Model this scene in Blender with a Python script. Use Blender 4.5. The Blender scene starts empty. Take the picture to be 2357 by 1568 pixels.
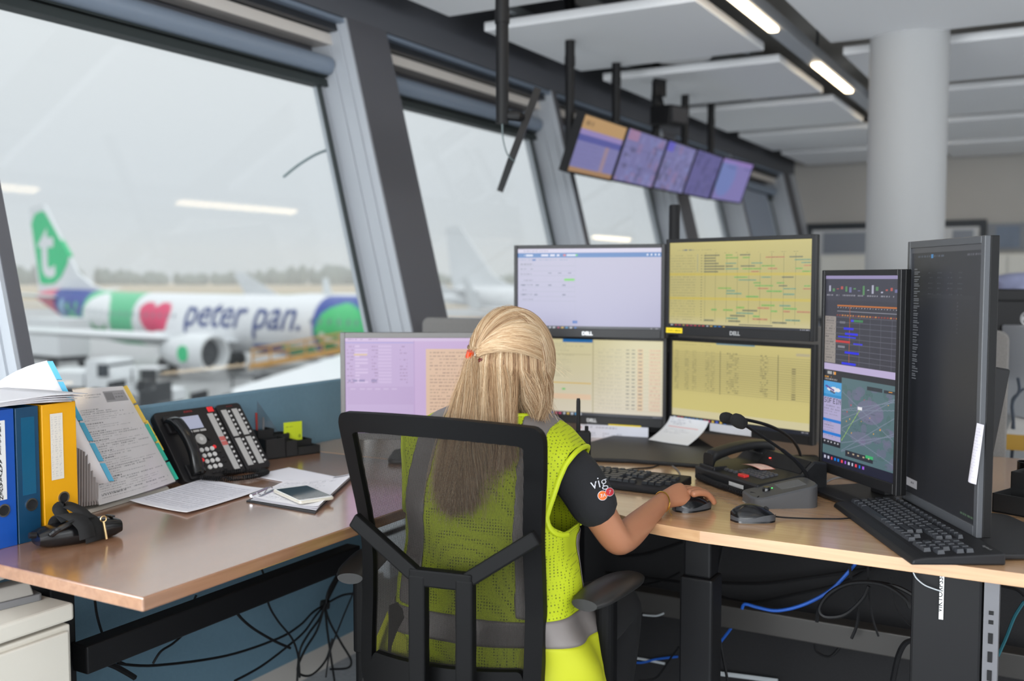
import bpy, bmesh, math, random
import numpy as np
from mathutils import Vector, Matrix
random.seed(7); rng = np.random.default_rng(11)
SC = bpy.context.scene
COL = SC.collection
PI = math.pi
def S(r, g, b):
    f = lambda c: (c/255/12.92 if c/255 <= .04045 else ((c/255+.055)/1.055)**2.4)
    return (f(r), f(g), f(b))
# ------------------------------------------------------------------ camera
EYE, DESK = 1.32, 0.77
YAW, FPX, HORIZON = math.radians(29.6), 2291.5, 640
PITCH = math.atan((784-HORIZON)/FPX)
cam = bpy.data.cameras.new('camera'); cam.sensor_width = 36; cam.lens = FPX/2357*36
cam.clip_start = .05; cam.clip_end = 6000
cam.dof.use_dof = True; cam.dof.focus_distance = 2.22; cam.dof.aperture_fstop = 2.3
camo = bpy.data.objects.new('camera', cam); COL.objects.link(camo)
camo.location = (0, 0, EYE); camo.rotation_euler = (PI/2-PITCH, 0, YAW)
SC.camera = camo
# ------------------------------------------------------------------ light
SC.view_settings.view_transform = 'Standard'; SC.view_settings.look = 'None'
SC.view_settings.gamma = 1; SC.view_settings.use_curve_mapping = False
SC.view_settings.exposure = 0
wd = bpy.data.worlds.new('overcast'); SC.world = wd; wd.use_nodes = True
nt = wd.node_tree; bg = nt.nodes['Background']
tc = nt.nodes.new('ShaderNodeTexCoord'); sx = nt.nodes.new('ShaderNodeSeparateXYZ'); rp = nt.nodes.new('ShaderNodeValToRGB')
nt.links.new(tc.outputs['Generated'], sx.inputs[0]); nt.links.new(sx.outputs[2], rp.inputs[0]); nt.links.new(rp.outputs[0], bg.inputs[0])
rp.color_ramp.elements[0].position = 0.0; rp.color_ramp.elements[0].color = (*S(208, 215, 222), 1)
rp.color_ramp.elements[1].position = 0.22; rp.color_ramp.elements[1].color = (*S(230, 234, 237), 1)
z_ = rp.color_ramp.elements.new(1.0); z_.color = (1.42, 1.48, 1.52, 1)      # overcast: brighter overhead
bg.inputs[1].default_value = 1.03
SC.cycles.volume_bounces = 3; SC.cycles.max_bounces = 12; SC.cycles.transparent_max_bounces = 16
def area(name, loc, size, aim, power, color=(1, 1, 1)):
    l = bpy.data.lights.new(name, 'AREA'); l.shape = 'RECTANGLE'; l.size, l.size_y = size; l.energy = power; l.color = color
    o = bpy.data.objects.new(name, l); COL.objects.link(o); o.location = loc
    o.rotation_euler = (Vector(aim)-Vector(loc)).to_track_quat('-Z', 'Y').to_euler()
    return o
area('added_fill_near_bays', (-2.3, -1.9, 1.15), (3.8, 1.7), (.4, .6, 3.0), 200, (.93, .97, 1.0))  # added fill lamp by the unseen near bays, lifts ceiling and column
area('added_fill_rear', (1.2, -3.7, 1.9), (7.5, 1.6), (.3, -1.0, 0), 360, (.93, .97, 1.0))  # added fill lamp behind the viewpoint, stands in for daylight
area('added_fill_east', (5.8, 4.5, 1.8), (10, 1.6), (3.6, 4.5, 0), 150, (.95, .98, 1.0))  # added fill lamp on the unseen right side, brightens the interior
# ------------------------------------------------------------------ helpers
fh = Vector((-math.sin(YAW), math.cos(YAW), 0)); RT = Vector((math.cos(YAW), math.sin(YAW), 0)); UZ = Vector((0, 0, 1))
CP = Vector((0, 0, EYE))
def ray(u, v):
    fw = fh*math.cos(PITCH)-UZ*math.sin(PITCH); up = UZ*math.cos(PITCH)+fh*math.sin(PITCH)
    return fw+RT*((u-1178.5)/FPX)-up*((v-784)/FPX)
def onz(u, v, z=DESK):                      # where a sight line meets a level surface
    d = ray(u, v); return CP+d*((z-EYE)/d.z)
def onx(u, v, x):
    d = ray(u, v); return CP+d*(x/d.x)
def ony(u, v, y):
    d = ray(u, v); return CP+d*(y/d.y)
def atd(u, v, D):
    d = ray(u, v); return CP+d*(D/d.dot(fh))
def cw(x, D, z=0):                          # metres right of and ahead of the viewpoint
    p = fh*D+RT*x; return Vector((p.x, p.y, z))
MATS = {}
def mat(name, col, rough=.5, metal=0, spec=.5, emit=None, es=1, coat=0, sheen=0, bump=None, noise=None, alpha=None):
    """noise=(scale, amount): soft blotches of lighter/darker colour; bump=(scale, strength)"""
    if name in MATS: return MATS[name]
    m = bpy.data.materials.new(name); m.use_nodes = True; t = m.node_tree; b = t.nodes['Principled BSDF']
    b.inputs['Base Color'].default_value = (*col, 1); b.inputs['Roughness'].default_value = rough
    b.inputs['Metallic'].default_value = metal; b.inputs['Specular IOR Level'].default_value = spec
    if coat: b.inputs['Coat Weight'].default_value = coat; b.inputs['Coat Roughness'].default_value = .12
    if sheen: b.inputs['Sheen Weight'].default_value = sheen
    if emit: b.inputs['Emission Color'].default_value = (*emit, 1); b.inputs['Emission Strength'].default_value = es
    if noise or bump:
        tc = t.nodes.new('ShaderNodeTexCoord')
    if noise:
        n = t.nodes.new('ShaderNodeTexNoise'); n.inputs['Scale'].default_value = noise[0]; n.inputs['Detail'].default_value = 5
        t.links.new(tc.outputs['Object'], n.inputs['Vector'])
        mx = t.nodes.new('ShaderNodeMix'); mx.data_type = 'RGBA'
        mx.inputs[6].default_value = (*[max(0, c*(1-noise[1])) for c in col], 1); mx.inputs[7].default_value = (*[min(1, c*(1+noise[1])) for c in col], 1)
        t.links.new(n.outputs[0], mx.inputs[0]); t.links.new(mx.outputs[2], b.inputs['Base Color'])
    if bump:
        n2 = t.nodes.new('ShaderNodeTexNoise'); n2.inputs['Scale'].default_value = bump[0]; n2.inputs['Detail'].default_value = 3
        t.links.new(tc.outputs['Object'], n2.inputs['Vector'])
        bp = t.nodes.new('ShaderNodeBump'); bp.inputs['Strength'].default_value = bump[1]; bp.inputs['Distance'].default_value = .004
        t.links.new(n2.outputs[0], bp.inputs['Height']); t.links.new(bp.outputs[0], b.inputs['Normal'])
    MATS[name] = m; return m
def link(name, me, m=None, parent=None):
    o = bpy.data.objects.new(name, me); COL.objects.link(o)
    if m is not None:
        for x in (m if isinstance(m, (list, tuple)) else [m]): me.materials.append(x)
    if parent is not None: o.parent = parent
    return o
def tag(o, label=None, cat=None, group=None, kind=None):
    if label: o['label'] = label
    if cat: o['category'] = cat
    if group: o['group'] = group
    if kind: o['kind'] = kind
    return o
def thing(name, label, cat, loc=(0, 0, 0), rz=0, group=None, rot=None):
    o = bpy.data.objects.new(name, None); COL.objects.link(o); o.empty_display_size = .1
    o.location = loc; o.rotation_euler = rot if rot else (0, 0, rz)
    return tag(o, label, cat, group)
def struct(name, parent=None, loc=(0, 0, 0)):
    o = bpy.data.objects.new(name, None); COL.objects.link(o); o.location = loc; o['kind'] = 'structure'
    if parent: o.parent = parent
    return o
class MB:
    """gathers boxes, bars, lathes and prisms for ONE mesh object"""
    def __init__(s): s.v = []; s.f = []; s.mi = []; s.m = 0
    def add(s, vs, fs):
        n = len(s.v); s.v += [tuple(p) for p in vs]; s.f += [tuple(i+n for i in f) for f in fs]; s.mi += [s.m]*len(fs); return s
    def box(s, x0, x1, y0, y1, z0, z1, M=None):
        vs = [Vector((x, y, z)) for z in (z0, z1) for y in (y0, y1) for x in (x0, x1)]
        if M is not None: vs = [M @ p for p in vs]
        return s.add(vs, [(0, 2, 3, 1), (4, 5, 7, 6), (0, 1, 5, 4), (2, 6, 7, 3), (0, 4, 6, 2), (1, 3, 7, 5)])
    def hexa(s, p):      # 8 corner points: bottom ring 0-3, top ring 4-7
        return s.add(p, [(3, 2, 1, 0), (4, 5, 6, 7), (0, 1, 5, 4), (1, 2, 6, 5), (2, 3, 7, 6), (3, 0, 4, 7)])
    def prism(s, pts, z0, z1, M=None, ax='z'):
        n = len(pts); mk = {'z': lambda a, b, h: (a, b, h), 'y': lambda a, b, h: (a, h, b), 'x': lambda a, b, h: (h, a, b)}[ax]
        vs = [Vector(mk(a, b, z0)) for a, b in pts]+[Vector(mk(a, b, z1)) for a, b in pts]
        if M is not None: vs = [M @ p for p in vs]
        return s.add(vs, [tuple(range(n))[::-1], tuple(range(n, 2*n))]+[(i, (i+1) % n, n+(i+1) % n, n+i) for i in range(n)])
    def tube(s, pts, r, n=8, caps=True, closed=False):
        pts = [Vector(p) for p in pts]; rs = r if hasattr(r, '__len__') else [r]*len(pts); k = len(pts); vs = []; up = None
        for i, p in enumerate(pts):
            a = pts[i-1] if i or closed else p; b = pts[(i+1) % k] if i < k-1 or closed else p
            d = (b-a); d = d.normalized() if d.length > 1e-9 else Vector((0, 0, 1))
            if up is None: up = d.orthogonal().normalized()
            up = up-d*up.dot(d); up = up.normalized() if up.length > 1e-6 else d.orthogonal().normalized()
            w = d.cross(up)
            vs += [p+(up*math.cos(2*PI*j/n)+w*math.sin(2*PI*j/n))*rs[i] for j in range(n)]
        fs = [(i*n+j, i*n+(j+1) % n, (i+1) % k*n+(j+1) % n, (i+1) % k*n+j) for i in range(k if closed else k-1) for j in range(n)]
        if caps and not closed: fs += [tuple(range(n))[::-1], tuple((k-1)*n+j for j in range(n))]
        return s.add(vs, fs)
    def lathe(s, prof, n=24, M=None, cap=True):   # prof: (radius, height)
        vs = [Vector((r*math.cos(2*PI*j/n), r*math.sin(2*PI*j/n), z)) for r, z in prof for j in range(n)]
        if M is not None: vs = [M @ p for p in vs]
        k = len(prof); fs = [(i*n+j, i*n+(j+1) % n, (i+1)*n+(j+1) % n, (i+1)*n+j) for i in range(k-1) for j in range(n)]
        if cap: fs += [tuple(range(n))[::-1], tuple((k-1)*n+j for j in range(n))]
        return s.add(vs, fs)
    def loft(s, rings, closed=True, caps=True):
        n = len(rings[0]); k = len(rings); vs = [p for r in rings for p in r]
        fs = [(i*n+j, i*n+(j+1) % n, (i+1)*n+(j+1) % n, (i+1)*n+j) for i in range(k-1) for j in range(n if closed else n-1)]
        if caps: fs += [tuple(range(n))[::-1], tuple((k-1)*n+j for j in range(n))]
        return s.add(vs, fs)
    def mesh(s, name='m', smooth=False, bevel=0, seg=2, sub=0, angle=None):
        me = bpy.data.meshes.new(name); me.from_pydata(s.v, [], s.f)
        if len(set(s.mi)) > 1: me.polygons.foreach_set('material_index', s.mi)
        if bevel or sub:
            bm = bmesh.new(); bm.from_mesh(me)
            if bevel:
                es = [e for e in bm.edges if len(e.link_faces) == 2 and e.calc_face_angle(0) > .5]
                bmesh.ops.bevel(bm, geom=es, offset=bevel, segments=seg, profile=.5, affect='EDGES', clamp_overlap=True)
            bm.to_mesh(me); bm.free()
        me.validate(); me.update()
        if smooth:
            me.polygons.foreach_set('use_smooth', [True]*len(me.polygons))
            me.set_sharp_from_angle(angle=math.radians(angle or 40))
        return me
    def build(s, name, m, parent=None, smooth=False, bevel=0, seg=2, angle=None):
        return link(name, s.mesh(name, smooth, bevel, seg, angle=angle), m, parent)
def subsurf(o, n=2):
    md = o.modifiers.new('s', 'SUBSURF'); md.levels = n; md.render_levels = n; return o
def copy_tree(o, parent=None):
    c = o.copy(); COL.objects.link(c)
    if parent: c.parent = parent
    for ch in list(o.children): copy_tree(ch, c)
    return c
def crv(pts, n=8):                           # smooth curve through points
    pts = [Vector(p) for p in pts]; out = []
    for i in range(len(pts)-1):
        p0 = pts[max(i-1, 0)]; p1 = pts[i]; p2 = pts[i+1]; p3 = pts[min(i+2, len(pts)-1)]
        for k in range(n):
            t = k/n
            out.append(.5*((2*p1)+(p2-p0)*t+(2*p0-5*p1+4*p2-p3)*t*t+(3*p1-p0-3*p2+p3)*t**3))
    return out+[pts[-1]]
def rr(w, d, r, n=5, cx=0, cy=0):             # rounded rectangle outline
    out = []
    for sx, sy, a0 in ((1, 1, 0), (-1, 1, 90), (-1, -1, 180), (1, -1, 270)):
        for k in range(n+1):
            a = math.radians(a0+90*k/n); out.append((cx+sx*(w/2-r)+r*math.cos(a), cy+sy*(d/2-r)+r*math.sin(a)))
    return out
def text_geo(s, size=1, shear=0, bold=0, spacing=1):
    """outline lettering as flat geometry: (verts, faces) lying in XY, baseline at y=0"""
    cu = bpy.data.curves.new('t', 'FONT'); cu.body = s; cu.size = size; cu.shear = shear; cu.offset = bold; cu.space_character = spacing; cu.resolution_u = 3
    ob = bpy.data.objects.new('t', cu); COL.objects.link(ob)
    dg = bpy.context.evaluated_depsgraph_get(); me = ob.evaluated_get(dg).to_mesh()
    vs = [tuple(v.co) for v in me.vertices]; fs = [tuple(p.vertices) for p in me.polygons]
    bpy.data.objects.remove(ob); bpy.data.curves.remove(cu)
    return vs, fs
def text_obj(name, s, size, m, parent, M, shear=0, bold=0, center=True, spacing=1, fit=None):
    vs, fs = text_geo(s, size, shear, bold, spacing)
    xs = [v[0] for v in vs]; w = max(xs)-min(xs); k = fit/w if fit else 1; ox = (max(xs)+min(xs))/2 if center else min(xs)
    me = bpy.data.meshes.new(name); me.from_pydata([tuple(M @ Vector(((x-ox)*k, y*k, 0))) for x, y, z in vs], [], fs); me.update()
    return link(name, me, m, parent)
# -- flat print: a fine grid whose points carry printed colour
FONT5 = {c: r for c, r in zip('ABCDEFGHIKLMNOPRSTUVW0123456789', [
 '0e11111f111111', '1e11111e11111e', '0e11101010110e', '1e11111111111e', '1f10101e10101f', '1f10101e101010', '0e11101711110e', '1111111f111111', '0e04040404040e',
 '11121418141211', '1010101010101f', '111b1515111111', '11191513111111', '0e11111111110e', '1e11111e101010', '1e11111e141211', '0f10100e01011e', '1f040404040404', '1111111111110e', '1111111111 0a04'.replace(' ', ''), '11111115151b11',
 '0e11131519110e', '040c040404040e', '0e11010204081f', '1f02040201110e', '02060a121f0202', '1f101e0101110e', '0608101e11110e', '1f010204080808', '0e11110e11110e', '0e11110f01020c'])}
class Canvas:
    def __init__(s, w, h, col): s.w, s.h = w, h; s.a = np.zeros((h, w, 3)); s.a[:] = S(*col)
    def rect(s, x0, y0, x1, y1, col, al=1.0):      # fractions of the sheet, y down
        X0, X1 = int(round(x0*s.w)), max(int(round(x1*s.w)), int(round(x0*s.w))+1); Y0, Y1 = int(round(y0*s.h)), max(int(round(y1*s.h)), int(round(y0*s.h))+1)
        s.a[max(Y0, 0):Y1, max(X0, 0):X1] = s.a[max(Y0, 0):Y1, max(X0, 0):X1]*(1-al)+np.array(S(*col))*al
    def words(s, x0, x1, y, hgt, col, al=.8, fill=.85):   # a line of small unreadable words
        x = x0
        while x < x1:
            w = random.uniform(.25, 1)*hgt*3*s.h/s.w
            if random.random() < fill: s.rect(x, y, min(x+w, x1), y+hgt, col, al*random.uniform(.6, 1))
            x += w+hgt*.8*s.h/s.w
    def para(s, x0, x1, y0, y1, dy, hgt, col, al=.7):
        y = y0
        while y < y1:
            s.words(x0, x0+(x1-x0)*random.uniform(.55, 1), y, hgt, col, al); y += dy
    def text(s, st, x, y, px, col):
        X, Y = int(x*s.w), int(y*s.h)
        for ch in st:
            if ch in FONT5:
                for r in range(7):
                    b = int(FONT5[ch][2*r:2*r+2], 16)
                    for c in range(5):
                        if b >> (4-c) & 1: s.a[max(0, Y+r*px):Y+(r+1)*px, max(0, X+c*px):X+(c+1)*px] = S(*col)
            X += 6*px
    def disc(s, cx, cy, rx, ry, col, al=1.0):
        yy, xx = np.mgrid[0:s.h, 0:s.w]; m = ((xx/s.w-cx)/rx)**2+((yy/s.h-cy)/ry)**2 < 1
        s.a[m] = s.a[m]*(1-al)+np.array(S(*col))*al
    def line(s, x0, y0, x1, y1, col, al=1, wd=1):
        n = int(max(abs(x1-x0)*s.w, abs(y1-y0)*s.h))*2+2
        for t in np.linspace(0, 1, n):
            X, Y = int((x0+(x1-x0)*t)*s.w), int((y0+(y1-y0)*t)*s.h)
            q = s.a[max(0, Y):Y+wd, max(0, X):X+wd]; q[:] = q*(1-al)+np.array(S(*col))*al
def sheet(name, canvas, fn, m, parent=None, thick=0):
    """grid mesh w x h points; fn(s, t) -> point for s, t in 0..1 (t from the top); colours from the canvas"""
    w, h = canvas.w, canvas.h
    vs = [tuple(fn(i/(w-1), j/(h-1))) for j in range(h) for i in range(w)]
    idx = np.arange(w*h).reshape(h, w)
    fs = np.stack([idx[1:, :-1], idx[1:, 1:], idx[:-1, 1:], idx[:-1, :-1]], -1).reshape(-1, 4)
    me = bpy.data.meshes.new(name); me.from_pydata(vs, [], fs.tolist())
    at = me.color_attributes.new('print', 'FLOAT_COLOR', 'POINT')
    at.data.foreach_set('color', np.concatenate([canvas.a.reshape(-1, 3), np.ones((w*h, 1))], 1).astype(np.float32).ravel())
    me.polygons.foreach_set('use_smooth', [True]*len(me.polygons)); me.update()
    return link(name, me, m, parent)
def print_mat(name, emit=0, rough=.6, base=1, coat=0):
    if name in MATS: return MATS[name]
    m = bpy.data.materials.new(name); m.use_nodes = True; t = m.node_tree; b = t.nodes['Principled BSDF']
    a = t.nodes.new('ShaderNodeAttribute'); a.attribute_name = 'print'
    b.inputs['Roughness'].default_value = rough
    if base: t.links.new(a.outputs['Color'], b.inputs['Base Color'])
    else: b.inputs['Base Color'].default_value = (.01, .01, .012, 1)
    if emit: t.links.new(a.outputs['Color'], b.inputs['Emission Color']); b.inputs['Emission Strength'].default_value = emit
    if coat: b.inputs['Coat Weight'].default_value = coat
    MATS[name] = m; return m
PAPER = print_mat('printed_paper', rough=.6)
SCREEN = print_mat('screen_pixels', emit=.84, rough=.35, base=0)
BLACKP = mat('black_plastic', S(20, 20, 22), .5, spec=.3)
BLACKG = mat('glossy_black_plastic', S(18, 18, 20), .22)
DARKM = mat('dark_grey_metal', S(52, 54, 58), .45, .3)
GREYP = mat('grey_plastic', S(120, 120, 122), .5)
WHITEP = mat('white_plastic', S(225, 225, 225), .45)
STEEL = mat('bright_steel', S(190, 190, 195), .25, 1)
# ------------------------------------------------------------------ the room
TW = math.tan(math.radians(14.2))
def xw(z): return -2.45-TW*(z-1)             # inner face of the outward leaning window wall
ROOM_Y0, ROOM_Y1, ROOM_X1, SLAB = -4.0, 11.4, 6.0, 3.05
CARPET = mat('carpet', S(176, 181, 186), .85, bump=(400, .5), noise=(60, .25))
MB().box(-2.75, ROOM_X1, ROOM_Y0, ROOM_Y1, -.3, 0).build('floor', CARPET)['kind'] = 'structure'
ceil = struct('ceiling')
CONC = mat('concrete_soffit', S(206, 202, 196), .9, noise=(2, .15))
MB().box(-3.6, ROOM_X1+.2, ROOM_Y0, ROOM_Y1+.2, SLAB, SLAB+.25).build('slab', CONC, ceil)
WGREY = mat('grey_wall_paint', S(182, 179, 174), .85, noise=(3, .05))
MB().box(-3.3, ROOM_X1, ROOM_Y1, ROOM_Y1+.2, -.3, SLAB).build('wall_back', WGREY)['kind'] = 'structure'
w = struct('wall_right')
MB().box(ROOM_X1, ROOM_X1+.2, ROOM_Y0, ROOM_Y1, -.3, .7).box(ROOM_X1, ROOM_X1+.2, ROOM_Y0, ROOM_Y1, 2.5, SLAB).build('wall_panel', WGREY, w)
w = struct('wall_front')
MB().box(-3.3, ROOM_X1, ROOM_Y0-.2, ROOM_Y0, -.3, .7).box(-3.3, ROOM_X1, ROOM_Y0-.2, ROOM_Y0, 2.7, SLAB).build('wall_panel', WGREY, w)
# window wall: low upstand, posts, panes, header beam
ANTH = mat('anthracite_paint', S(88, 88, 93), .55)
LGREY = mat('light_grey_casing', S(174, 178, 184), .4)
GASK = mat('dark_gasket', S(45, 52, 52), .6)
RAILW = mat('warm_white_rail', S(222, 215, 208), .5)
BLUEGREY = mat('blue_grey_metal', S(128, 140, 156), .4)
def lean(mb, a0, a1, y0, y1, z0, z1):        # box between offsets a0 (outside) and a1 (inside) from the leaning face
    return mb.hexa([(xw(z)+a, y, z) for z in (z0, z1) for a, y in ((a0, y0), (a1, y0), (a1, y1), (a0, y1))])
wl = struct('wall_left')
lean(MB(), -.25, .02, ROOM_Y0, ROOM_Y1, -.3, .22).build('upstand', WGREY, wl)
MB().box(-3.25, xw(2.46), ROOM_Y0, ROOM_Y1, 2.455, SLAB).build('header_beam', mat('beam_paint', S(84, 86, 92), .55), wl)
MB().box(-2.62, -2.2, 2.95, ROOM_Y1, .2, .26).build('window_ledge', mat('pale_ledge', S(205, 210, 214), .5), wl)
glass = bpy.data.materials.new('window_glass'); glass.use_nodes = True; t = glass.node_tree; t.nodes.remove(t.nodes['Principled BSDF'])
lw = t.nodes.new('ShaderNodeLayerWeight'); lw.inputs[0].default_value = .5          # facing: the same from both sides
pw = t.nodes.new('ShaderNodeMath'); pw.operation = 'POWER'; pw.inputs[1].default_value = 4; t.links.new(lw.outputs['Facing'], pw.inputs[0])
fr = t.nodes.new('ShaderNodeMath'); fr.operation = 'MULTIPLY_ADD'; fr.inputs[1].default_value = .6; fr.inputs[2].default_value = .022; t.links.new(pw.outputs[0], fr.inputs[0])
tr = t.nodes.new('ShaderNodeBsdfTransparent'); tr.inputs[0].default_value = (.97, .985, .985, 1)
gl = t.nodes.new('ShaderNodeBsdfGlossy'); gl.inputs['Roughness'].default_value = 0.02
mx = t.nodes.new('ShaderNodeMixShader'); t.links.new(fr.outputs[0], mx.inputs[0]); t.links.new(tr.outputs[0], mx.inputs[1]); t.links.new(gl.outputs[0], mx.inputs[2])
t.links.new(mx.outputs[0], t.nodes['Material Output'].inputs[0])
# posts: (y of far edge, width of the room face)
POSTS = [(-3.9, .04), (-2.0, .285), (-.1, .04), (1.712, .04), (3.785, .285), (5.507, .05), (7.58, .28), (9.106, .05), (11.2, .3)]
PD = .20                                      # depth of a post
for i, (y, wd_) in enumerate(POSTS):
    p = struct('trim_%d' % (i+1))
    lean(MB(), -PD*.35, 0, y-wd_, y, .2, 2.47).build('post', ANTH, p)
    lean(MB(), -PD-.06, -.004, y-wd_-.012, y-wd_, .2, 2.46).build('side_casing', LGREY, p)
    lean(MB(), -PD*.3, -PD*.22, y-wd_-.02, y-wd_-.012, .2, 2.46).build('casing_rib', LGREY, p)
    lean(MB(), -PD*.62, -PD*.55, y-wd_-.02, y-wd_-.012, .2, 2.46).build('casing_rib', LGREY, p)
    lean(MB(), -PD-.04, -PD*.35, y-wd_, y, .2, 2.46).build('core', ANTH, p)
for i in range(len(POSTS)-1):
    y0 = POSTS[i][0]; y1 = POSTS[i+1][0]-POSTS[i+1][1]-.012
    wn = struct('window_%d' % (i+1))
    g = lean(MB(), -PD-.012, -PD, y0, y1, .25, 2.2)
    g.build('pane', glass, wn)
    for a, b in ((y0, y0+.03), (y1-.035, y1)):
        lean(MB(), -PD-.03, -PD+.012, a, b, .22, 2.2).build('frame_stile', LGREY, wn)
        lean(MB(), -PD-.002, -PD+.016, (b if a == y0 else a-.012), (b+.012 if a == y0 else a), .22, 2.19).build('gasket', GASK, wn)
    lean(MB(), -PD-.03, -PD+.03, y0, y1, .2, .26).build('frame_rail', LGREY, wn)
    lean(MB(), -PD-.04, -PD+.03, y0, y1, 2.165, 2.20).build('top_gasket', GASK, wn)
    lean(MB(), -PD-.05, -PD-.02, y0, y1, 2.19, 2.47).build('head_panel', ANTH, wn)
    zb = 2.255; MB().tube([(xw(zb)-PD+.055, y0+.01, zb), (xw(zb)-PD+.055, y1-.01, zb)], .042, 14).build('blind_tube', BLUEGREY, wn, True)
    lean(MB(), -PD+.02, -PD+.045, y0+.01, y1-.01, 2.205, 2.222).build('blind_bar', GASK, wn)
    lean(MB(), -PD-.0, -PD+.10, y0, y1, 2.345, 2.395).build('rail', RAILW, wn)
    lean(MB(), -PD-.02, -PD+.15, y0, y1, 2.40, 2.46).build('head_profile', DARKM, wn)
    lean(MB(), -PD*.3, -.01, y0, y1, 2.432, 2.452).build('bright_lip', BLUEGREY, wn)
    if i == 7:
        lean(MB(), -PD+.03, -PD+.036, y0+.03, y1-.26, .4, 2.24).build('blind_cloth', mat('blue_grey_blind', S(150, 160, 176), .8), wn)
# end return of the window wall
lean(MB(), -.2, .01, 11.2, ROOM_Y1, -.3, 2.47).build('trim_10', LGREY)['kind'] = 'structure'
# a thin curved cable or wiper blade outside the big pane
c = crv([onx(652, 408, -2.95), onx(690, 378, -2.94), onx(735, 352, -2.93), onx(783, 338, -2.92)])
tag(MB().tube(c, [.004]+[.006]*(len(c)-2)+[.004], 6).build('window_wiper', mat('wiper_grey', S(150, 165, 168), .6), None, True), 'thin curved wiper blade resting outside on the large window pane', 'wiper')
# hanging acoustic panels
PANM = mat('white_acoustic_panel', S(245, 246, 248), .9, noise=(1.2, .015)); PZ = 2.55
pm = MB().box(-.55, .55, -.555, .555, 0, .045).mesh('panel', bevel=.003, seg=1); pm.materials.append(PANM)
HANG = mat('galvanised_rail', S(150, 155, 158), .45, .6)
rows = [4.885+1.43*k for k in range(-5, 5)]
for cx in (-2.07, -.62, .55, 2.0, 3.2, 4.6):
    for y in rows:
        o = bpy.data.objects.new('ceiling_panel', pm); COL.objects.link(o); o.parent = ceil; o.location = (cx, y, PZ)
for cx in (-2.45, -1.7, -1.0, -.25, .2, .95):
    MB().box(cx-.02, cx+.02, -2.5, 11.2, PZ+.06, PZ+.10).build('hanger_rail', HANG, ceil)
MB().box(-2.25, -2.05, -2, 11.2, 2.78, 2.95).build('duct', HANG, ceil)
MB().lathe([(.17, 0), (.17, .03), (.12, .05)], 24, Matrix.Translation((-2.05, 5.62, PZ+.05))).build('air_outlet', WHITEP, ceil)
# lamp channels with lit stretches; the right-hand one is unseen, added as fill
LAMPM = mat('lamp_profile', S(196, 200, 206), .4, .3)
LED = mat('led_strip', S(255, 240, 220), .4, emit=(1.0, .78, .50), es=8)
for cx, lab in ((-1.365, 'long grey ceiling lamp channel with warm lit stretches beside the white column'), (1.28, 'added unseen ceiling lamp channel for fill light right of the white column')):
    t = thing('ceiling_lamp', lab, 'lamp', (cx, 0, PZ))
    MB().box(-.045, .045, -2.5, 10.9, .012, .075).build('housing', LAMPM, t)
    for k in range(-3, 4):
        y0 = 4.07+1.885*k
        mb = MB(); mb.prism(rr(.05, 1.0, .024), 0, .014); mb.v = [(x, y+y0+.5, z) for x, y, z in mb.v]
        mb.build('light_strip', LED, t)
    for y in range(-2, 11, 2): MB().box(-.006, .006, y-.006, y+.006, .075, SLAB-PZ).build('hanger', DARKM, t)
# round column
cp = cw((2078-1178.5)/FPX*5.2, 5.2)
cb = MB().lathe([(.192, 0), (.192, SLAB)], 48, Matrix.Translation((cp.x, cp.y, 0)), cap=False).build('column', mat('column_paint', S(172, 173, 174), .6), None, True)
tag(cb, kind='structure')
# ------------------------------------------------------------------ the airfield
GZ = EYE-6.5
APRON = mat('wet_apron', S(168, 168, 168), .3, noise=(.15, .12))
MB().box(-700, -6, -300, 900, GZ-.5, GZ).build('ground', APRON)['kind'] = 'structure'
FIELD = mat('dry_grass_field', S(196, 178, 150), .95, noise=(.02, .12))
A0 = cw(-900, 150); 
def strip(name, d0, d1, z, m, wid=2600):
    q = [cw(-wid, d0, 0), cw(wid, d0, 0), cw(wid, d1, 0), cw(-wid, d1, 0)]
    mb = MB(); mb.prism([(p.x, p.y) for p in q], GZ-.4, GZ+z); o = mb.build(name, m); o['kind'] = 'structure'; return o
strip('field', 215, 1300, .06, FIELD)
strip('runway_land', 235, 262, .12, mat('runway_grey', S(186, 184, 178), .6))
strip('field_green', 330, 420, .12, mat('pale_green_field', S(176, 176, 150), .95))
# treeline: many uneven crowns, nobody could count them
tb = MB(); TREE = mat('haze_paled_trees', S(116, 128, 122), .95, noise=(.3, .2))  # foliage colour paled to carry distance haze
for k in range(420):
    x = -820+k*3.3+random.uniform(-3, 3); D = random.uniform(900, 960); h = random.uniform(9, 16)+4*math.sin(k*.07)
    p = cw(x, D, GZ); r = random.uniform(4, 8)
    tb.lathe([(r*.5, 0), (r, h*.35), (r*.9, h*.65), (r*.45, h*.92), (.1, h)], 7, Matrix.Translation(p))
tag(tb.build('treeline', TREE), 'long grey green belt of trees along the far edge of the airfield', 'trees', kind='stuff')
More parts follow.
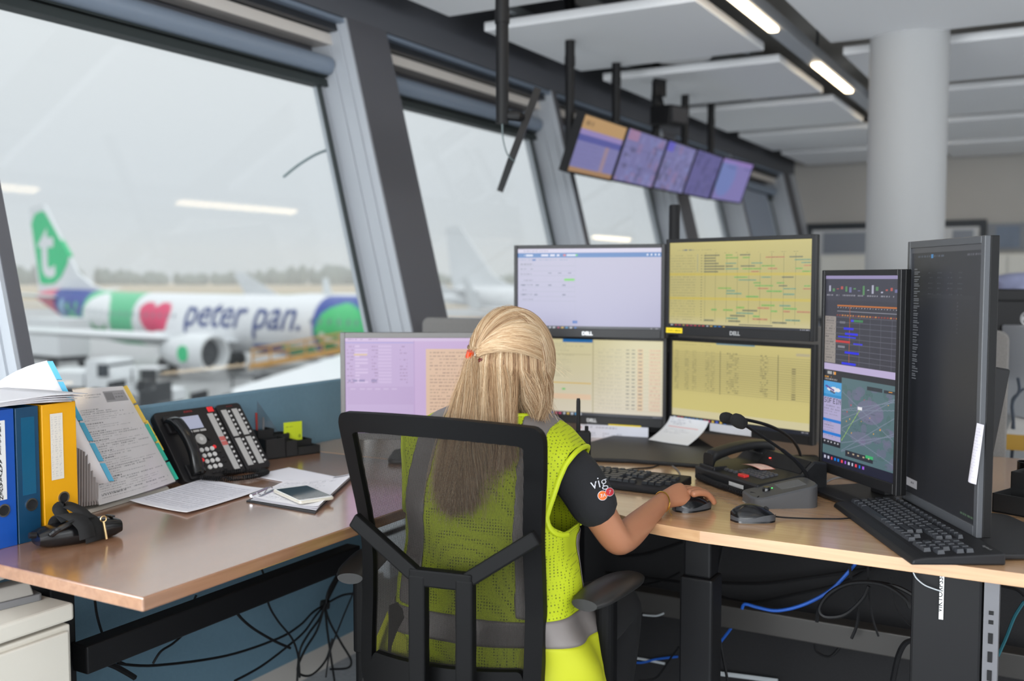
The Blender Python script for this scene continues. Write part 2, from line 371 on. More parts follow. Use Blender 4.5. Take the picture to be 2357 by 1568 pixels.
# ---- airliner
WPAINT = mat('aircraft_white', S(236, 238, 240), .35)
FUS = print_mat('aircraft_livery', rough=.35)
GRN = mat('fin_green', S(44, 208, 136), .4)
def make_jet(name, label, tail, nose, livery):
    tail = Vector(tail); nose = Vector(nose); ax = (nose-tail); L = 44.5; rz = math.atan2(ax.y, ax.x)
    t = thing(name, label, 'airplane', (tail.x, tail.y, GZ), rz)   # local x: tail -> nose, y: left side
    prof = [(0, .15, 5.0), (1.5, .55, 4.9), (4, 1.05, 4.55), (7, 1.5, 4.05), (10, 1.8, 3.62), (13, 1.9, 3.45), (24, 1.9, 3.4), (38, 1.9, 3.4), (40.2, 1.78, 3.32), (42, 1.45, 3.16), (43.3, 1.0, 2.98), (44.1, .55, 2.85), (44.5, .08, 2.8)]
    ps = np.array(prof); xs = np.concatenate([np.linspace(0, 38, 191), np.linspace(38.1, 44.5, 40)]); n = 72
    vs = []; cols = np.zeros((len(xs), n, 3)); cols[:] = S(240, 241, 243)
    def surf(x, a, off=0):
        r = np.interp(x, ps[:, 0], ps[:, 1])+off; zc = np.interp(x, ps[:, 0], ps[:, 2]); return (x, -r*math.cos(a), zc+r*1.04*math.sin(a))   # a=0: near (right hand) side
    for i, x in enumerate(xs):
        for j in range(n):
            a = 2*PI*j/n; vs.append(surf(x, a))
            if not livery: continue
            h = math.sin(a)*1.9; near = math.cos(a) > -.2
            c = None
            if x < 4.5-.3*h: c = (236, 96, 128)
            elif x < 9.4: c = (40, 66, 160)
            elif x < 16.0: c = (98, 205, 150)
            if near and 5.0 < x < 9.0:
                q = math.atan2(h+.6, x-7.8); rad = math.hypot(x-7.8, h+.6)
                if (rad < 1.5 and math.sin(q*6) > .15) or rad < .5: c = (86, 190, 140)
                if ((x-5.8)/.6)**2+((h+.1)/1.0)**2 < 1: c = (150, 190, 220)
            if near and ((x-11.3)/1.85)**2+(h/1.75)**2 < 1:
                c = (244, 245, 246)
                if ((x-11.5)/1.1)**2+((h+.45)/.95)**2 < 1 and ((x-11.5)/1.1)**2+((h-.2)/1.0)**2 > 1 and h < .0: c = (20, 170, 90)
            if near:
                X = (x-18.5)/2.0; Y = (h+.15)/1.45
                if (X*X+Y*Y-.55)**3-1.5*X*X*Y**3*.9 < 0 and abs(X) < 1.1: c = (236, 62, 112)
            if 34.4 < x < 40.0 or (28.5 < x < 31.3 and h < -1.15): c = (38, 70, 165)
            if 31.3 <= x < 34.4 and h < -1.15: c = (60, 190, 120)
            if near and ((x-36.9)/2.15)**2+((h+.25)/1.75)**2 < 1:
                c = (66, 205, 122) if h > -.2 else (40, 175, 95)
                if ((x-37.5)/.8)**2+((h+.75)/.55)**2 < 1 or (abs(h+.75+.35*(x-36.2)) < .16 and 35 < x < 37): c = (240, 243, 240)
            if near and (i % 4 == 0) and 6 < x < 40 and abs(h-.42) < .14 and not (21 < x < 34): c = (120, 130, 140)
            if c: cols[i, j] = S(*c)
    me = bpy.data.meshes.new('fuselage'); k = len(xs)
    fs = [(i*n+j, (i+1)*n+j, (i+1)*n+(j+1) % n, i*n+(j+1) % n) for i in range(k-1) for j in range(n)]+[tuple(range(n)), tuple((k-1)*n+j for j in range(n))[::-1]]
    me.from_pydata(vs, [], fs); at = me.color_attributes.new('print', 'FLOAT_COLOR', 'POINT')
    at.data.foreach_set('color', np.concatenate([cols.reshape(-1, 3), np.ones((k*n, 1))], 1).astype(np.float32).ravel())
    me.polygons.foreach_set('use_smooth', [True]*len(me.polygons)); me.update()
    fus = link('fuselage', me, FUS, t)
    # fin with dorsal fillet
    fin = [(.6, 5.3), (-.5, 12.3), (1.6, 12.5), (6.2, 6.9), (8.2, 5.9), (11.5, 5.25), (5, 5.0)]
    f = MB().prism(fin, -.14, .14, None, 'y').build('tail_fin', WPAINT, t)
    if livery:
        leaf = [(.9, 6.1), (-.15, 11.0), (.4, 11.75), (1.3, 11.95), (1.8, 11.9), (5.2, 8.3), (4.9, 7.6), (4.0, 6.6), (3.0, 6.05), (1.6, 5.95)]
        MB().prism(leaf, -.19, .19, None, 'y').build('emblem', GRN, f)
        text_obj('letter', 't', 6.6, WPAINT, f, Matrix(((1, 0, 0, 2.0), (0, 0, 0, -.2), (0, 1, 0, 6.7), (0, 0, 0, 1))), bold=.13)
        vs2, fs2 = text_geo('peter pan.', 2.75, .25, .015)
        mx_ = max(v[0] for v in vs2)
        me2 = bpy.data.meshes.new('lettering'); NAVY = mat('livery_navy', S(52, 74, 140), .4)
        bq = bmesh.new(); vv = [bq.verts.new(v) for v in vs2]
        for f_ in fs2:
            try: bq.faces.new([vv[i] for i in f_])
            except ValueError: pass
        for _ in range(3):
            bmesh.ops.triangulate(bq, faces=bq.faces); bmesh.ops.subdivide_edges(bq, edges=[e for e in bq.edges if e.calc_length() > .3], cuts=1)
        bmesh.ops.triangulate(bq, faces=bq.faces); bq.verts.index_update()
        vs2 = [tuple(v.co) for v in bq.verts]; fs2 = [tuple(v.index for v in f_.verts) for f_ in bq.faces]; bq.free()
        me2.from_pydata([surf(21.8+v[0]*11.7/mx_, math.asin(max(-.95, min(.95, (v[1]-.18)/1.95))), .05) for v in vs2], [], fs2); me2.update(); link('lettering', me2, NAVY, fus)
    # wings, tailplanes, engines, gear
    def flat(name, root_x, root_c, tip_x, tip_c, y0, y1, z0, z1, th):
        for sgn in (-1, 1):
            pr = []
            for y, x, c, z, h in ((y0, root_x, root_c, z0, th), (y1, tip_x, tip_c, z1, th*.35)):
                pr.append([(x, sgn*y, z), (x-c*.3, sgn*y, z+h*.5), (x-c, sgn*y, z), (x-c*.4, sgn*y, z-h*.4)])
            MB().loft(pr).build(name, WPAINT, t, True)
    flat('wing', 27.5, 7.8, 17.5, 1.6, 1.2, 17.2, 2.2, 3.7, .9)
    flat('tailplane', 5.6, 3.8, 1.4, 1.3, .3, 7.0, 4.9, 5.6, .35)
    for sgn in (-1, 1):
        wn = MB().loft([[(17.5, sgn*17.2, 3.7), (15.9, sgn*17.2, 3.7), (16.5, sgn*17.3, 3.65)], [(16.1, sgn*17.7, 6.5), (15.4, sgn*17.7, 6.5), (15.7, sgn*17.75, 6.5)]]).build('winglet', WPAINT, t)
        E_ = Matrix.Translation((28.6, sgn*4.85, 1.75)) @ Matrix.Rotation(PI/2, 4, 'Y') @ Matrix.Scale(1.18, 4)
        e = MB().lathe([(.45, -4.0), (.75, -3.2), (1.05, -1.6), (1.1, -.3), (1.02, .25), (.9, .3), (.8, .1), (.78, -.6)], 32, E_, cap=False).build('engine', WPAINT, t, True)
        MB().lathe([(.02, -.05), (.25, -.35), (.8, -.4), (.8, -.45)], 32, E_).build('fan', mat('fan_dark', S(70, 72, 76), .5), e, True)
        MB().prism([(24, 2.3), (27.4, 2.8), (26.6, 3.0), (23, 3.0)], sgn*4.85-.15, sgn*4.85+.15, None, 'y').build('pylon', WPAINT, t)
        if livery:
            MB().lathe([(.0, -.02), (.52, -.02), (.52, .04), (0, .04)], 24, Matrix.Translation((27.4, sgn*6.12, 1.75)) @ Matrix.Rotation(PI/2, 4, 'X')).build('engine_badge', GRN, e)
    DK = mat('tyre_black', S(40, 40, 42), .8)
    for gx, gy in ((21.5, -2.9), (21.5, 2.9), (40, 0)):
        g = MB().tube([(gx, gy, .5), (gx, gy, 2.4)], .12).build('gear_leg', GREYP, t)
        for q in (-.35, .35): MB().tube([(gx, gy+q-.15, .55), (gx, gy+q+.15, .55)], .55, 18).build('wheel', DK, g, True)
    for wx in (40.9, 41.5, 42.0):
        MB().box(wx-.2, wx+.2, -1.0, 1.0, 3.75, 4.1).build('cockpit_window', mat('dark_glass', S(50, 58, 66), .2), t)
    return t
make_jet('airliner', 'white airliner with green fin and colourful striped livery parked outside the window', cw(-39.6, 83), cw(-4.6, 58.5), True)
make_jet('airliner', 'plain white airliner behind, its fin showing between window post and monitor', cw(-7.3, 116), cw(26, 93), False)
# distant aircraft tails
def far_tail(u, D, h, lab):
    p = cw((u-1178.5)/FPX*D, D, GZ)
    t = thing('parked_aircraft', lab, 'airplane', p, YAW)
    MB().lathe([(.2, -10), (1.2, -6), (1.5, -2), (1.5, 8), (.2, 11)], 16, Matrix.Translation((0, 0, 3)) @ Matrix.Rotation(PI/2, 4, 'Y')).build('fuselage', WPAINT, t, True)
    MB().prism([(-10, 3.4), (-12, h), (-10.6, h), (-6, 4.2), (-4, 4)], -.12, .12, None, 'y').build('tail_fin', WPAINT, t)
    MB().prism([(-2, -9), (2, -9), (3, 0), (2, 9), (-2, 9), (-3, 0)], 2.4, 2.7).build('wing', WPAINT, t)
far_tail(750, 130, 7.2, 'small white aircraft fin beyond the lettered airliner')
far_tail(1140, 170, 6, 'small white aircraft parked far out beyond the plain white airliner')
# ---- ground equipment
ORANGE = mat('loader_orange', S(214, 160, 78), .5); TYRE = mat('tyre_black', S(40, 40, 42), .8)
def wheels(t, pts, r=.38):
    for x, y in pts: MB().tube([(x, y-.12, r), (x, y+.12, r)], r, 14).build('wheel', TYRE, t, True)
p = cw((668-1178.5)/FPX*60, 60, GZ)
t = thing('belt_loader', 'orange belt loader with raised railing under the airliner fuselage', 'loader', p, YAW+.12); t.scale = (1.15, 1.15, 1.2)
MB().box(-1.9, 2.1, -.8, .8, .4, .95).build('chassis', mat('loader_grey', S(150, 150, 150), .5), t)
MB().hexa([(-2.1, -.45, .85), (2.9, -.45, 1.7), (2.9, .45, 1.7), (-2.1, .45, .85), (-2.1, -.45, 1.1), (2.9, -.45, 1.95), (2.9, .45, 1.95), (-2.1, .45, 1.1)]).build('conveyor', ORANGE, t)
for k in range(6):
    x = -1.9+k*.9; z = 1.1+(x+2.1)*.17; MB().box(x-.05, x+.05, -.5, -.4, z, z+.75).build('railing_post', ORANGE, t)
for dz in (.42, .75):
    MB().hexa([(-2.0, -.5, 1.1+dz-.06), (2.7, -.5, 1.9+dz-.06), (2.7, -.4, 1.9+dz-.06), (-2.0, -.4, 1.1+dz-.06), (-2.0, -.5, 1.1+dz+.05), (2.7, -.5, 1.9+dz+.05), (2.7, -.4, 1.9+dz+.05), (-2.0, -.4, 1.1+dz+.05)]).build('railing', ORANGE, t)
wheels(t, [(-1.3, -.8), (1.4, -.8), (-1.3, .8), (1.4, .8)])
def truck(u, D, rz, lab, L=6, H=3.0, box=WPAINT, name='service_truck'):
    p = cw((u-1178.5)/FPX*D, D, GZ); t = thing(name, lab, 'truck', p, rz)
    MB().box(-L/2, L/2-1.7, -1.2, 1.2, .9, H).build('cargo_box', box, t, bevel=.05)
    MB().prism([(L/2-1.6, .6), (L/2, .6), (L/2, 1.4), (L/2-.4, 2.3), (L/2-1.6, 2.3)], -1.1, 1.1, None, 'y').build('cab', box, t)
    MB().box(L/2-.9, L/2-.25, -1.12, 1.12, 1.45, 2.1).build('cab_window', mat('dark_glass', S(50, 58, 66), .2), t)
    MB().box(-L/2, L/2, -1.0, 1.0, .5, .9).build('chassis', DARKM, t)
    wheels(t, [(-L/2+1, -1.1), (L/2-1, -1.1), (-L/2+1, 1.1), (L/2-1, 1.1)], .45); return t
truck(120, 73, 3.0, 'white high-sided service truck below the green airliner fin', 6, 3.6)
truck(200, 52, .3, 'low white tank vehicle standing under the airliner tail', 4.4, 1.7)
def tug(u, D, rz, lab, c):
    p = cw((u-1178.5)/FPX*D, D, GZ); t = thing('baggage_tug', lab, 'tug', p, rz)
    MB().prism([(-1.4, .35), (1.4, .35), (1.4, .95), (.3, 1.05), (.1, .8), (-.7, .8), (-.8, 1.2), (-1.4, 1.1)], -.65, .65, None, 'y').build('body', c, t, bevel=.03)
    MB().box(-.7, -.2, -.4, .4, .8, 1.35).build('seat', DARKM, t)
    for x in (-.85, .35): MB().box(x-.03, x+.03, -.6, -.54, 1.0, 1.95).build('roof_post', DARKM, t)
    MB().box(-.95, .5, -.65, .65, 1.95, 2.02).build('roof', c, t)
    wheels(t, [(-.9, -.65), (.9, -.65), (-.9, .65), (.9, .65)], .33)
tug(350, 50, .4, 'white baggage tug parked under the airliner wing', WPAINT)
tug(585, 46, .2, 'dark grey baggage tug left of the orange belt loader', DARKM)
for k, (u, D) in enumerate(((292, 55), (318, 48), (395, 44))):
    p = cw((u-1178.5)/FPX*D, D, GZ); t = thing('baggage_dolly', ['baggage dolly nearest the low white tank vehicle', 'baggage dolly in the middle under the airliner wing', 'baggage dolly close to the airliner engine'][k], 'dolly', p, .3, 'baggage dollies under the wing')
    MB().box(-1.3, 1.3, -.7, .7, .45, .55).build('platform', GREYP, t)
    for x in (-1.25, 1.25): MB().box(x-.04, x+.04, -.7, .7, .55, 1.5).build('end_frame', DARKM, t)
    MB().tube([(1.3, 0, .4), (2.2, 0, .3)], .05).build('drawbar', DARKM, t)
    wheels(t, [(-.9, -.6), (.9, -.6), (-.9, .6), (.9, .6)], .22)
p = cw((1065-1178.5)/FPX*75, 75, GZ)
t = truck(1065, 75, 3.2, 'white catering truck seen through the narrow second window', 6, 3)
t = thing('cargo_container', 'sand coloured cargo container beyond the second window', 'container', cw((1045-1178.5)/FPX*95, 95, GZ), .2)
MB().box(-4, 4, -1.2, 1.2, .1, 2.7).build('shell', mat('container_sand', S(214, 178, 138), .6), t, bevel=.05)
for k in range(9): MB().box(-3.9+k*.95, -3.8+k*.95, -1.26, -1.2, .2, 2.6).build('rib', mat('container_sand', S(0, 0, 0)), t)
qa, qb, qc, qd = onz(640, 985, -2.2), onz(930, 870, -2.2), onz(830, 801, -2.2), onz(532, 895, -2.2)
t = thing('passenger_walkway', 'white passenger walkway roof sloping away outside below the big window', 'walkway', (qa.x, qa.y, GZ), 0)
rel = [(p.x-qa.x, p.y-qa.y) for p in (qa, qb, qc, qd)]
MB().prism(rel, -2.55-GZ, -2.2-GZ).build('roof', WPAINT, t, bevel=.05)
MB().prism([(x*.97+.4, y*.97+.3) for x, y in rel], -2.75-GZ, -2.56-GZ).build('fascia', GREYP, t)
for (x0, y0), (x1, y1) in ((rel[0], rel[1]), (rel[3], rel[2])):
    for k in range(6):
        x, y = x0+(x1-x0)*(k+.3)/6.3, y0+(y1-y0)*(k+.3)/6.3
        MB().box(x-.08, x+.08, y-.08, y+.08, 0, -2.56-GZ).build('post', GREYP, t)

# drizzle hanging over the airfield
hz = bpy.data.materials.new('drizzle_haze'); hz.use_nodes = True; t = hz.node_tree; t.nodes.remove(t.nodes['Principled BSDF'])
vs_ = t.nodes.new('ShaderNodeVolumeScatter'); vs_.inputs['Color'].default_value = (.97, .98, 1, 1); vs_.inputs['Density'].default_value = .0007; vs_.inputs['Anisotropy'].default_value = .2
t.links.new(vs_.outputs[0], t.nodes['Material Output'].inputs['Volume'])
o = MB().box(-698, -8, -280, 890, GZ-.2, GZ+32).build('drizzle_haze', hz); tag(o, 'thin grey drizzle hanging over the whole airfield outside', 'haze', kind='stuff')
# ------------------------------------------------------------------ desks and screens
def wood(name, dirn):
    m = bpy.data.materials.new(name); m.use_nodes = True; t = m.node_tree; b = t.nodes['Principled BSDF']
    tc = t.nodes.new('ShaderNodeTexCoord'); mp = t.nodes.new('ShaderNodeMapping'); t.links.new(tc.outputs['Object'], mp.inputs[0])
    mp.inputs['Scale'].default_value = (60, 3, 60) if dirn == 'y' else (3, 60, 60)
    n = t.nodes.new('ShaderNodeTexNoise'); n.inputs['Scale'].default_value = 1.0; n.inputs['Detail'].default_value = 6; n.inputs['Distortion'].default_value = .6
    t.links.new(mp.outputs[0], n.inputs['Vector'])
    r = t.nodes.new('ShaderNodeValToRGB'); r.color_ramp.elements[0].position = .3; r.color_ramp.elements[0].color = ((*S(150, 108, 80), 1) if dirn == 'y' else (*S(192, 148, 108), 1))
    r.color_ramp.elements[1].position = .72; r.color_ramp.elements[1].color = ((*S(172, 127, 97), 1) if dirn == 'y' else (*S(212, 170, 128), 1))
    t.links.new(n.outputs[0], r.inputs[0]); t.links.new(r.outputs[0], b.inputs['Base Color'])
    b.inputs['Roughness'].default_value = .24; b.inputs['Specular IOR Level'].default_value = 1.0; b.inputs['Coat Weight'].default_value = 1; b.inputs['Coat IOR'].default_value = 1.75 if dirn == 'y' else 1.5; b.inputs['Coat Roughness'].default_value = .16
    return m
WOODY = wood('walnut_laminate', 'y'); WOODX = wood('oak_laminate', 'x')
FRAMEB = mat('black_steel_frame', S(24, 24, 26), .5, .1, spec=.3)
FELTB = mat('blue_grey_panel_fabric', S(104, 136, 154), .85, bump=(500, .3), noise=(80, .08))
FELTG = mat('grey_screen_fabric', S(128, 126, 124), .95, bump=(600, .5), noise=(160, .2))
FELTD = mat('dark_grey_screen_fabric', S(36, 36, 38), .95, bump=(600, .5), noise=(160, .2))
XF, XB, LY0 = -1.385, -2.19, 1.15             # left desk: front edge, back edge, near end
TH = .026
ld = thing('desk', 'walnut desk along the window panel holding binders and the black phone', 'desk', (0, 0, 0))
MB().prism([(XB, LY0), (XF, LY0), (XF, 2.42), (XB, 2.42)], DESK-TH, DESK).build('desktop', WOODY, ld, bevel=.003)
MB().box(-1.95, -1.85, 1.30, 1.36, .05, DESK-TH).build('leg', FRAMEB, ld, bevel=.004)
MB().box(-2.15, -1.55, 1.29, 1.37, 0, .045).build('foot', FRAMEB, ld, bevel=.01)
MB().box(-1.84, -1.79, 1.34, 2.26, .484, .545).build('cross_beam', FRAMEB, ld, bevel=.004)
MB().box(-1.72, -1.58, 1.62, 1.78, .67, DESK-TH).build('control_box', FRAMEB, ld, bevel=.008)
rd = thing('desk', 'oak corner desk by the seated woman holding stacked monitors and keyboards', 'desk', (0, 0, 0))
ec = crv([(XF, 2.42, 0), (-1.28, 2.36, 0), (-1.06, 2.20, 0), (-.86, 2.09, 0), (-.70, 2.06, 0)], 6)
MB().prism([(p.x, p.y) for p in ec]+[(-.2, 2.055), (.62, 2.05), (.62, 3.38), (XB, 3.38), (XB, 2.422), (XF, 2.422)], DESK-TH, DESK).build('desktop', WOODX, rd, bevel=.003)
for lx, ly in ((-.777, 2.30), (-1.30, 2.62)):
    MB().prism([(lx-.041, ly-.04), (lx+.041, ly-.04), (lx+.041, ly+.04), (lx-.041, ly+.04)], .05, .60).build('outer_leg', FRAMEB, rd, bevel=.006)
    MB().prism([(lx-.034, ly-.033), (lx+.034, ly-.033), (lx+.034, ly+.033), (lx-.034, ly+.033)], .60, DESK-TH).build('inner_leg', FRAMEB, rd, bevel=.006)
    MB().box(lx-.04, lx+.04, ly-.1, 2.86, 0, .05).build('foot', FRAMEB, rd, bevel=.01)
MB().box(-1.25, .05, 2.66, 2.72, .345, .408).build('cable_tray', mat('tray_grey', S(70, 68, 66), .5, .3), rd, bevel=.004)
MB().box(-.297, -.156, 2.29, 2.40, 0, DESK-TH).build('lift_column', FRAMEB, rd, bevel=.006)
MB().box(-.153, -.124, 2.29, 2.33, 0, DESK-TH).build('perforated_upright', mat('upright_grey', S(120, 120, 124), .4, .4), rd)
for k, z in enumerate((.615, .595, .56, .52, .48, .44, .40)):
    MB().box(-.143, -.134, 2.287, 2.291, z-(.004 if k < 2 else .011), z+(.004 if k < 2 else .011)).build('slot', BLACKP, rd)
lv = MB().box(-.240, -.231, 2.286, 2.291, .585, .700).build('rating_label', WHITEP, rd)
text_obj('lettering', 'VIKTORPS38', .05, BLACKP, lv, Matrix(((0, -1, 0, -.2335), (0, 0, -1, 2.2855), (1, 0, 0, .643), (0, 0, 0, 1))), fit=.085)
# panels
p = MB().box(-2.225, -2.195, .6, 2.80, .02, .972).build('blue_panel', FELTB, None, bevel=.005)
p.name = 'partition_panel'; tag(p, 'blue grey partition panel standing behind the walnut desk under the window', 'partition')
p = MB().prism(rr(2.18, 1.14, .03, 4, -1.27, .587), 3.40, 3.44, None, 'y').build('partition_screen', FELTG, None, bevel=.004)
tag(p, 'grey felt partition screen standing behind the stacked monitors', 'partition')
p = MB().box(-1.98, .06, 2.88, 2.905, .02, .70).build('modesty_panel', FELTD, rd)
# -- monitors. local: x along the width, z up, screen faces -y
BEZEL = mat('monitor_bezel', S(26, 26, 28), .45, spec=.4); HOUS = mat('monitor_housing', S(14, 14, 15), .5, spec=.3); SILVER = mat('monitor_silver_bezel', S(112, 110, 108), .4)
LOGO = mat('logo_silver', S(190, 190, 190), .35, .5)
def monitor(label, BL, BR, H, canvas, bez=(.012, .012, .012, .028), bm=BEZEL, logo=True, stand=None, thick=.045, W=None, tilt=0, smat=SCREEN, name='monitor'):
    BL, BR = Vector(BL), Vector(BR); d = BR-BL; a = math.atan2(d.y, d.x); W = W or Vector((d.x, d.y)).length; z0 = (BL.z+BR.z)/2
    t = thing(name, label, 'monitor', (BL.x, BL.y, z0), 0); t.rotation_euler = (tilt, 0, a)
    l, r, tp, b = bez
    fr = MB()
    MB().box(0, W, .0121, thick*.55, 0, H).build('housing', HOUS, t, bevel=.0015, seg=1); fr.box(0, l, 0, .012, 0, H); fr.box(W-r, W, 0, .012, 0, H); fr.box(l, W-r, 0, .012, 0, b); fr.box(l, W-r, 0, .012, H-tp, H)
    fr.build('bezel', bm, t, bevel=.0012, seg=1)
    MB().hexa([(W*.12, thick*.55, H*.1), (W*.88, thick*.55, H*.1), (W*.88, thick*.55, H*.9), (W*.12, thick*.55, H*.9), (W*.25, thick*1.3, H*.22), (W*.75, thick*1.3, H*.22), (W*.75, thick*1.3, H*.78), (W*.25, thick*1.3, H*.78)]).build('back_cover', BEZEL, t)
    sheet('screen', canvas, lambda s, q: (l+s*(W-l-r), .005, H-tp-q*(H-tp-b)), smat, t)
    if logo: text_obj('logo', 'DELL', .016, LOGO, t, Matrix(((1, 0, 0, W/2), (0, 0, -1, -.0006), (0, 1, 0, b*.28), (0, 0, 0, 1))), bold=.0006)
    if stand:
        sx, up, bw, bd = stand       # neck x, height of desk below, base width, base depth
        MB().box(W/2-.03, W/2+.03, thick*1.3, thick*1.3+.03, up+.01, H*.5).build('stand_neck', BEZEL, t, bevel=.004)
        o = MB().prism(rr(bw, bd, .03, 5, W/2+sx, .06), up, up+.012).build('stand_base', BEZEL, t, bevel=.004)
    return t, W, H
Wt = (238, 236, 246)
def taskbar(c, y=.955):
    c.rect(0, y, 1, 1, (24, 28, 40))
    for k in range(14): c.rect(.015+k*.03, y+.012, .029+k*.03, .992, random.choice([(0, 120, 215), (235, 70, 70), (90, 110, 220), (240, 200, 80), (210, 60, 110), (220, 225, 235), (60, 160, 220)]), .85)
    c.words(.93, .99, y+.015, .01, (200, 200, 210), .7)
# upper left: booking page
c = Canvas(300, 176, (178, 176, 200))
for j in range(c.h): c.a[j] *= np.array([1.05-.12*j/c.h, 1.03-.10*j/c.h, 1.03])
c.rect(0, 0, 1, .05, (206, 200, 222)); c.words(.02, .22, .025, .012, (150, 145, 170), .7)
c.rect(0, .055, 1, .115, (0, 104, 178)); c.rect(.06, .072, .11, .098, (220, 225, 240)); c.rect(.17, .075, .22, .098, (225, 225, 240)); c.rect(.235, .075, .265, .098, (225, 225, 240)); c.rect(.28, .075, .30, .098, (225, 225, 240)); c.rect(.325, .075, .345, .098, (220, 80, 60)); c.rect(.35, .075, .415, .098, (215, 225, 240)); c.rect(.415, .075, .425, .098, (80, 200, 60)); c.words(.015, .055, .078, .015, Wt)
for k in range(4): c.rect(.90+k*.026, .075, .91+k*.026, .098, (225, 230, 245))
c.words(.01, .36, .135, .013, (120, 140, 180), .8); c.rect(.105, .128, .13, .152, (0, 90, 170))
for y in (.19, .25, .31, .39, .45, .51, .57, .63): c.rect(.02, y+.026, .41, y+.031, (150, 152, 176), .6); c.words(.02, .11, y, .012, (70, 80, 100), .7)
for y, xs in ((.30, (.22, .29, .36)), (.45, (.03, .13, .22, .32)), (.57, (.03, .12, .32))):
    for x in xs: c.rect(x, y, x+.022, y+.014, (60, 80, 110), .7)
c.rect(.335, .375, .405, .405, (90, 200, 40)); c.rect(.395, .90, .425, .93, (0, 100, 190)); c.rect(.41, .12, .415, .94, (168, 166, 190), .5)
taskbar(c, .965)
monitor('upper left monitor of the stack, pale lilac web page with blue header bar', atd(1183, 779, 3.32)*1, atd(1529, 775, 3.167)*1, .302, c)
# upper right: yellow gantt chart
c = Canvas(300, 190, (206, 194, 124))
for j in range(c.h):
    for_ = np.linspace(0, 1, c.w)[:, None]; q = np.abs(for_-.45)*.35
    c.a[j] *= (1.08-.16*(j/c.h)*(1-j/c.h)*4-q*.3); 
    if j > c.h*.86: c.a[j] = c.a[j]*(1-(j/c.h-.86)*2.5)+np.array(S(214, 206, 196))*(j/c.h-.86)*2.5
c.words(.10, .18, .085, .014, (90, 110, 130), .9); c.words(.02, .35, .088, .01, (140, 135, 100), .5)
for k in range(9): c.rect(.27+k*.078, .15, .272+k*.078, .93, (110, 110, 70), .55); c.words(.255+k*.078, .285+k*.078, .13, .008, (70, 70, 60), .7)
c.rect(.215, .14, .218, .35, (100, 130, 150), .7)
for r in range(25):
    y = .155+r*.0315
    c.words(.01, .2, y, .008, (120, 118, 90), .5); c.rect(.24, y, .25, y+.008, (80, 80, 60), .6)
    if r in (7, 16): c.rect(.0, y-.01, 1, y+.018, (214, 190, 60), .6); continue
    x = .26+random.random()*.1 if r < 7 else .26+random.random()*.25
    if r < 7: c.rect(.262, y-.004, .262+random.uniform(.08, .16), y+.013, (90, 96, 80), .75); x = .42
    while x < .95:
        w_ = random.uniform(.04, .13)
        if random.random() < .62: c.rect(x, y-.004, min(x+w_, .99), y+.014, random.choice([(110, 190, 90), (205, 130, 100), (110, 165, 140), (100, 110, 95), (120, 190, 80)]), .7); c.words(x+.006, x+w_-.006, y+.002, .006, (60, 70, 50), .6)
        x += w_+random.uniform(.02, .12)
c.rect(.52, .95, .75, .957, (110, 110, 90)); taskbar(c, .966)
mur, W_, H_ = monitor('upper right monitor of the stack, yellow planning chart with green bars', atd(1531, 776, 3.15), atd(1873, 780, 2.78), .300, c)
YTAG = mat('yellow_tape', S(244, 214, 30), .5)
tp = MB().box(.004, .066, -.001, 0, .006, .022).build('label_tape', YTAG, mur); tp['label'] = 'yellow label tape on lower left bezel'
text_obj('lettering', 'VLI PC-1 ABNS4', .008, BLACKP, tp, Matrix(((1, 0, 0, .035), (0, 0, -1, -.0016), (0, 1, 0, .011), (0, 0, 0, 1))), fit=.05)
# lower middle: mail and list
c = Canvas(300, 182, (216, 206, 158))
for j in range(c.h): c.a[j] = c.a[j]*(1-.5*(j/c.h))+np.array(S(222, 212, 214))*.5*(j/c.h)
c.rect(.28, .0, .5, .045, (10, 104, 170)); c.rect(.5, 0, .505, 1, (180, 170, 130)); c.rect(.02, .2, .49, .205, (170, 160, 120))
c.para(.03, .47, .06, .5, .03, .009, (130, 125, 110), .5); c.rect(.2, .57, .49, .583, (224, 180, 50)); c.words(.24, .30, .65, .018, (70, 200, 90), .9); c.rect(.2, .72, .49, .79, (236, 196, 160), .7)
for r in range(17):
    y = .12+r*.047
    c.rect(.505, y+.03, 1, y+.033, (190, 178, 140), .5)
    for x in (.54, .6, .66): c.words(x, x+.05, y, .011, (130, 126, 110), .45)
    for x in (.74, .78): c.rect(x, y, x+.022, y+.013, (60, 60, 60), .7)
    c.rect(.82, y-.01, .86, y+.03, (232, 180, 120), .5); c.rect(.825, y, .852, y+.013, (90, 80, 90), .8); c.rect(.90, y-.01, .98, y+.03, (236, 190, 150), .35); c.words(.91, .98, y, .012, (190, 110, 100), .5)
taskbar(c, .955)
BRm = atd(1532, 993, 3.32); dm = Vector((math.cos(math.radians(7)), math.sin(math.radians(7)), 0)); BRm.z = .815
m_, W_, H_ = monitor('lower middle monitor behind the woman, cream list with orange columns', BRm-dm*.52, BRm, .305, c)
tp = MB().box(.32, .435, -.0012, 0, -.012, .004).build('label_tape', YTAG, m_)
text_obj('lettering', 'WIN KIX XTVBV-P GT SMXX', .009, BLACKP, tp, Matrix(((1, 0, 0, .377), (0, 0, -1, -.002), (0, 1, 0, -.008), (0, 0, 0, 1))), fit=.10)
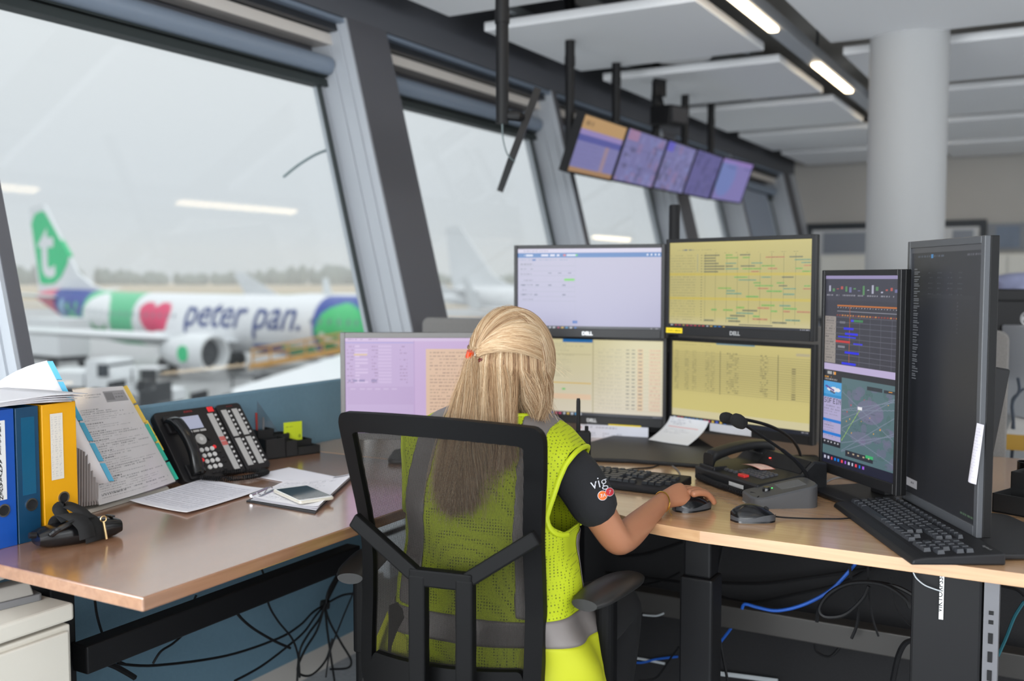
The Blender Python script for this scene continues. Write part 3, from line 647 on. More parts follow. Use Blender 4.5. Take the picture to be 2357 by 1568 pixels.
# lower right: yellow table
c = Canvas(300, 190, (214, 200, 128))
for j in range(c.h): q = j/c.h; c.a[j] = c.a[j]*(1.0-.13*math.sin(PI*min(1, q*1.5)))+np.array([.08, .1, .02])*max(0, q-.55); 
for j in range(int(c.h*.86), c.h): c.a[j] = np.array(S(222, 214, 190))*.55+c.a[j]*.45
c.rect(.34, .0, .62, .022, (120, 150, 160)); c.words(.02, .3, .03, .01, (150, 140, 100), .5); c.rect(.9, .07, .99, .1, (190, 178, 140))
for r in range(19):
    y = .115+r*.0265
    c.rect(.01, y+.018, .995, y+.0195, (130, 122, 84), .6)
    for x in (.02, .1, .16, .26, .3): c.words(x, x+.03, y, .008, (105, 100, 75), .7)
    for x in (.42, .45, .48, .66, .69): c.words(x, x+.025, y, .009, (70, 68, 60), .8, .6)
    if r > 4: c.rect(.875, y+.002, .90, y+.011, (50, 50, 50), .8)
c.rect(.37, .1, .373, .63, (60, 60, 50)); c.rect(.78, .1, .783, .63, (60, 60, 50)); taskbar(c, .95)
p0, p1 = atd(1538, 986, 3.336), atd(1870, 1022, 2.937)
mlr, W_, H_ = monitor('lower right monitor of the stack, yellow table of rows', p0, p1, .302, c, logo=False)
# left: lilac forms
c = Canvas(260, 160, (196, 170, 214))
c.rect(0, 0, 1, .035, (214, 190, 226)); c.words(.02, .2, .012, .012, (150, 125, 170), .7); c.rect(.42, .035, 1, 1, (202, 172, 216)); c.rect(0, .05, .42, .056, (150, 150, 220)); c.rect(.414, .03, .42, 1, (180, 150, 200))
for y in np.arange(.09, .48, .034):
    for x in (.01, .16, .33): c.words(x, x+.045, y, .012, (140, 110, 150), .6, .7)
    c.rect(.06, y-.006, .06+random.choice([.03, .08]), y+.012, (222, 200, 234), .7); c.rect(.2, y-.006, .28, y+.012, (216, 194, 230), .6)
c.rect(.055, .17, .135, .19, (230, 200, 130), .7); c.words(.02, .24, .44, .02, (90, 90, 150), .6)
for x in (.03, .09, .13, .18, .23, .28): c.rect(x, .53, x+.03, .545, (226, 206, 236))
c.rect(.01, .51, .41, .70, (186, 158, 204), .5); c.words(.01, .28, .80, .014, (120, 110, 120), .6)
for x in np.arange(.012, .40, .02):
    if random.random() < .7: c.rect(x, .85, x+.014, .97, (236, 130, 150), .7); c.rect(x, .86, x+.014, .89, (110, 110, 230), .8); c.rect(x, .92, x+.014, .96, (150, 140, 236), .7)
c.rect(.49, .12, .98, .97, (226, 190, 160)); c.para(.51, .9, .15, .9, .035, .013, (130, 100, 90), .6)
dl = RT.copy(); p0 = atd(785, 1000, 2.95); p0.z = .838
monitor('silver framed monitor left of the woman showing a lilac form', p0, p0+dl*.52, .32, c, bm=SILVER, logo=False, bez=(.014, .014, .016, .02), stand=(0, -.066, .24, .2))
# portrait one: dark planner above flight map
c = Canvas(150, 260, (52, 52, 62))
c.rect(0, 0, 1, .02, (150, 140, 180)); c.rect(0, .02, 1, .13, (58, 58, 70))
for k in range(16): c.rect(.05+k*.06, .05+random.random()*.03, .08+k*.06, .07+random.random()*.03, random.choice([(90, 150, 90), (120, 120, 170), (190, 190, 210), (200, 90, 80)]), .8)
c.words(.02, .95, .10, .006, (170, 170, 180), .6); c.rect(.18, .155, 1, .16, (190, 110, 40)); c.rect(.18, .185, 1, .187, (150, 150, 160), .8)
for k in range(22): c.rect(.19+k*.037, .166, .2+k*.037, .171, (180, 180, 190)); c.rect(.17+k*.038, .205, .195+k*.038, .212, random.choice([(150, 60, 40), (200, 130, 60)]), .8)
c.rect(0, .215, .165, .46, (150, 142, 136)); c.para(.01, .15, .222, .455, .014, .005, (80, 78, 80), .8)
for k in range(9): c.rect(.16, .215+k*.028, 1, .216+k*.028, (84, 84, 96))
c.rect(.36, .15, .368, .46, (170, 90, 40))
for x0, y, x1, col in ((.38, .228, .5, (60, 60, 220)), (.42, .228, .55, (60, 130, 80)), (.28, .27, .42, (40, 40, 220)), (.3, .297, .48, (40, 40, 230)), (.2, .315, .45, (30, 50, 220)), (.165, .34, .37, (200, 50, 50)), (.42, .345, .55, (50, 50, 220)), (.3, .392, .5, (20, 30, 230)), (.26, .45, .46, (30, 40, 230)), (.2, .366, .3, (130, 130, 140)), (.22, .24, .3, (110, 110, 120))): c.rect(x0, y, x1, y+.01, col)
for k in range(4): c.rect(.5+k*.14, .215, .504+k*.14, .46, (100, 100, 112), .5)
c.rect(0, .465, 1, .50, (190, 176, 214)); c.rect(0, .50, 1, .53, (32, 34, 40)); c.words(.05, .16, .508, .014, (220, 220, 220), .9); c.rect(.155, .507, .18, .522, (230, 150, 40))
c.rect(0, .53, 1, .95, (84, 112, 118))
for k in range(40): c.disc(random.uniform(.3, .98), random.uniform(.55, .93), random.uniform(.01, .07), random.uniform(.006, .03), (112, 108, 138) if k % 3 else (70, 104, 100), .5)
c.disc(.66, .68, .18, .06, (122, 114, 146), .6); c.disc(.55, .82, .15, .03, (122, 114, 146), .5)
for k in range(9): c.line(.28, random.uniform(.6, .93), 1, random.uniform(.55, .93), (130, 140, 160), .5)
for k in range(10): c.rect(.4+random.random()*.5, .6+random.random()*.32, .415+random.random()*.01+.4*0, .0, (0, 0, 0), 0)
c.line(.28, .86, .53, .68, (150, 190, 90), .8); c.rect(.50, .665, .56, .68, (235, 235, 240))
for k in range(12):
    x, y = random.uniform(.3, .95), random.uniform(.57, .92); c.rect(x, y, x+.015, y+.006, random.choice([(200, 70, 60), (210, 160, 70)]), .9)
    x, y = random.uniform(.35, .9), random.uniform(.57, .92); c.words(x, x+.08, y, .004, (60, 70, 90), .7)
c.rect(.62, .552, .82, .572, (40, 46, 54)); c.rect(.84, .556, .98, .574, (40, 46, 54)); c.rect(.9, .56, .95, .567, (220, 150, 40))
c.rect(0, .53, .265, .56, (30, 32, 38)); c.words(.01, .12, .535, .006, (230, 160, 40)); c.words(.01, .2, .547, .005, (180, 180, 180))
c.rect(0, .56, .265, .64, (70, 160, 220)); c.disc(.15, .60, .10, .012, (230, 230, 235)); c.line(.03, .585, .15, .605, (90, 50, 150), 1, 2); c.line(.1, .61, .16, .618, (60, 60, 90), 1, 2)
c.rect(0, .63, .265, .645, (40, 140, 200)); c.rect(0, .645, .265, .90, (176, 168, 206))
c.text('SOF', .015, .652, 1, (40, 40, 60)); c.text('EIN', .15, .652, 1, (40, 40, 60))
c.para(.01, .25, .69, .75, .015, .005, (110, 105, 130), .7); c.rect(0, .76, .265, .775, (20, 120, 210)); c.para(.01, .2, .78, .825, .014, .005, (110, 105, 130), .7); c.rect(0, .83, .265, .845, (20, 120, 210)); c.words(.02, .2, .85, .005, (110, 105, 130))
c.rect(0, .872, .265, .905, (34, 36, 44))
for k in range(5): c.rect(.02+k*.05, .88, .04+k*.05, .89, (210, 210, 215), .8)
c.rect(.34, .905, .72, .935, (40, 44, 54)); c.rect(.62, .90, .72, .917, (60, 180, 110))
for k in range(5): c.rect(.37+k*.07, .912, .395+k*.07, .921, (200, 180, 150), .8)
c.rect(0, .95, 1, 1, (26, 28, 48))
for k in range(12): c.rect(.03+k*.05, .962, .055+k*.05, .975, random.choice([(0, 120, 215), (235, 70, 90), (200, 200, 220), (160, 90, 220)]))
p0, p1 = atd(1883, 1085, 2.6), atd(2062, 1147, 2.28); p0.z = p1.z = .815
SCRD = print_mat('screen_pixels_dim', emit=.9, rough=.3, base=0)
mp1, Wp, Hp = monitor('small upright monitor showing a dark planner above a flight map', p0, p1, .525, c, bez=(.012, .014, .014, .026), logo=False, stand=(-.02, -.043, .20, .25), thick=.05, smat=SCRD)
# portrait two: almost dark terminal
c = Canvas(150, 270, (30, 32, 36))
for j in range(c.h): c.a[j] *= 1.5-.9*min(1, j/c.h*1.3)  # brighter upper part paints reflection and backlight into the screen
BEZEL_LIT = mat('monitor_bezel_lit', S(74, 76, 80), .4)  # paler bezel copy, the reflection on its front put into the colour
c.rect(0, 0, 1, .022, (70, 72, 76)); c.words(.1, .5, .034, .008, (90, 100, 115), .6); c.rect(.30, .03, .33, .045, (60, 120, 170)); c.words(.8, .98, .034, .006, (100, 100, 110), .6)
for r in range(46):
    y = .085+r*.0098; c.rect(.045, y, .045+random.uniform(.05, .10), y+.003, (110, 114, 120), .8)
for r in range(5):
    for x in (.27, .4, .55, .68): c.words(x, x+.06, .1+r*.02, .003, (74, 78, 84), .8)
c.rect(.25, .185, .92, .2, (40, 42, 46)); 
for r in range(9): c.rect(.68, .21+r*.014, .70, .214+r*.014, (70, 70, 76), .7)
c.rect(.0, .94, .17, .975, (130, 130, 134)); c.words(.02, .12, .953, .005, (60, 60, 66)); c.words(.8, .97, .975, .006, (90, 120, 90), .6)
p0, p1 = atd(2075, 1150, 2.36), atd(2247, 1250, 1.99); p0.z = p1.z = .793
TERM = print_mat('screen_pixels_dark', emit=1.0, rough=.38, base=0)
mp2, Wp2, Hp2 = monitor('tall upright monitor with an almost black screen at the right', p0, p1, .612, c, bez=(.014, .016, .016, .022), bm=BEZEL_LIT, logo=False, stand=(.1, -.021, .34, .26), thick=.055, smat=TERM)
MB().hexa([(.08, .05, .07), (.28, .05, .07), (.28, .062, .07), (.08, .062, .07), (.08, .05, .345), (.28, .05, .345), (.28, .108, .335), (.08, .108, .335)]).build('stand_hinge', BEZEL, mp2, bevel=.004)
# pole carrying the stack
pl = thing('monitor_pole', 'black pole rising behind the stacked monitors', 'pole', (atd(1552, 530, 3.5).x, atd(1552, 530, 3.5).y, DESK))
MB().lathe([(.019, .02), (.019, .80), (.016, .805)], 20).build('tube', FRAMEB, pl, True)
MB().lathe([(.07, 0), (.07, .012), (.03, .02)], 24).build('base', FRAMEB, pl, True)
# wide V-shaped stand foot under the lower middle monitor
q = onz(1450, 1062); st = thing('monitor_stand', 'wide low black stand foot under the lower middle monitor', 'stand', (q.x, q.y, DESK), math.radians(12))
MB().prism([(-.26, -.02), (-.20, -.06), (.0, -.035), (.30, -.06), (.33, -.02), (.12, .52), (-.10, .52)], 0, .012).build('foot', BEZEL, st, bevel=.004)
MB().box(-.05, .06, .47, .50, .012, .30).build('neck', BEZEL, st, bevel=.006)
# ------------------------------------------------------------------ office chair
CH = Vector((-1.083, 1.786, 0)); CA = math.radians(10)
CR = Vector((math.cos(CA), math.sin(CA), 0)); CF = Vector((-math.sin(CA), math.cos(CA), 0))
def cl(x, y, z): return CH+CR*x+CF*y+Vector((0, 0, z))          # chair/person frame -> world
CHAIRB = mat('chair_black_plastic', S(11, 11, 12), .55, spec=.14)
chair = thing('office_chair', 'black mesh-backed office chair the woman is sitting on', 'chair', CH-CR*.027, CA)
ZS = np.array([.46, .58, .66, .74, .80, .86, .94, 1.0, 1.05]); HW = np.array([.196, .199, .199, .197, .197, .202, .211, .216, .219])
YB = np.array([-.175, -.165, -.158, -.160, -.168, -.180, -.197, -.212, -.225])
def back(x, z, dy=0):
    k = np.interp(z, ZS, HW); return Vector((x*k, float(np.interp(z, ZS, YB))+.05*(x*x)+dy, z-.012*x*x*(z > .95)+.006*(1-x)*(z > .95)))
# outer rim as a closed swept bar (rectangular section)
def rim_path():
    out = []
    zs = np.linspace(.53, 1.02, 26)
    out += [(-1, z) for z in zs]
    for k in range(1, 6): a = math.radians(180-18*k); out.append((-1+.10+.10*math.cos(a), 1.02+.03*math.sin(a)))
    out += [(x, 1.05) for x in np.linspace(-.9, .9, 18)]
    for k in range(1, 6): a = math.radians(90-18*k); out.append((.9+.10*math.cos(a), 1.02+.03*math.sin(a)))
    out += [(1, z) for z in zs[::-1]]
    for k in range(1, 6): a = math.radians(-18*k); out.append((.9+.10*math.cos(a), .53+.055*math.sin(a)))
    out += [(x, .475) for x in np.linspace(.9, -.9, 18)]
    for k in range(1, 5): a = math.radians(-90-18*k); out.append((-.9+.10*math.cos(a), .53+.055*math.sin(a)))
    return out
rp_ = rim_path(); rings = []
for i, (x, z) in enumerate(rp_):
    top = max(0, min(1, (z-1.0)/.05)); bot = max(0, min(1, (.53-z)/.055)); w_ = .034; kx = 1-w_/np.interp(z, ZS, HW)*1.0
    ix = x*(1-.165*min(1, abs(x))) if abs(x) > .85 else x*.86
    iz = z-.040*top+.075*bot
    p_o = back(x, z); p_i = back(ix, iz)
    rings.append([p_o+Vector((0, -.014, 0)), p_i+Vector((0, -.014, 0)), p_i+Vector((0, .008, 0)), p_o+Vector((0, .012, 0))])
mb = MB(); n_ = len(rings)
vs_ = [p for r in rings for p in r]; mb.add(vs_, [(i*4+j, i*4+(j+1) % 4, (i+1) % n_*4+(j+1) % 4, (i+1) % n_*4+j) for i in range(n_) for j in range(4)])
mb.build('back_frame', CHAIRB, chair, True, bevel=.003, angle=50)
# woven mesh: open weave with real holes
mesh = bpy.data.materials.new('chair_mesh'); mesh.use_nodes = True; t = mesh.node_tree; b = t.nodes['Principled BSDF']
b.inputs['Base Color'].default_value = (*S(36, 34, 32), 1); b.inputs['Roughness'].default_value = .9; b.inputs['Specular IOR Level'].default_value = .05
tc = t.nodes.new('ShaderNodeTexCoord'); sp = t.nodes.new('ShaderNodeSeparateXYZ'); t.links.new(tc.outputs['Object'], sp.inputs[0])
ms = []
for ax_, f_ in ((0, 2500), (2, 3300)):
    m1 = t.nodes.new('ShaderNodeMath'); m1.operation = 'MULTIPLY'; m1.inputs[1].default_value = f_; t.links.new(sp.outputs[ax_], m1.inputs[0])
    m2 = t.nodes.new('ShaderNodeMath'); m2.operation = 'SINE'; t.links.new(m1.outputs[0], m2.inputs[0]); ms.append(m2)
mx = t.nodes.new('ShaderNodeMath'); mx.operation = 'MAXIMUM'; t.links.new(ms[0].outputs[0], mx.inputs[0]); t.links.new(ms[1].outputs[0], mx.inputs[1])
gt = t.nodes.new('ShaderNodeMath'); gt.operation = 'GREATER_THAN'; gt.inputs[1].default_value = .32; t.links.new(mx.outputs[0], gt.inputs[0])
t.links.new(gt.outputs[0], b.inputs['Alpha'])
g = MB(); vs_ = []; nx, nz = 24, 40
for j in range(nz):
    for i in range(nx):
        vs_.append(back(-.9+1.8*i/(nx-1), .50+.535*j/(nz-1), .002))
g.add(vs_, [(j*nx+i, j*nx+i+1, (j+1)*nx+i+1, (j+1)*nx+i) for j in range(nz-1) for i in range(nx-1)])
g.build('mesh_back', mesh, chair, True)
def bar(p, q, wd_, th, nm='back_brace', m=CHAIRB):
    p, q = Vector(p), Vector(q); d = (q-p).normalized(); yv = Vector((0, 1, 0)); s_ = d.cross(yv).normalized(); b_ = MB()
    h = [p-s_*wd_/2-yv*th/2, p+s_*wd_/2-yv*th/2, p+s_*wd_/2+yv*th/2, p-s_*wd_/2+yv*th/2]
    b_.hexa(h+[v+(q-p) for v in h]); return b_.build(nm, m, chair, bevel=.004)
yk = -.165
bar((-.182, -.186, .835), (-.032, -.212, .742), .030, .022); bar((.208, -.186, .832), (.074, -.212, .742), .030, .022)
bar((-.044, -.212, .740), (.088, -.212, .740), .034, .024)
bar((-.027, -.212, .745), (-.027, -.215, .40), .036, .026, 'back_upright'); bar((.072, -.212, .745), (.072, -.215, .40), .036, .026, 'back_upright')
SEATF = mat('seat_black_fabric', S(26, 26, 28), .9)
mb = MB(); mb.prism(rr(.46, .44, .08, 6, 0, .08), .40, .47); mb.build('seat', SEATF, chair, True, bevel=.025, seg=3)
mb = MB(); mb.prism(rr(.42, .40, .08, 6, 0, .08), .375, .40); mb.build('seat_shell', CHAIRB, chair)
bar((.02, -.215, .40), (.02, .0, .37), .10, .03, 'tilt_arm')
for sx in (-1, 1):
    A = MB(); zz = .655 if sx > 0 else .655
    A.prism(rr(.038, .055, .015, 4, sx*.285, .045), .47, .66); A.build('arm_sleeve', CHAIRB, chair, bevel=.003)
    A = MB(); A.prism(rr(.030, .045, .012, 4, sx*.285, .045), .33, .48); A.build('arm_post', CHAIRB, chair)
    A = MB(); A.box(min(sx*.15, sx*.30), max(sx*.15, sx*.30), .02, .07, .33, .36); A.build('arm_bracket', CHAIRB, chair)
    A = MB(); Mx = Matrix.Translation((sx*.288, .055, .668)) @ Matrix.Rotation(-sx*math.radians(12), 4, 'Z')
    rg = []
    for k in range(11):
        y = -.115+.23*k/10; w_ = .044*(1-.35*abs(2*k/10-1)**4); zt = .022-.012*(2*k/10-1)**2
        rg.append([Mx @ Vector((w_*math.cos(a), y, (zt if math.sin(a) > 0 else .014)*math.sin(a))) for a in np.linspace(0, 2*PI, 20, endpoint=False)])
    A.loft(rg); A.build('armrest', mat('armrest_soft_black', S(34, 33, 32), .38), chair, True, angle=60)
MB().lathe([(.03, .08), (.03, .375)], 16).build('gas_column', STEEL, chair, True)
for k in range(5):
    a = 2*PI*k/5+.3; d_ = Vector((math.cos(a), math.sin(a), 0))
    lg = MB().tube([Vector((0, 0, .11)), d_*.15+Vector((0, 0, .10)), d_*.30+Vector((0, 0, .075))], [.028, .024, .018], 8).build('base_leg', CHAIRB, chair, True)
    MB().tube([d_*.30+Vector((-d_.y, d_.x, 0))*.02+Vector((0, 0, .03)), d_*.30-Vector((-d_.y, d_.x, 0))*.02+Vector((0, 0, .03))], .03, 14).build('castor', BLACKP, lg, True)
# ------------------------------------------------------------------ seated woman
SKIN = mat('skin', S(164, 110, 80), .48, noise=(30, .06)); SKIN.node_tree.nodes['Principled BSDF'].inputs['Subsurface Weight'].default_value = .08
SKIN.node_tree.nodes['Principled BSDF'].inputs['Subsurface Radius'].default_value = (.012, .005, .003)
SHIRT = mat('black_cotton', S(24, 24, 27), .92, bump=(900, .3)); TROUS = mat('black_trousers', S(18, 18, 20), .95)
woman = thing('person', 'woman with long blond hair in yellow hi-vis vest seated typing at the desk', 'person', CH, CA)
WI = Matrix.Rotation(-CA, 4, 'Z') @ Matrix.Translation(-CH)
def L(p): return WI @ Vector(p)
def skin_mesh(name, joints, edges, m, parent, sub=2, root=(0,)):
    """joints: (point, rx, ry); one continuous skin grown over a skeleton"""
    me = bpy.data.meshes.new(name); me.from_pydata([tuple(j[0]) for j in joints], edges, []); me.update()
    o = bpy.data.objects.new(name, me); COL.objects.link(o)
    md = o.modifiers.new('skin', 'SKIN'); md.use_smooth_shade = True; md.branch_smoothing = .5
    for i, j in enumerate(joints):
        sv = me.skin_vertices[0].data[i]; sv.radius = (j[1], j[2] if len(j) > 2 else j[1]); sv.use_root = (i in root)
    sd = o.modifiers.new('sub', 'SUBSURF'); sd.levels = sub; sd.render_levels = sub
    dg = bpy.context.evaluated_depsgraph_get(); me2 = bpy.data.meshes.new_from_object(o.evaluated_get(dg)); bpy.data.objects.remove(o); bpy.data.meshes.remove(me)
    me2.name = name; me2.materials.clear(); me2.polygons.foreach_set('use_smooth', [True]*len(me2.polygons))
    return link(name, me2, m, parent)
HC = L(cw((1170-1178.5)/FPX*2.16, 2.16, 1.128))                  # head centre
EL = L((-.838, 1.935, .752)); WR = L((-.826, 2.172, .802)); SH = Vector((.176, .035, .935)); SHL = Vector((-.160, .05, .955))
ELL = Vector((-.25, .30, .765)); WRL = Vector((-.10, .555, .806))
MOUSE = L((-.786, 2.252, DESK))
hd = (Vector((MOUSE.x, MOUSE.y, 0))-Vector((WR.x, WR.y, 0))).normalized(); hs = Vector((hd.y, -hd.x, 0))    # hand forward, hand right
ROOTS = [0]
J = [((0, .0, .54), .14, .095), ((0, .0, .64), .12, .085), ((.0, .012, .76), .12, .085), ((.005, .034, .88), .13, .085), ((.01, .055, .985), .055, .05), ((.015, .066, 1.04), .045, .047), ((HC.x, HC.y-.005, HC.z-.02), .062, .07), ((HC.x, HC.y, HC.z+.05), .064, .072)]
Ed = [(0, 1), (1, 2), (2, 3), (3, 4), (4, 5), (5, 6), (6, 7)]
def chain(start, pts):
    k = start
    for p in pts:
        J.append(p)
        if k is None: ROOTS.append(len(J)-1)
        else: Ed.append((k, len(J)-1))
        k = len(J)-1
    return k
mid = lambda a, b, s: Vector(a)*(1-s)+Vector(b)*s
wrR = chain(3, [((.10, .04, .945), .05, .05), (SH, .046, .046), (mid(SH, EL, .5), .040, .040), (EL, .036, .036), (mid(EL, WR, .3), .036, .034), (mid(EL, WR, .7), .028, .025), (WR, .022, .018)])
wrL = chain(3, [((-.09, .04, .94), .05, .05), (SHL, .046, .046), (mid(SHL, ELL, .5), .040, .040), (ELL, .036, .036), (mid(ELL, WRL, .4), .033, .031), (WRL, .022, .018)])
for sx in (-1, 1):
    chain(0, [((sx*.10, .02, .535), .07, .065), ((sx*.16, .25, .53), .055, .05), ((sx*.185, .39, .515), .04, .042), ((sx*.183, .38, .38), .036, .038), ((sx*.17, .33, .20), .03, .032), ((sx*.17, .31, .07), .026, .026), ((sx*.18, .40, .045), .03, .022)])
def hand(wr, k0, fwd, side, rest_z, palm_up=.012):
    """palm and five fingers resting over a mouse or keys; side points to the little finger"""
    up = Vector((0, 0, 1)); w0 = Vector(wr)
    chain(k0, [(w0+fwd*.03+up*.004, .028, .014), (w0+fwd*.058+up*.008, .033, .0135), (w0+fwd*.078+up*.008, .031, .011)])
    for q, (off, ln) in enumerate(((-.027, .074), (-.009, .082), (.009, .076), (.026, .060))):
        b0 = w0+fwd*(.070-.004*abs(q-1))+side*off+up*.010
        f2 = (fwd+side*off*5).normalized()
        chain(None, [(b0, .0088, .0088), (b0+f2*.022+up*.003, .0088, .0088), (b0+f2*(.022+ln*.40)-up*.002, .0080), (b0+f2*(.022+ln*.66)-up*.016, .0076), (b0+f2*(.022+ln*.80)-up*.030, .0066)])
    tb_ = w0+fwd*.028-side*.022
    chain(None, [(tb_-up*.0, .0125), (tb_+fwd*.026-side*.018-up*.010, .0105), (tb_+fwd*.050-side*.020-up*.018, .0092), (tb_+fwd*.064-side*.016-up*.022, .0075)])
hand(WR, wrR, hd, hs, 0); hand(WRL, wrL, Vector((.25, .97, 0)), Vector((-.97, .25, 0)), 0)
body = skin_mesh('body', J, Ed, SKIN, woman, root=tuple(ROOTS))
# T-shirt: torso plus short sleeves
SJ = [((0, .0, .53), .155, .11), ((0, .0, .64), .15, .105), ((0, .012, .76), .16, .108), ((.005, .034, .885), .166, .106), ((.01, .052, .985), .072, .06), ((.012, .062, 1.03), .056, .054)]
SE = [(0, 1), (1, 2), (2, 3), (3, 4), (4, 5)]
for s_, e_ in ((SH, EL), (SHL, ELL)):
    k = 3; 
    for p in [((s_.x*.6, s_.y+.005, .945), .066, .062), (s_, .062, .062), (mid(s_, e_, .40), .058, .056), (mid(s_, e_, .72), .057, .055)]:
        SJ.append(p); SE.append((k, len(SJ)-1)); k = len(SJ)-1
shirt = skin_mesh('t_shirt', SJ, SE, SHIRT, woman)
TJ = [((0, .0, .53), .16, .105)]; TE = []
for sx in (-1, 1):
    k = 0
    for p in [((sx*.11, .03, .535), .10, .09), ((sx*.165, .25, .535), .09, .082), ((sx*.195, .41, .525), .07, .07), ((sx*.185, .39, .36), .062, .064), ((sx*.17, .33, .20), .056, .058), ((sx*.17, .31, .10), .054, .054)]:
        TJ.append((Vector(p[0]), *p[1:])); TE.append((k, len(TJ)-1)); k = len(TJ)-1
skin_mesh('trousers', TJ, TE, TROUS, woman)
for sx in (-1, 1):
    rg = [[Vector((sx*.18+.045*s*math.cos(a), .27+.24*q, .055+.05*h*math.sin(a))) for a in np.linspace(0, 2*PI, 14, endpoint=False)] for q, s, h in ((0, .5, .6), (.12, .85, 1), (.5, .95, .95), (.85, .9, .7), (1, .45, .4))]
    MB().loft(rg).build('shoe', BLACKP, woman, True)
# hi-vis vest: a loft round the torso, cut away for the arms
def torso(z, a, off):                         # a: 0 = right side, pi/2 = front, -pi/2 = back
    z += .05*0; zs = [.46, .52, .58, .66, .76, .84, .90, .94, .975, 1.01, 1.045]
    hw = [.245, .235, .215, .180, .166, .172, .186, .192, .186, .140, .070]
    hd_ = [.118, .118, .117, .115, .115, .118, .116, .108, .094, .076, .058]
    cy = [.0, .0, .0, .005, .012, .022, .036, .044, .05, .056, .06]
    w_, d_, c_ = (float(np.interp(z, zs, q)) for q in (hw, hd_, cy))
    fold = .008*math.sin(a*7+z*9)*max(0, min(1, (.70-z)/.15))+.004*math.sin(a*5+z*30)+.003*math.sin(a*3-z*42)
    e = 2.5; ca, sa = math.cos(a), math.sin(a)
    r = (abs(ca)**e+abs(sa)**e)**(-1/e)
    x_ = .012+(w_+off+fold)*r*ca; return Vector((x_, c_+(d_+off+fold)*r*sa, z-.07*x_*max(0, min(1, (z-.7)/.2))))
VEST = bpy.data.materials.new('hi_vis_mesh'); VEST.use_nodes = True; t = VEST.node_tree; b = t.nodes['Principled BSDF']; b.inputs['Roughness'].default_value = .75
tc = t.nodes.new('ShaderNodeTexCoord'); vo = t.nodes.new('ShaderNodeTexVoronoi'); vo.inputs['Scale'].default_value = 165; vo.inputs['Randomness'].default_value = .12; t.links.new(tc.outputs['Object'], vo.inputs['Vector'])
r_ = t.nodes.new('ShaderNodeValToRGB'); r_.color_ramp.elements[0].position = .20; r_.color_ramp.elements[0].color = (*S(92, 98, 6), 1); r_.color_ramp.elements[1].position = .34; r_.color_ramp.elements[1].color = (*S(176, 190, 8), 1)
t.links.new(vo.outputs['Distance'], r_.inputs[0]); t.links.new(r_.outputs[0], b.inputs['Base Color'])
LIME = mat('lime_binding', S(186, 200, 14), .6); LIMEC = mat('lime_cloth', S(166, 170, 10), .7); REFL = mat('reflective_grey_tape', S(118, 111, 108), .42, .15, noise=(40, .05))
def vest_shell(off, z0=.46, z1=1.042, na=280, nz=150):
    vs_ = []; zz = z0+(z1-z0)*(1-(1-np.linspace(0, 1, nz))**1.7)
    for z in zz:
        for k in range(na): vs_.append(torso(float(z), 2*PI*k/na, off))
    fs_ = [(j*na+k, j*na+(k+1) % na, (j+1)*na+(k+1) % na, (j+1)*na+k) for j in range(nz-1) for k in range(na)]
    return vs_, fs_
def cut(vs_, fs_, test):
    keep = [f for f in fs_ if test(sum((vs_[i] for i in f), Vector())/4)]
    used = sorted({i for f in keep for i in f}); mp = {i: n for n, i in enumerate(used)}
    return [vs_[i] for i in used], [tuple(mp[i] for i in f) for f in keep]
def arm_edge(z): return float(np.interp(z, [.79, .805, .825, .85, .87, .92, .96, .99], [.25, .185, .165, .157, .160, .172, .186, .205]))
def in_vest(c):
    if c.z > .79 and abs(c.x-.006) > arm_edge(c.z): return False
    if c.y > .05 and abs(c.x) < .04+.10*max(0, c.z-.70) : return False          # open front
    if c.z > .985 and c.y > .045 and abs(c.x) < .085: return False
    return True
def cloth(name, vs_, fs_, m, parent, th=.003):
    from collections import Counter
    ec_ = Counter(tuple(sorted((f[i], f[(i+1) % len(f)]))) for f in fs_ for i in range(len(f))); nb = {}
    for (p, q), n_ in ec_.items():
        if n_ == 1: nb.setdefault(p, []).append(q); nb.setdefault(q, []).append(p)
    vs_ = [Vector(v) for v in vs_]
    for _ in range(8):                        # even out the cut edge
        mv = {p: vs_[p]*.5+(vs_[q[0]]+vs_[q[1]])*.25 for p, q in nb.items() if len(q) == 2}
        for p, v in mv.items(): vs_[p] = v
    me = bpy.data.meshes.new(name); me.from_pydata([tuple(v) for v in vs_], [], fs_); me.polygons.foreach_set('use_smooth', [True]*len(me.polygons)); me.update()
    o = link(name, me, m, parent)
    if th: s_ = o.modifiers.new('t', 'SOLIDIFY'); s_.thickness = th; s_.offset = 0
    return o
v_, f_ = vest_shell(.016); vv, ff = cut(v_, f_, in_vest); vest = cloth('hi_vis_vest', vv, ff, VEST, woman)
v2, f2 = vest_shell(.0195)
def stripe(c):
    x = abs(c.x-.006); zc = c.z
    lo = float(np.interp(zc, [.5, .80, .9, .96, .99], [.115, .098, .098, .092, .086])); return lo < x < lo+.052 and zc > .645 and in_vest(c) and abs(c.y) > -1
vv, ff = cut(v2, f2, stripe); cloth('shoulder_tape', vv, ff, REFL, vest, .0015)
vv, ff = cut(v2, f2, lambda c: .585 < c.z < .640 and in_vest(c)); cloth('waist_tape', vv, ff, REFL, vest, .0015)
vv, ff = cut(v2, f2, lambda c: .645 < c.z < .785 and c.x > 0 and .16 < math.atan2(c.y-.01, c.x) < .46 and in_vest(c)); cloth('front_tape', vv, ff, REFL, vest, .0015)
for sx in (-1, 1): vv, ff = cut(v2, f2, lambda c: c.z < .585 and in_vest(c) and c.x*sx > .12); cloth('hem_panel', vv, ff, LIMEC, vest, .0015)
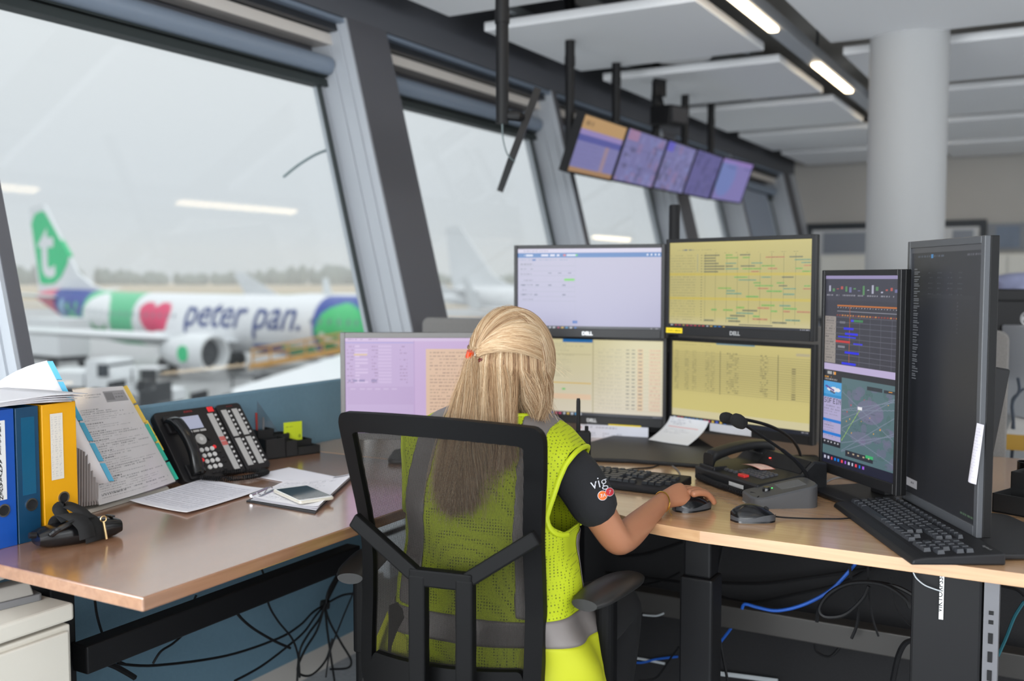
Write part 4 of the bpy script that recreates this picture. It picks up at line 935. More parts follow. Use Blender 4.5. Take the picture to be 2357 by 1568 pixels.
for sx in (-1, 1):                            # binding round the arm holes, up the back and down the front
    loop = []
    for sy in (-1, 1):
        pts = []
        for z in np.linspace(.793, .990, 36):
            best = None
            for a in np.linspace(0, PI/2, 260):
                q = torso(float(z), a*sy if sx > 0 else PI-a*sy, .0185)
                e_ = abs(abs(q.x-.006)-arm_edge(float(z)))
                if best is None or e_ < best[0]: best = (e_, q)
            if best[0] < .004: pts.append(best[1])
        loop += pts if sy < 0 else pts[::-1]
    MB().tube([(loop[max(0, i-1)]+loop[i]*2+loop[min(len(loop)-1, i+1)])/4 for i in range(len(loop))], .0055, 8).build('binding', LIME, vest, True)
pts = [torso(1.040, a, .017) for a in np.linspace(PI+.35, 2*PI-.35, 30)]
MB().tube(pts, .005, 8).build('neck_binding', LIME, vest, True)
# sleeve print, laid onto the cloth of the right sleeve
from mathutils.bvhtree import BVHTree
bvh = BVHTree.FromPolygons([v.co for v in shirt.data.vertices], [tuple(p.vertices) for p in shirt.data.polygons])
WR3 = Matrix.Rotation(-CA, 3, 'Z')
def cloth_pt(u, v, off=.0012):
    o_ = L(CP); d_ = (WR3 @ ray(u, v)).normalized(); hit, nr, _, _ = bvh.ray_cast(o_, d_)
    return None if hit is None else hit+nr*off
def sleeve_print(name, vs2, fs2, u0, v0, k, rot, m, off=.0012):
    ca, sa = math.cos(rot), math.sin(rot)
    ps_ = [cloth_pt(u0+k*(x*ca-y*sa), v0-k*(x*sa+y*ca), off) for x, y, *_z in vs2]
    fs2 = [f_ for f_ in fs2 if all(ps_[i] is not None for i in f_)]
    me = bpy.data.meshes.new(name); me.from_pydata([tuple(p) if p is not None else (0, 0, .5) for p in ps_], [], fs2); me.update(); return link(name, me, m, shirt)
PRW = mat('print_white', S(210, 210, 216), .7)
sleeve_print('lettering', *text_geo('vig', 1, 0, -.008), 1361, 1127, 36, .24, PRW)
cir = lambda r, n=20: ([(0, 0)]+[(r*math.cos(2*PI*i/n), r*math.sin(2*PI*i/n)) for i in range(n)], [(0, i+1, (i+1) % n+1) for i in range(n)])
for (u_, v_, r_, col_, tx_) in ((1386, 1141, 10, S(226, 110, 40), '7A'), (1402, 1133, 9, S(196, 44, 56), '7')):
    sleeve_print('badge_rim', *cir(r_), u_, v_, 1.12, 0, PRW, .0012)
    sleeve_print('badge', *cir(r_), u_, v_, 1.0, 0, mat('badge_%d' % u_, col_, .7), .0016)
    tv_, tf_ = text_geo(tx_, 1, .2, .01); cx_ = max(p[0] for p in tv_)/2
    sleeve_print('badge_mark', [(p[0]-cx_, p[1]-.34) for p in tv_], tf_, u_, v_, r_*1.1, .2, PRW, .0022)
# bracelet
bp = [WR-(WR-EL).normalized()*.012+(hs*.026*math.cos(a)+Vector((0, 0, 1))*.022*math.sin(a))+(WR-EL).normalized()*.006*math.sin(a) for a in np.linspace(0, 2*PI, 28, endpoint=False)]
br = MB().tube(bp, .0016, 6, closed=True).build('bracelet', mat('gold', S(220, 176, 84), .25, 1), woman, True)
br['label'] = 'thin gold bracelet'
MB().tube([bp[0], bp[0]+Vector((0, 0, -.018)), bp[0]+Vector((.006, 0, -.026))], .0009, 5).build('bracelet_tail', MATS['gold'], br)
# ---------------------------------------------------------------- face and hair
hR = (Matrix.Rotation(-CA, 3, 'Z') @ RT); hB = (Matrix.Rotation(-CA, 3, 'Z') @ -fh); hU = Vector((0, 0, 1))   # view-right, towards-viewer, up in the person's frame
gz = (hR*.84-hB*.54).normalized(); gs = gz.cross(hU)           # gaze and the woman's right
def headpt(g, s_, u_, base=HC): return base+gz*g+gs*s_+hU*u_
FR = [(-.105, .018, .022), (-.085, .042, .035), (-.05, .060, .050), (-.01, .069, .058), (.03, .074, .066), (.07, .066, .064), (.098, .040, .042), (.112, .014, .016)]
rings = []
for z, w_, dq in FR:
    sh = .022 if z < -.04 else .0
    rings.append([headpt(sh+dq*1.18*math.sin(a)+.01, w_*math.cos(a), z) for a in np.linspace(0, 2*PI, 26, endpoint=False)])
fc = MB().loft(rings).build('face', SKIN, body, True)
MB().loft([[headpt(.075+.004, x*.006, .012), headpt(.09, 0, .012-.0), headpt(.075, -x*.006, .012)] for x in (1,)]+[[headpt(.082, .013, -.026), headpt(.108, 0, -.024), headpt(.082, -.013, -.026)]]).build('nose', SKIN, fc, True)
MB().tube([headpt(.078, .022, -.052), headpt(.09, 0, -.053), headpt(.078, -.022, -.052)], [.003, .006, .003], 8).build('mouth', mat('lips', S(176, 96, 90), .45), fc, True)
for sx in (-1, 1):
    MB().lathe([(.001, -.011), (.008, -.007), (.011, 0), (.008, .007), (.001, .011)], 12, Matrix.Translation(headpt(.07, sx*.03, .008))).build('eye', WHITEP, fc, True)
    MB().lathe([(.001, -.016), (.012, -.010), (.016, 0), (.012, .012), (.001, .018)], 10, Matrix.Translation(headpt(-.005, sx*.07, .0)) @ Matrix.Scale(.5, 4, gs)).build('ear', SKIN, fc, True)
HAIRC = [S(176, 146, 108), S(214, 190, 152), S(146, 112, 78)]
hm = bpy.data.materials.new('blond_hair'); hm.use_nodes = True; t = hm.node_tree; b = t.nodes['Principled BSDF']
hi = t.nodes.new('ShaderNodeAttribute'); hi.attribute_name = 'tone'; r_ = t.nodes.new('ShaderNodeValToRGB'); t.links.new(hi.outputs['Fac'], r_.inputs[0]); t.links.new(r_.outputs[0], b.inputs['Base Color'])
for k, (p_, c_) in enumerate(((0, S(112, 80, 54)), (.3, S(164, 129, 94)), (.65, S(196, 167, 131)), (1, S(226, 206, 176)))):
    e_ = r_.color_ramp.elements[k] if k < 2 else r_.color_ramp.elements.new(p_)
    e_.position = p_; e_.color = (*c_, 1)
b.inputs['Roughness'].default_value = .42; b.inputs['Specular IOR Level'].default_value = .4
UND = mat('hair_underlayer', S(176, 142, 102), .7)
hair = MB(); RX, RB, RU = .090, .098, .118               # hair volume half axes: view-right, viewer, up
def scalp(d, k=1.0):
    d = Vector(d).normalized(); return HC+hR*(d.x*RX*k+.004)+hB*(d.y*RB*k)+hU*(d.z*RU*k+.005)
def vdir(x, y, z): return Vector((x, y, z)).normalized()
rg = []
for th in np.linspace(-.95, 1.0, 16):
    z = math.sin(th*PI/2); r__ = max(.02, math.sqrt(max(0, 1-z*z)))
    rg.append([scalp((r__*math.cos(a), r__*math.sin(a), z), .93) for a in np.linspace(0, 2*PI, 28, endpoint=False)])
hair.loft(rg); hcap = hair.build('hair', UND, woman, True)
CLIP = vdir(-.93, .62, .20); CLP = scalp(CLIP, 1.03)
def slerp(a, b, s_):
    w_ = a.angle(b); return (a*math.sin((1-s_)*w_)+b*math.sin(s_*w_))/math.sin(w_) if w_ > 1e-4 else a.copy()
R_ = random.Random(5); strands = []; tones = []
def tone(x, base=.5): tones.append(max(0, min(1, base+.22*math.sin(x*19+.7)+.16*math.sin(x*47)+.10*math.sin(x*101)+R_.gauss(0, .10))))
G = lambda s_: R_.gauss(0, s_)
def clump(x, f=9): return math.sin(x*f*2.1+1.3)*.5+math.sin(x*f*5.3)*.3
def tail(p0, u0, tx, tb, tz, n=12, wob=.008):            # hang from p0 to a target (view-right, viewer, z) with a soft curve
    out = []; a = Vector(p0); bpt = HC+hR*tx+hB*tb; bpt.z = tz; ph = tx*70+R_.random()*1.2
    for k in range(1, n+1):
        s_ = k/n; q = a.lerp(bpt, s_); q.z = a.z+(bpt.z-a.z)*s_
        hx = (tx-(a-HC).dot(hR)); e_ = s_**.7-s_
        q = q+hR*(hx*e_)+hR*(wob*math.sin(s_*5+ph)*s_)+hB*(.012*math.sin(s_*PI))
        out.append(q)
    return out
# half-up layer swept to the clip, then falling as part of the long back hair
for k in range(7600):
    u = R_.random(); v = R_.random()
    st_ = vdir(-.75+1.72*u, -.55+.9*v, .35+.75*(1-abs(2*u-1.05))-.15*v)
    if R_.random() < .35: st_ = vdir(.95+G(.05), -.1+.5*v, .25+.35*u)
    k_ = 1.0+.03*clump(u*2+v*3)+abs(G(.012)); pts = []
    for s_ in np.linspace(0, 1, 12):
        d_ = slerp(st_, CLIP, s_); kk = k_+.05*math.sin(s_*PI)*(.5+.5*clump(u*4)); kk += (1.02-kk)*s_**3
        pts.append(scalp(d_, kk)+hU*G(.0008)*(1-s_))
    pts[-1] = CLP+hR*G(.005)+hU*G(.006)+hB*G(.004)
    if R_.random() < .75:
        c_ = min(1, max(0, u*.6+v*.4+G(.12))); pts += tail(pts[-1], 0, -.148+.10*c_+G(.006), .172+abs(G(.010)), .90+G(.02)-.03*c_)
    strands.append(pts); tone(u*1.3+v*.7, .55)
# a twisted lock carried across the back of the head from the right
for k in range(3200):
    u = R_.random(); v = R_.random(); st_ = vdir(.97-.25*v, .05+.45*v, .04+.30*u); pts = []; ph = R_.random()*6.28
    for s_ in np.linspace(0, 1, 14):
        d_ = slerp(st_, CLIP, s_); bun = .010*s_**.5; pts.append(scalp(d_, 1.035+.03*math.sin(s_*PI))+hU*(bun*math.sin(ph+s_*5)*.6+.012*math.sin(s_*PI))+hB*bun*math.cos(ph+s_*5)*.4)
    pts[-1] = CLP+hR*G(.005)+hU*G(.006)+hB*G(.004)
    pts += tail(pts[-1], 0, -.13+.06*R_.random()+G(.008), .172+abs(G(.01)), .90+G(.02)); strands.append(pts); tone(v*.8+.3, .5)
# lower back hair falling straight
for k in range(8800):
    u = R_.random(); a = math.radians(200-105*u); st_ = vdir(math.cos(a), math.sin(a), .45-.85*R_.random())
    pts = [scalp(st_, .97+abs(G(.02))) ]; d2 = st_.copy()
    for q in range(3): d2 = vdir(d2.x, d2.y, d2.z-.12); pts.append(scalp(d2, .98+.02*q+abs(G(.012))))
    tx = -.150+.155*u+G(.010)+.010*clump(u*3); strands.append(pts+tail(pts[-1], 0, tx, .165+abs(G(.012)), .875+G(.022)+.02*abs(u-.5), 13)); tone(u*1.5, .5)
# curtain on the right hand side, over the ear down to the collar
for k in range(9600):
    u = R_.random(); v = R_.random()
    st_ = vdir(.15+.45*u, -.25+.75*v, .95-.3*u); en_ = vdir(.98, -.35+1.05*v*v+.15*u, -.12-.28*v); k_ = 1.01+.03*clump(v*3+u)+abs(G(.015)); pts = []
    for s_ in np.linspace(0, 1, 10): pts.append(scalp(slerp(st_, en_, s_), k_+.05*math.sin(s_*PI)))
    tx = .080-.040*v+G(.010)+.006*clump(v*3); strands.append(pts+tail(pts[-1], 0, tx, -.01+.075*v+G(.01), 1.0+.06*v*R_.random()+G(.02), 10, .012)); tone(v*1.2+u*.5, .5)
# middle fall between the back hair and the curtain
for k in range(3600):
    u = R_.random(); a = math.radians(100-70*u); st_ = vdir(math.cos(a), math.sin(a), .62*R_.random()-.02); pts = [scalp(st_, .98+abs(G(.015)))]; d2 = st_.copy()
    for q in range(4): d2 = vdir(d2.x, d2.y, d2.z-.14); pts.append(scalp(d2, .99+.01*q+abs(G(.01))))
    if u < .3: tg = (.0+.02*u+G(.01), .160+abs(G(.01)), .91+G(.03))
    else: tg = (.034+.045*u+G(.010), .085+G(.01), 1.015+.04*R_.random())
    strands.append(pts+tail(pts[-1], 0, *tg, 11, .009)); tone(u*1.4+.2, .45)
# stray flyaway hairs
for k in range(160):
    a = R_.random()*2*PI; st_ = vdir(math.cos(a), .3+.5*R_.random(), math.sin(a)*.9+.2); p0 = scalp(st_, 1.0); d_ = (p0-HC).normalized()
    l_ = .028*R_.uniform(.3, 1); g_ = G(.012); strands.append([p0+d_*(l_*s_)-hU*.03*s_*s_+hR*g_*s_*s_ for s_ in np.linspace(0, 1, 6)]); tone(0, .6)
cu = bpy.data.hair_curves.new('hair_strand'); cu.add_curves([len(s_) for s_ in strands])
cu.attributes['position'].data.foreach_set('vector', np.array([tuple(p) for s_ in strands for p in s_], np.float32).ravel())
ra = cu.attributes.new('radius', 'FLOAT', 'POINT') if 'radius' not in cu.attributes else cu.attributes['radius']
ra.data.foreach_set('value', np.concatenate([np.linspace(.00026, .00013, len(s_)) for s_ in strands]).astype(np.float32))
ta = cu.attributes.new('tone', 'FLOAT', 'POINT'); ta.data.foreach_set('value', np.concatenate([np.full(len(s_), tn) for s_, tn in zip(strands, tones)]).astype(np.float32))
assert len(tones) == len(strands)
ho = bpy.data.objects.new('hair_strands', cu); COL.objects.link(ho); cu.materials.append(hm); ho.parent = hcap; ho['kind'] = 'stuff'
# claw clip
CLM = mat('amber_clip', S(196, 62, 14), .15, spec=.7, coat=.6); CLD = mat('dark_amber_clip', S(84, 20, 12), .15, coat=.6)
cv = (CLP-HC).normalized(); ct = hU.cross(cv).normalized()
cp_ = MB().tube([CLP+cv*.004+ct*-.006-hU*.008, CLP+cv*.012+hU*-.002, CLP+cv*.013+ct*.004+hU*.008], [.007, .010, .008], 10).build('hair_clip', CLM, hcap, True)
MB().tube([CLP+hR*.010+hU*-.010+hB*.012, CLP+hR*.018-hU*.006+hB*.013, CLP+hR*.026+hU*-.012+hB*.010], [.006, .009, .004], 8).build('clip_jaw', CLD, cp_, True)
MB().tube([CLP+cv*.006+hU*(.011*math.cos(a))+ct*.011*math.sin(a) for a in np.linspace(0, 2*PI, 16, endpoint=False)], .0014, 6, closed=True).build('clip_spring', STEEL, cp_, True)
# ------------------------------------------------------------------ things on the walnut desk
def frame(o, x, y):                            # matrix from an origin and two axes
    x = Vector(x).normalized(); y = Vector(y); y = (y-x*y.dot(x)).normalized(); z = x.cross(y)
    return Matrix(((x.x, y.x, z.x, o[0]), (x.y, y.y, z.y, o[1]), (x.z, y.z, z.z, o[2]), (0, 0, 0, 1)))
def thing_m(name, label, cat, M, group=None):
    t = thing(name, label, cat, (0, 0, 0), 0, group); t.matrix_world = M; return t
CARD = mat('grey_card', S(96, 94, 92), .8)
HOLE = mat('dark_hole', S(16, 16, 18), .8)
def binder(label, y0, wd_, col, h=.283, x0=-1.886, dep=.29, hy=.5):
    m = mat('binder_'+label.split()[0], col, .42)
    t = thing('ring_binder', label, 'binder', (x0, y0, DESK), 0, 'lever arch binders in a row')
    MB().box(-.003, 0, 0, wd_, 0, h).build('spine', m, t, bevel=.0012, seg=1)
    MB().box(-dep, -.003, 0, .003, 0, h).build('cover', m, t); MB().box(-dep, -.003, wd_-.003, wd_, 0, h).build('cover', m, t)
    MB().box(-dep+.012, -.02, .006, wd_-.006, .006, h-.02).build('paper_block', mat('paper_edges', S(226, 224, 222), .8), t)
    zc = .078
    Mh = Matrix.Translation((.0006, wd_*hy, zc)) @ Matrix.Rotation(PI/2, 4, 'Y')
    MB().lathe([(.0135, -.001), (.0135, .0014), (.0105, .0014), (.0105, -.001)], 28, Mh, cap=False).build('finger_ring', STEEL, t, True)
    MB().lathe([(.0, -.0004), (.0107, -.0004), (.0107, 0), (0, 0)], 24, Mh).build('finger_hole', HOLE, t)
    return t
b1 = binder('blue lever arch binder with white strip lettered CHARTER AANVRAGEN', 1.166, .090, S(14, 76, 166), hy=.68)
b2 = binder('teal navy lever arch binder between the blue and yellow ones', 1.259, .052, S(12, 62, 94), hy=.58)
b3 = binder('yellow lever arch binder with a handwritten white label', 1.319, .082, S(230, 164, 8), hy=.56)
l1 = MB().box(0, .001, .040, .069, .100, .262).build('label_strip', WHITEP, b1)
vs_, fs_ = [], []
for k, ch_ in enumerate('CHARTER AANVRAGEN'):          # letters stacked one under another down the strip
    if ch_ == ' ': continue
    tv_, tf_ = text_geo(ch_, .0115, 0, .0003); cx_ = (max(p[0] for p in tv_)+min(p[0] for p in tv_))/2
    fs_ += [tuple(i_+len(vs_) for i_ in q_) for q_ in tf_]; vs_ += [(.0014, .0565+p[0]-cx_, .2485-k*.0092+p[1]) for p in tv_]
MB().add(vs_, fs_).build('lettering', BLACKP, l1)
MB().box(.0, .0006, .012, .042, .10, .262).build('label_pocket', mat('clear_pocket_teal', S(24, 88, 122), .2), b2)
c = Canvas(30, 90, (222, 216, 206))
for k in range(3): c.para(.1+.28*k, .3+.28*k, .06, .95, .03, .012, (120, 120, 140), .5)
sheet('label_strip', c, lambda s, q: (.0012, .018+.030*s, .262-.142*q), PAPER, b3)
# sheaf of paper lying over the binders
t = thing('paper_stack', 'loose sheaf of white paper lying on top of the three binders', 'paper', (-2.035, 1.23, DESK+.2835))
for k in range(7):
    g = []; nx, ny = 10, 8; dx, dy, an = .004*k, .003*k*(-1)**k, .02*(k-3)
    for j in range(ny):
        for i in range(nx):
            x, y = -.11+.265*i/(nx-1), -.16+.32*j/(ny-1); X = x*math.cos(an)-y*math.sin(an)+dx; Y = x*math.sin(an)+y*math.cos(an)+dy
            g.append((X, Y, .0035+.0022*k+.006*max(0, (x-.06)/.1)**2*math.sin(y*14+1)+.004*max(0, -y/.15)))
    o = MB().add(g, [(j*nx+i, j*nx+i+1, (j+1)*nx+i+1, (j+1)*nx+i) for j in range(ny-1) for i in range(nx-1)]).build('sheet', mat('white_paper', S(236, 234, 238), .7), t, True)
    md = o.modifiers.new('t', 'SOLIDIFY'); md.thickness = .0012
fo = MB().box(-.08, .10, .05, .175, -.0, .0022).build('folder_sheet', mat('manila', S(236, 196, 110), .7), t)
# tabbed flip display
CLEAR = bpy.data.materials.new('clear_sleeve'); CLEAR.use_nodes = True; tt = CLEAR.node_tree; tt.nodes.remove(tt.nodes['Principled BSDF'])
tr = tt.nodes.new('ShaderNodeBsdfTransparent'); tr.inputs[0].default_value = (.97, .97, .98, 1); gs_ = tt.nodes.new('ShaderNodeBsdfGlossy'); gs_.inputs['Roughness'].default_value = .12
mx = tt.nodes.new('ShaderNodeMixShader'); mx.inputs[0].default_value = .12; tt.links.new(tr.outputs[0], mx.inputs[1]); tt.links.new(gs_.outputs[0], mx.inputs[2]); tt.links.new(mx.outputs[0], tt.nodes['Material Output'].inputs[0])
fb = thing('flip_display', 'tabbed flip file display standing between yellow binder and black phone', 'file', (-2.02, 1.52, DESK))
MB().hexa([(-.13, -.055, 0), (.035, -.04, 0), (-.02, .27, 0), (-.14, .28, 0), (-.13, -.055, .012), (.03, -.04, .009), (-.025, .265, .009), (-.14, .28, .012)]).build('base', mat('beige_metal', S(186, 180, 170), .5), fb, bevel=.003)
MB().box(-.135, -.13, -.03, .26, .012, .20).build('back_rest', mat('beige_metal', S(0, 0, 0)), fb)
c = Canvas(150, 210, (218, 213, 211)); c.rect(.0, 0, .985, .985, (214, 209, 207))
c.words(.18, .5, .06, .012, (80, 80, 80), .8); c.words(.2, .45, .085, .01, (90, 90, 90), .7); c.rect(.55, .045, .96, .15, (150, 146, 146)); c.rect(.57, .055, .72, .135, (90, 88, 88), .6); c.words(.74, .94, .07, .012, (90, 90, 90)); c.words(.74, .9, .1, .012, (90, 90, 90))
for y0, n in ((.20, 5), (.33, 2), (.40, 3), (.48, 4), (.58, 2), (.64, 5), (.76, 1), (.80, 6), (.93, 1)):
    c.words(.05, .35, y0, .009, (40, 40, 40), .9, 1)
    for k in range(n): c.words(.05, random.uniform(.5, .95), y0+.02+k*.02, .007, (80, 80, 82), .75)
def quad_fn(tl, tr_, bl, br_, bow=0): 
    tl, tr_, bl, br_ = map(Vector, (tl, tr_, bl, br_))
    return lambda s, q: (tl*(1-s)+tr_*s)*(1-q)+(bl*(1-s)+br_*s)*q+Vector((bow*math.sin(PI*s)*q, 0, bow*.4*math.sin(PI*q)))
o_ = Vector((-2.02, 1.52, DESK))
PTL, PTR, PBL, PBR = Vector((-2.165, 1.600, 1.043))-o_, Vector((-2.165, 1.750, 1.038))-o_, Vector((-1.985, 1.530, .787))-o_, Vector((-2.045, 1.812, .787))-o_
sheet('open_page', c, quad_fn(PTL, PTR, PBL, PBR, .008), PAPER, fb)
sl = quad_fn(PTL+Vector((.003, -.004, .004)), PTR+Vector((.003, .006, .004)), PBL+Vector((.003, -.004, -.002)), PBR+Vector((.003, .006, -.002)), .008)
g = [tuple(sl(i/8, j/8)) for j in range(9) for i in range(9)]
MB().add(g, [(j*9+i, (j+1)*9+i, (j+1)*9+i+1, j*9+i+1) for j in range(8) for i in range(8)]).build('clear_sleeve', CLEAR, fb, True)
TABS = [mat('tab_yellow', S(224, 186, 60), .4), mat('tab_green', S(20, 168, 140), .4), mat('tab_blue', S(70, 168, 206), .4)]
def tabs(p, q, side, cols, parent, n0=0):
    n = len(cols)
    for k, cm in enumerate(cols):
        a, b_ = p.lerp(q, k/n+.01), p.lerp(q, (k+1)/n-.01)
        MB().hexa([a, b_, b_+side, a+side]+[v+Vector((.002, -.001, .0015)) for v in (a, b_, b_+side, a+side)]).build('index_tab', cm, parent)
tabs(PTR, PBR, Vector((.0, .011, .002)), [TABS[0], TABS[0], TABS[1], TABS[1], TABS[1]], fb)
tabs(PTR.lerp(PBR, .38)+Vector((-.004, .006, .001)), PTR.lerp(PBR, .7)+Vector((-.004, .006, .001)), Vector((.0, .011, .002)), [TABS[0], TABS[0]], fb)
# the lifted leaf with blue tabs
LT, LB = Vector((-2.085, 1.475, 1.128))-o_, Vector((-1.985, 1.560, .835))-o_; LT2, LB2 = Vector((-2.19, 1.395, 1.062))-o_, Vector((-2.10, 1.47, .79))-o_
sl2 = quad_fn(LT2, LT, LB2, LB)
WPM = mat('white_paper', S(236, 234, 238), .7)
g = [tuple(sl2(i/6, j/6)+Vector((0, 0, .01*math.sin(PI*i/6)))) for j in range(7) for i in range(7)]
lf = MB().add(g, [(j*7+i, (j+1)*7+i, (j+1)*7+i+1, j*7+i+1) for j in range(6) for i in range(6)]).build('lifted_leaf', WPM, fb, True)
md = lf.modifiers.new('t', 'SOLIDIFY'); md.thickness = .002
tabs(LT, LB, Vector((.008, .008, 0)), [TABS[2]]*6, lf)
for k in range(14):                           # fanned lower edges of the other sleeves
    a = k/14; p0 = Vector((-1.990-.002*k, 1.50-.006*k*.6+.03*(1-a), .788))-o_; 
    MB().hexa([p0, p0+Vector((-.11, -.02, 0)), p0+Vector((-.125, -.022, .19-.004*k)), p0+Vector((-.03+.02*a, .025-.01*a, .09+.05*math.sin(a*2)))]+[v+Vector((.0008, .0016, 0)) for v in (p0, p0+Vector((-.11, -.02, 0)), p0+Vector((-.125, -.022, .19-.004*k)), p0+Vector((-.03+.02*a, .025-.01*a, .09+.05*math.sin(a*2))))]).build('sleeve_leaf', mat('grey_sleeve', S(150, 142, 140), .4), fb)
# ---- desk phone with key module
PH = mat('phone_black', S(24, 23, 25), .45, spec=.4); SILK = mat('phone_silver', S(176, 174, 172), .45); KEYM = mat('phone_key_grey', S(206, 204, 202), .5)
LCDW = print_mat('lcd_pixels', emit=.8, rough=.3, base=0)
REDL = mat('red_lamp', S(200, 30, 36), .4, emit=(1, .03, .04), es=.25)
BRANDR = mat('phone_lettering_red', S(150, 40, 44), .5)
pm_ = frame((-2.045, 1.845, DESK+.006), (.10, 1, 0), (-.62, .06, .785))
ph = thing_m('desk_phone', 'black office phone with handset and key module in front of the blue panel', 'phone', pm_)
MB().prism(rr(.205, .225, .014, 4, .1025, .1125), -.022, 0).build('body', PH, ph, bevel=.003)
MB().prism([(.01, .20), (.195, .20), (.195, .02), (.01, .02)], -.05, -.022).build('wedge', PH, ph)
c = Canvas(60, 30, (176, 182, 206)); c.words(.2, .5, .12, .06, (190, 140, 100), .6); c.words(.6, .9, .12, .06, (190, 140, 100), .6); c.words(.1, .9, .85, .05, (120, 130, 180), .4)
sheet('lcd', c, lambda s, q: (.072+.065*s, .200-.042*q, .001), LCDW, ph)
text_obj('lettering', 'AVAYA', .009, BRANDR, ph, Matrix.Translation((.11, .212, .0012)), bold=.0003)
MB().box(.176, .196, .205, .222, -.004, .002).build('message_lamp', REDL, ph, bevel=.002)
for x in (.074, .097, .12): MB().box(x, x+.019, .147, .153, 0, .0022).build('soft_key', SILK, ph)
MB().lathe([(.017, 0), (.017, .003), (.015, .0038)], 26, Matrix.Translation((.108, .122, 0))).build('navigation_ring', SILK, ph)
MB().lathe([(.006, .0035), (.006, .005)], 18, Matrix.Translation((.108, .122, 0))).build('centre_key', KEYM, ph)
for x, y in ((.080, .124), (.136, .120), (.139, .092), (.082, .058)): MB().lathe([(.0055, 0), (.0055, .003)], 14, Matrix.Translation((x, y, 0))).build('round_key', REDL if (x > .137 or y < .07) else PH, ph)
km = MB().lathe([(.0066, 0), (.0066, .003), (.0055, .0036)], 18).mesh('key'); km.materials.append(KEYM)
for r in range(4):
    for q in range(3):
        o = bpy.data.objects.new('key', km); COL.objects.link(o); o.parent = ph; o.location = (.094+q*.0175, .088-r*.0185, 0)
km2 = MB().box(-.005, .005, -.003, .003, 0, .003).mesh('key', bevel=.001, seg=1); km2.materials.append(PH)
for x, y in ((.148, .074), (.15, .058), (.15, .042), (.077, .074), (.078, .042), (.08, .028), (.098, .014), (.112, .014), (.126, .014), (.14, .02)):
    o = bpy.data.objects.new('key', km2); COL.objects.link(o); o.parent = ph; o.location = (x, y, 0)
def strip_col(parent, x, w_, y0, y1, n, hl=()):
    MB().box(x, x+w_, y0, y1, 0, .0012).build('label_strip', SILK, parent)
    dot = MB().lathe([(.0034, 0), (.0034, .0026)], 12).mesh('key'); dot.materials.append(KEYM)
    for k in range(n):
        yk_ = y0+(k+.5)*(y1-y0)/n
        o = bpy.data.objects.new('key', dot); COL.objects.link(o); o.parent = parent; o.location = (x+w_+.0065, yk_, 0)
        if k in hl: MB().box(x, x+w_, yk_-(y1-y0)/n*.42, yk_+(y1-y0)/n*.42, .0012, .0018).build('coloured_label', mat('label_red', S(190, 96, 92), .5), parent)
strip_col(ph, .168, .019, .012, .200, 12, (6, 5))
mm = thing_m('key_module', 'slim black key module with two paper strips beside the phone', 'phone module', pm_ @ Matrix.Translation((.2085, 0, 0)))
MB().prism(rr(.088, .225, .012, 4, .044, .1125), -.022, 0).build('body', PH, mm, bevel=.003)
MB().prism([(.01, .20), (.078, .20), (.078, .02), (.01, .02)], -.05, -.022).build('wedge', PH, mm)
strip_col(mm, .010, .019, .115, .205, 6); strip_col(mm, .010, .019, .016, .108, 6); strip_col(mm, .048, .019, .115, .205, 6); strip_col(mm, .048, .019, .016, .108, 6)
text_obj('lettering', 'AVAYA', .007, BRANDR, mm, Matrix.Translation((.045, .213, .0008)))
# handset lying in its cradle
hp = crv([(.035, .188, .012), (.036, .170, .030), (.038, .12, .040), (.039, .07, .036), (.040, .030, .020), (.040, .012, .012)], 5)
rg = []
for i, p in enumerate(hp):
    s_ = i/(len(hp)-1); w_ = .021-.005*math.sin(PI*s_); h_ = .013+.006*(abs(2*s_-1)**3)
    rg.append([p+Vector((w_*math.copysign(abs(math.cos(a))**.7, math.cos(a)), 0, h_*math.copysign(abs(math.sin(a))**.8, math.sin(a)))) for a in np.linspace(0, 2*PI, 18, endpoint=False)])
MB().loft(rg).build('handset', BLACKG, ph, True, angle=60)
MB().box(.018, .058, .15, .205, 0, .012).build('cradle', PH, ph, bevel=.004); MB().box(.018, .058, .006, .05, 0, .008).build('cradle', PH, ph, bevel=.003)
def coil(name, path, r, turns, wire, m, parent, M=None):
    path = crv(path, 12); n = turns*8; ls = [0]
    for a, b_ in zip(path, path[1:]): ls.append(ls[-1]+(b_-a).length)
    out = []
    for k in range(n+1):
        l_ = ls[-1]*k/n; j = max(0, min(len(path)-2, int(np.searchsorted(ls, l_))-1)); f_ = (l_-ls[j])/max(1e-6, ls[j+1]-ls[j]); p = path[j].lerp(path[j+1], f_); d_ = (path[j+1]-path[j]).normalized()
        sd = d_.cross(Vector((0, 0, 1))).normalized(); up = sd.cross(d_); a = 2*PI*k/8
        out.append(p+sd*(r*math.cos(a))+up*(r*math.sin(a)))
    if M is not None: out = [M @ p for p in out]
    return MB().tube(out, wire, 5).build(name, m, parent, True)
CI = pm_.inverted()
coil('coiled_cord', [CI @ Vector(p) for p in ((-2.035, 1.89, .785), (-1.965, 1.92, .782), (-1.93, 1.99, .783), (-1.945, 2.045, .783), (-2.0, 2.03, .782), (-2.035, 1.97, .785))], .0058, 62, .0019, BLACKP, ph)
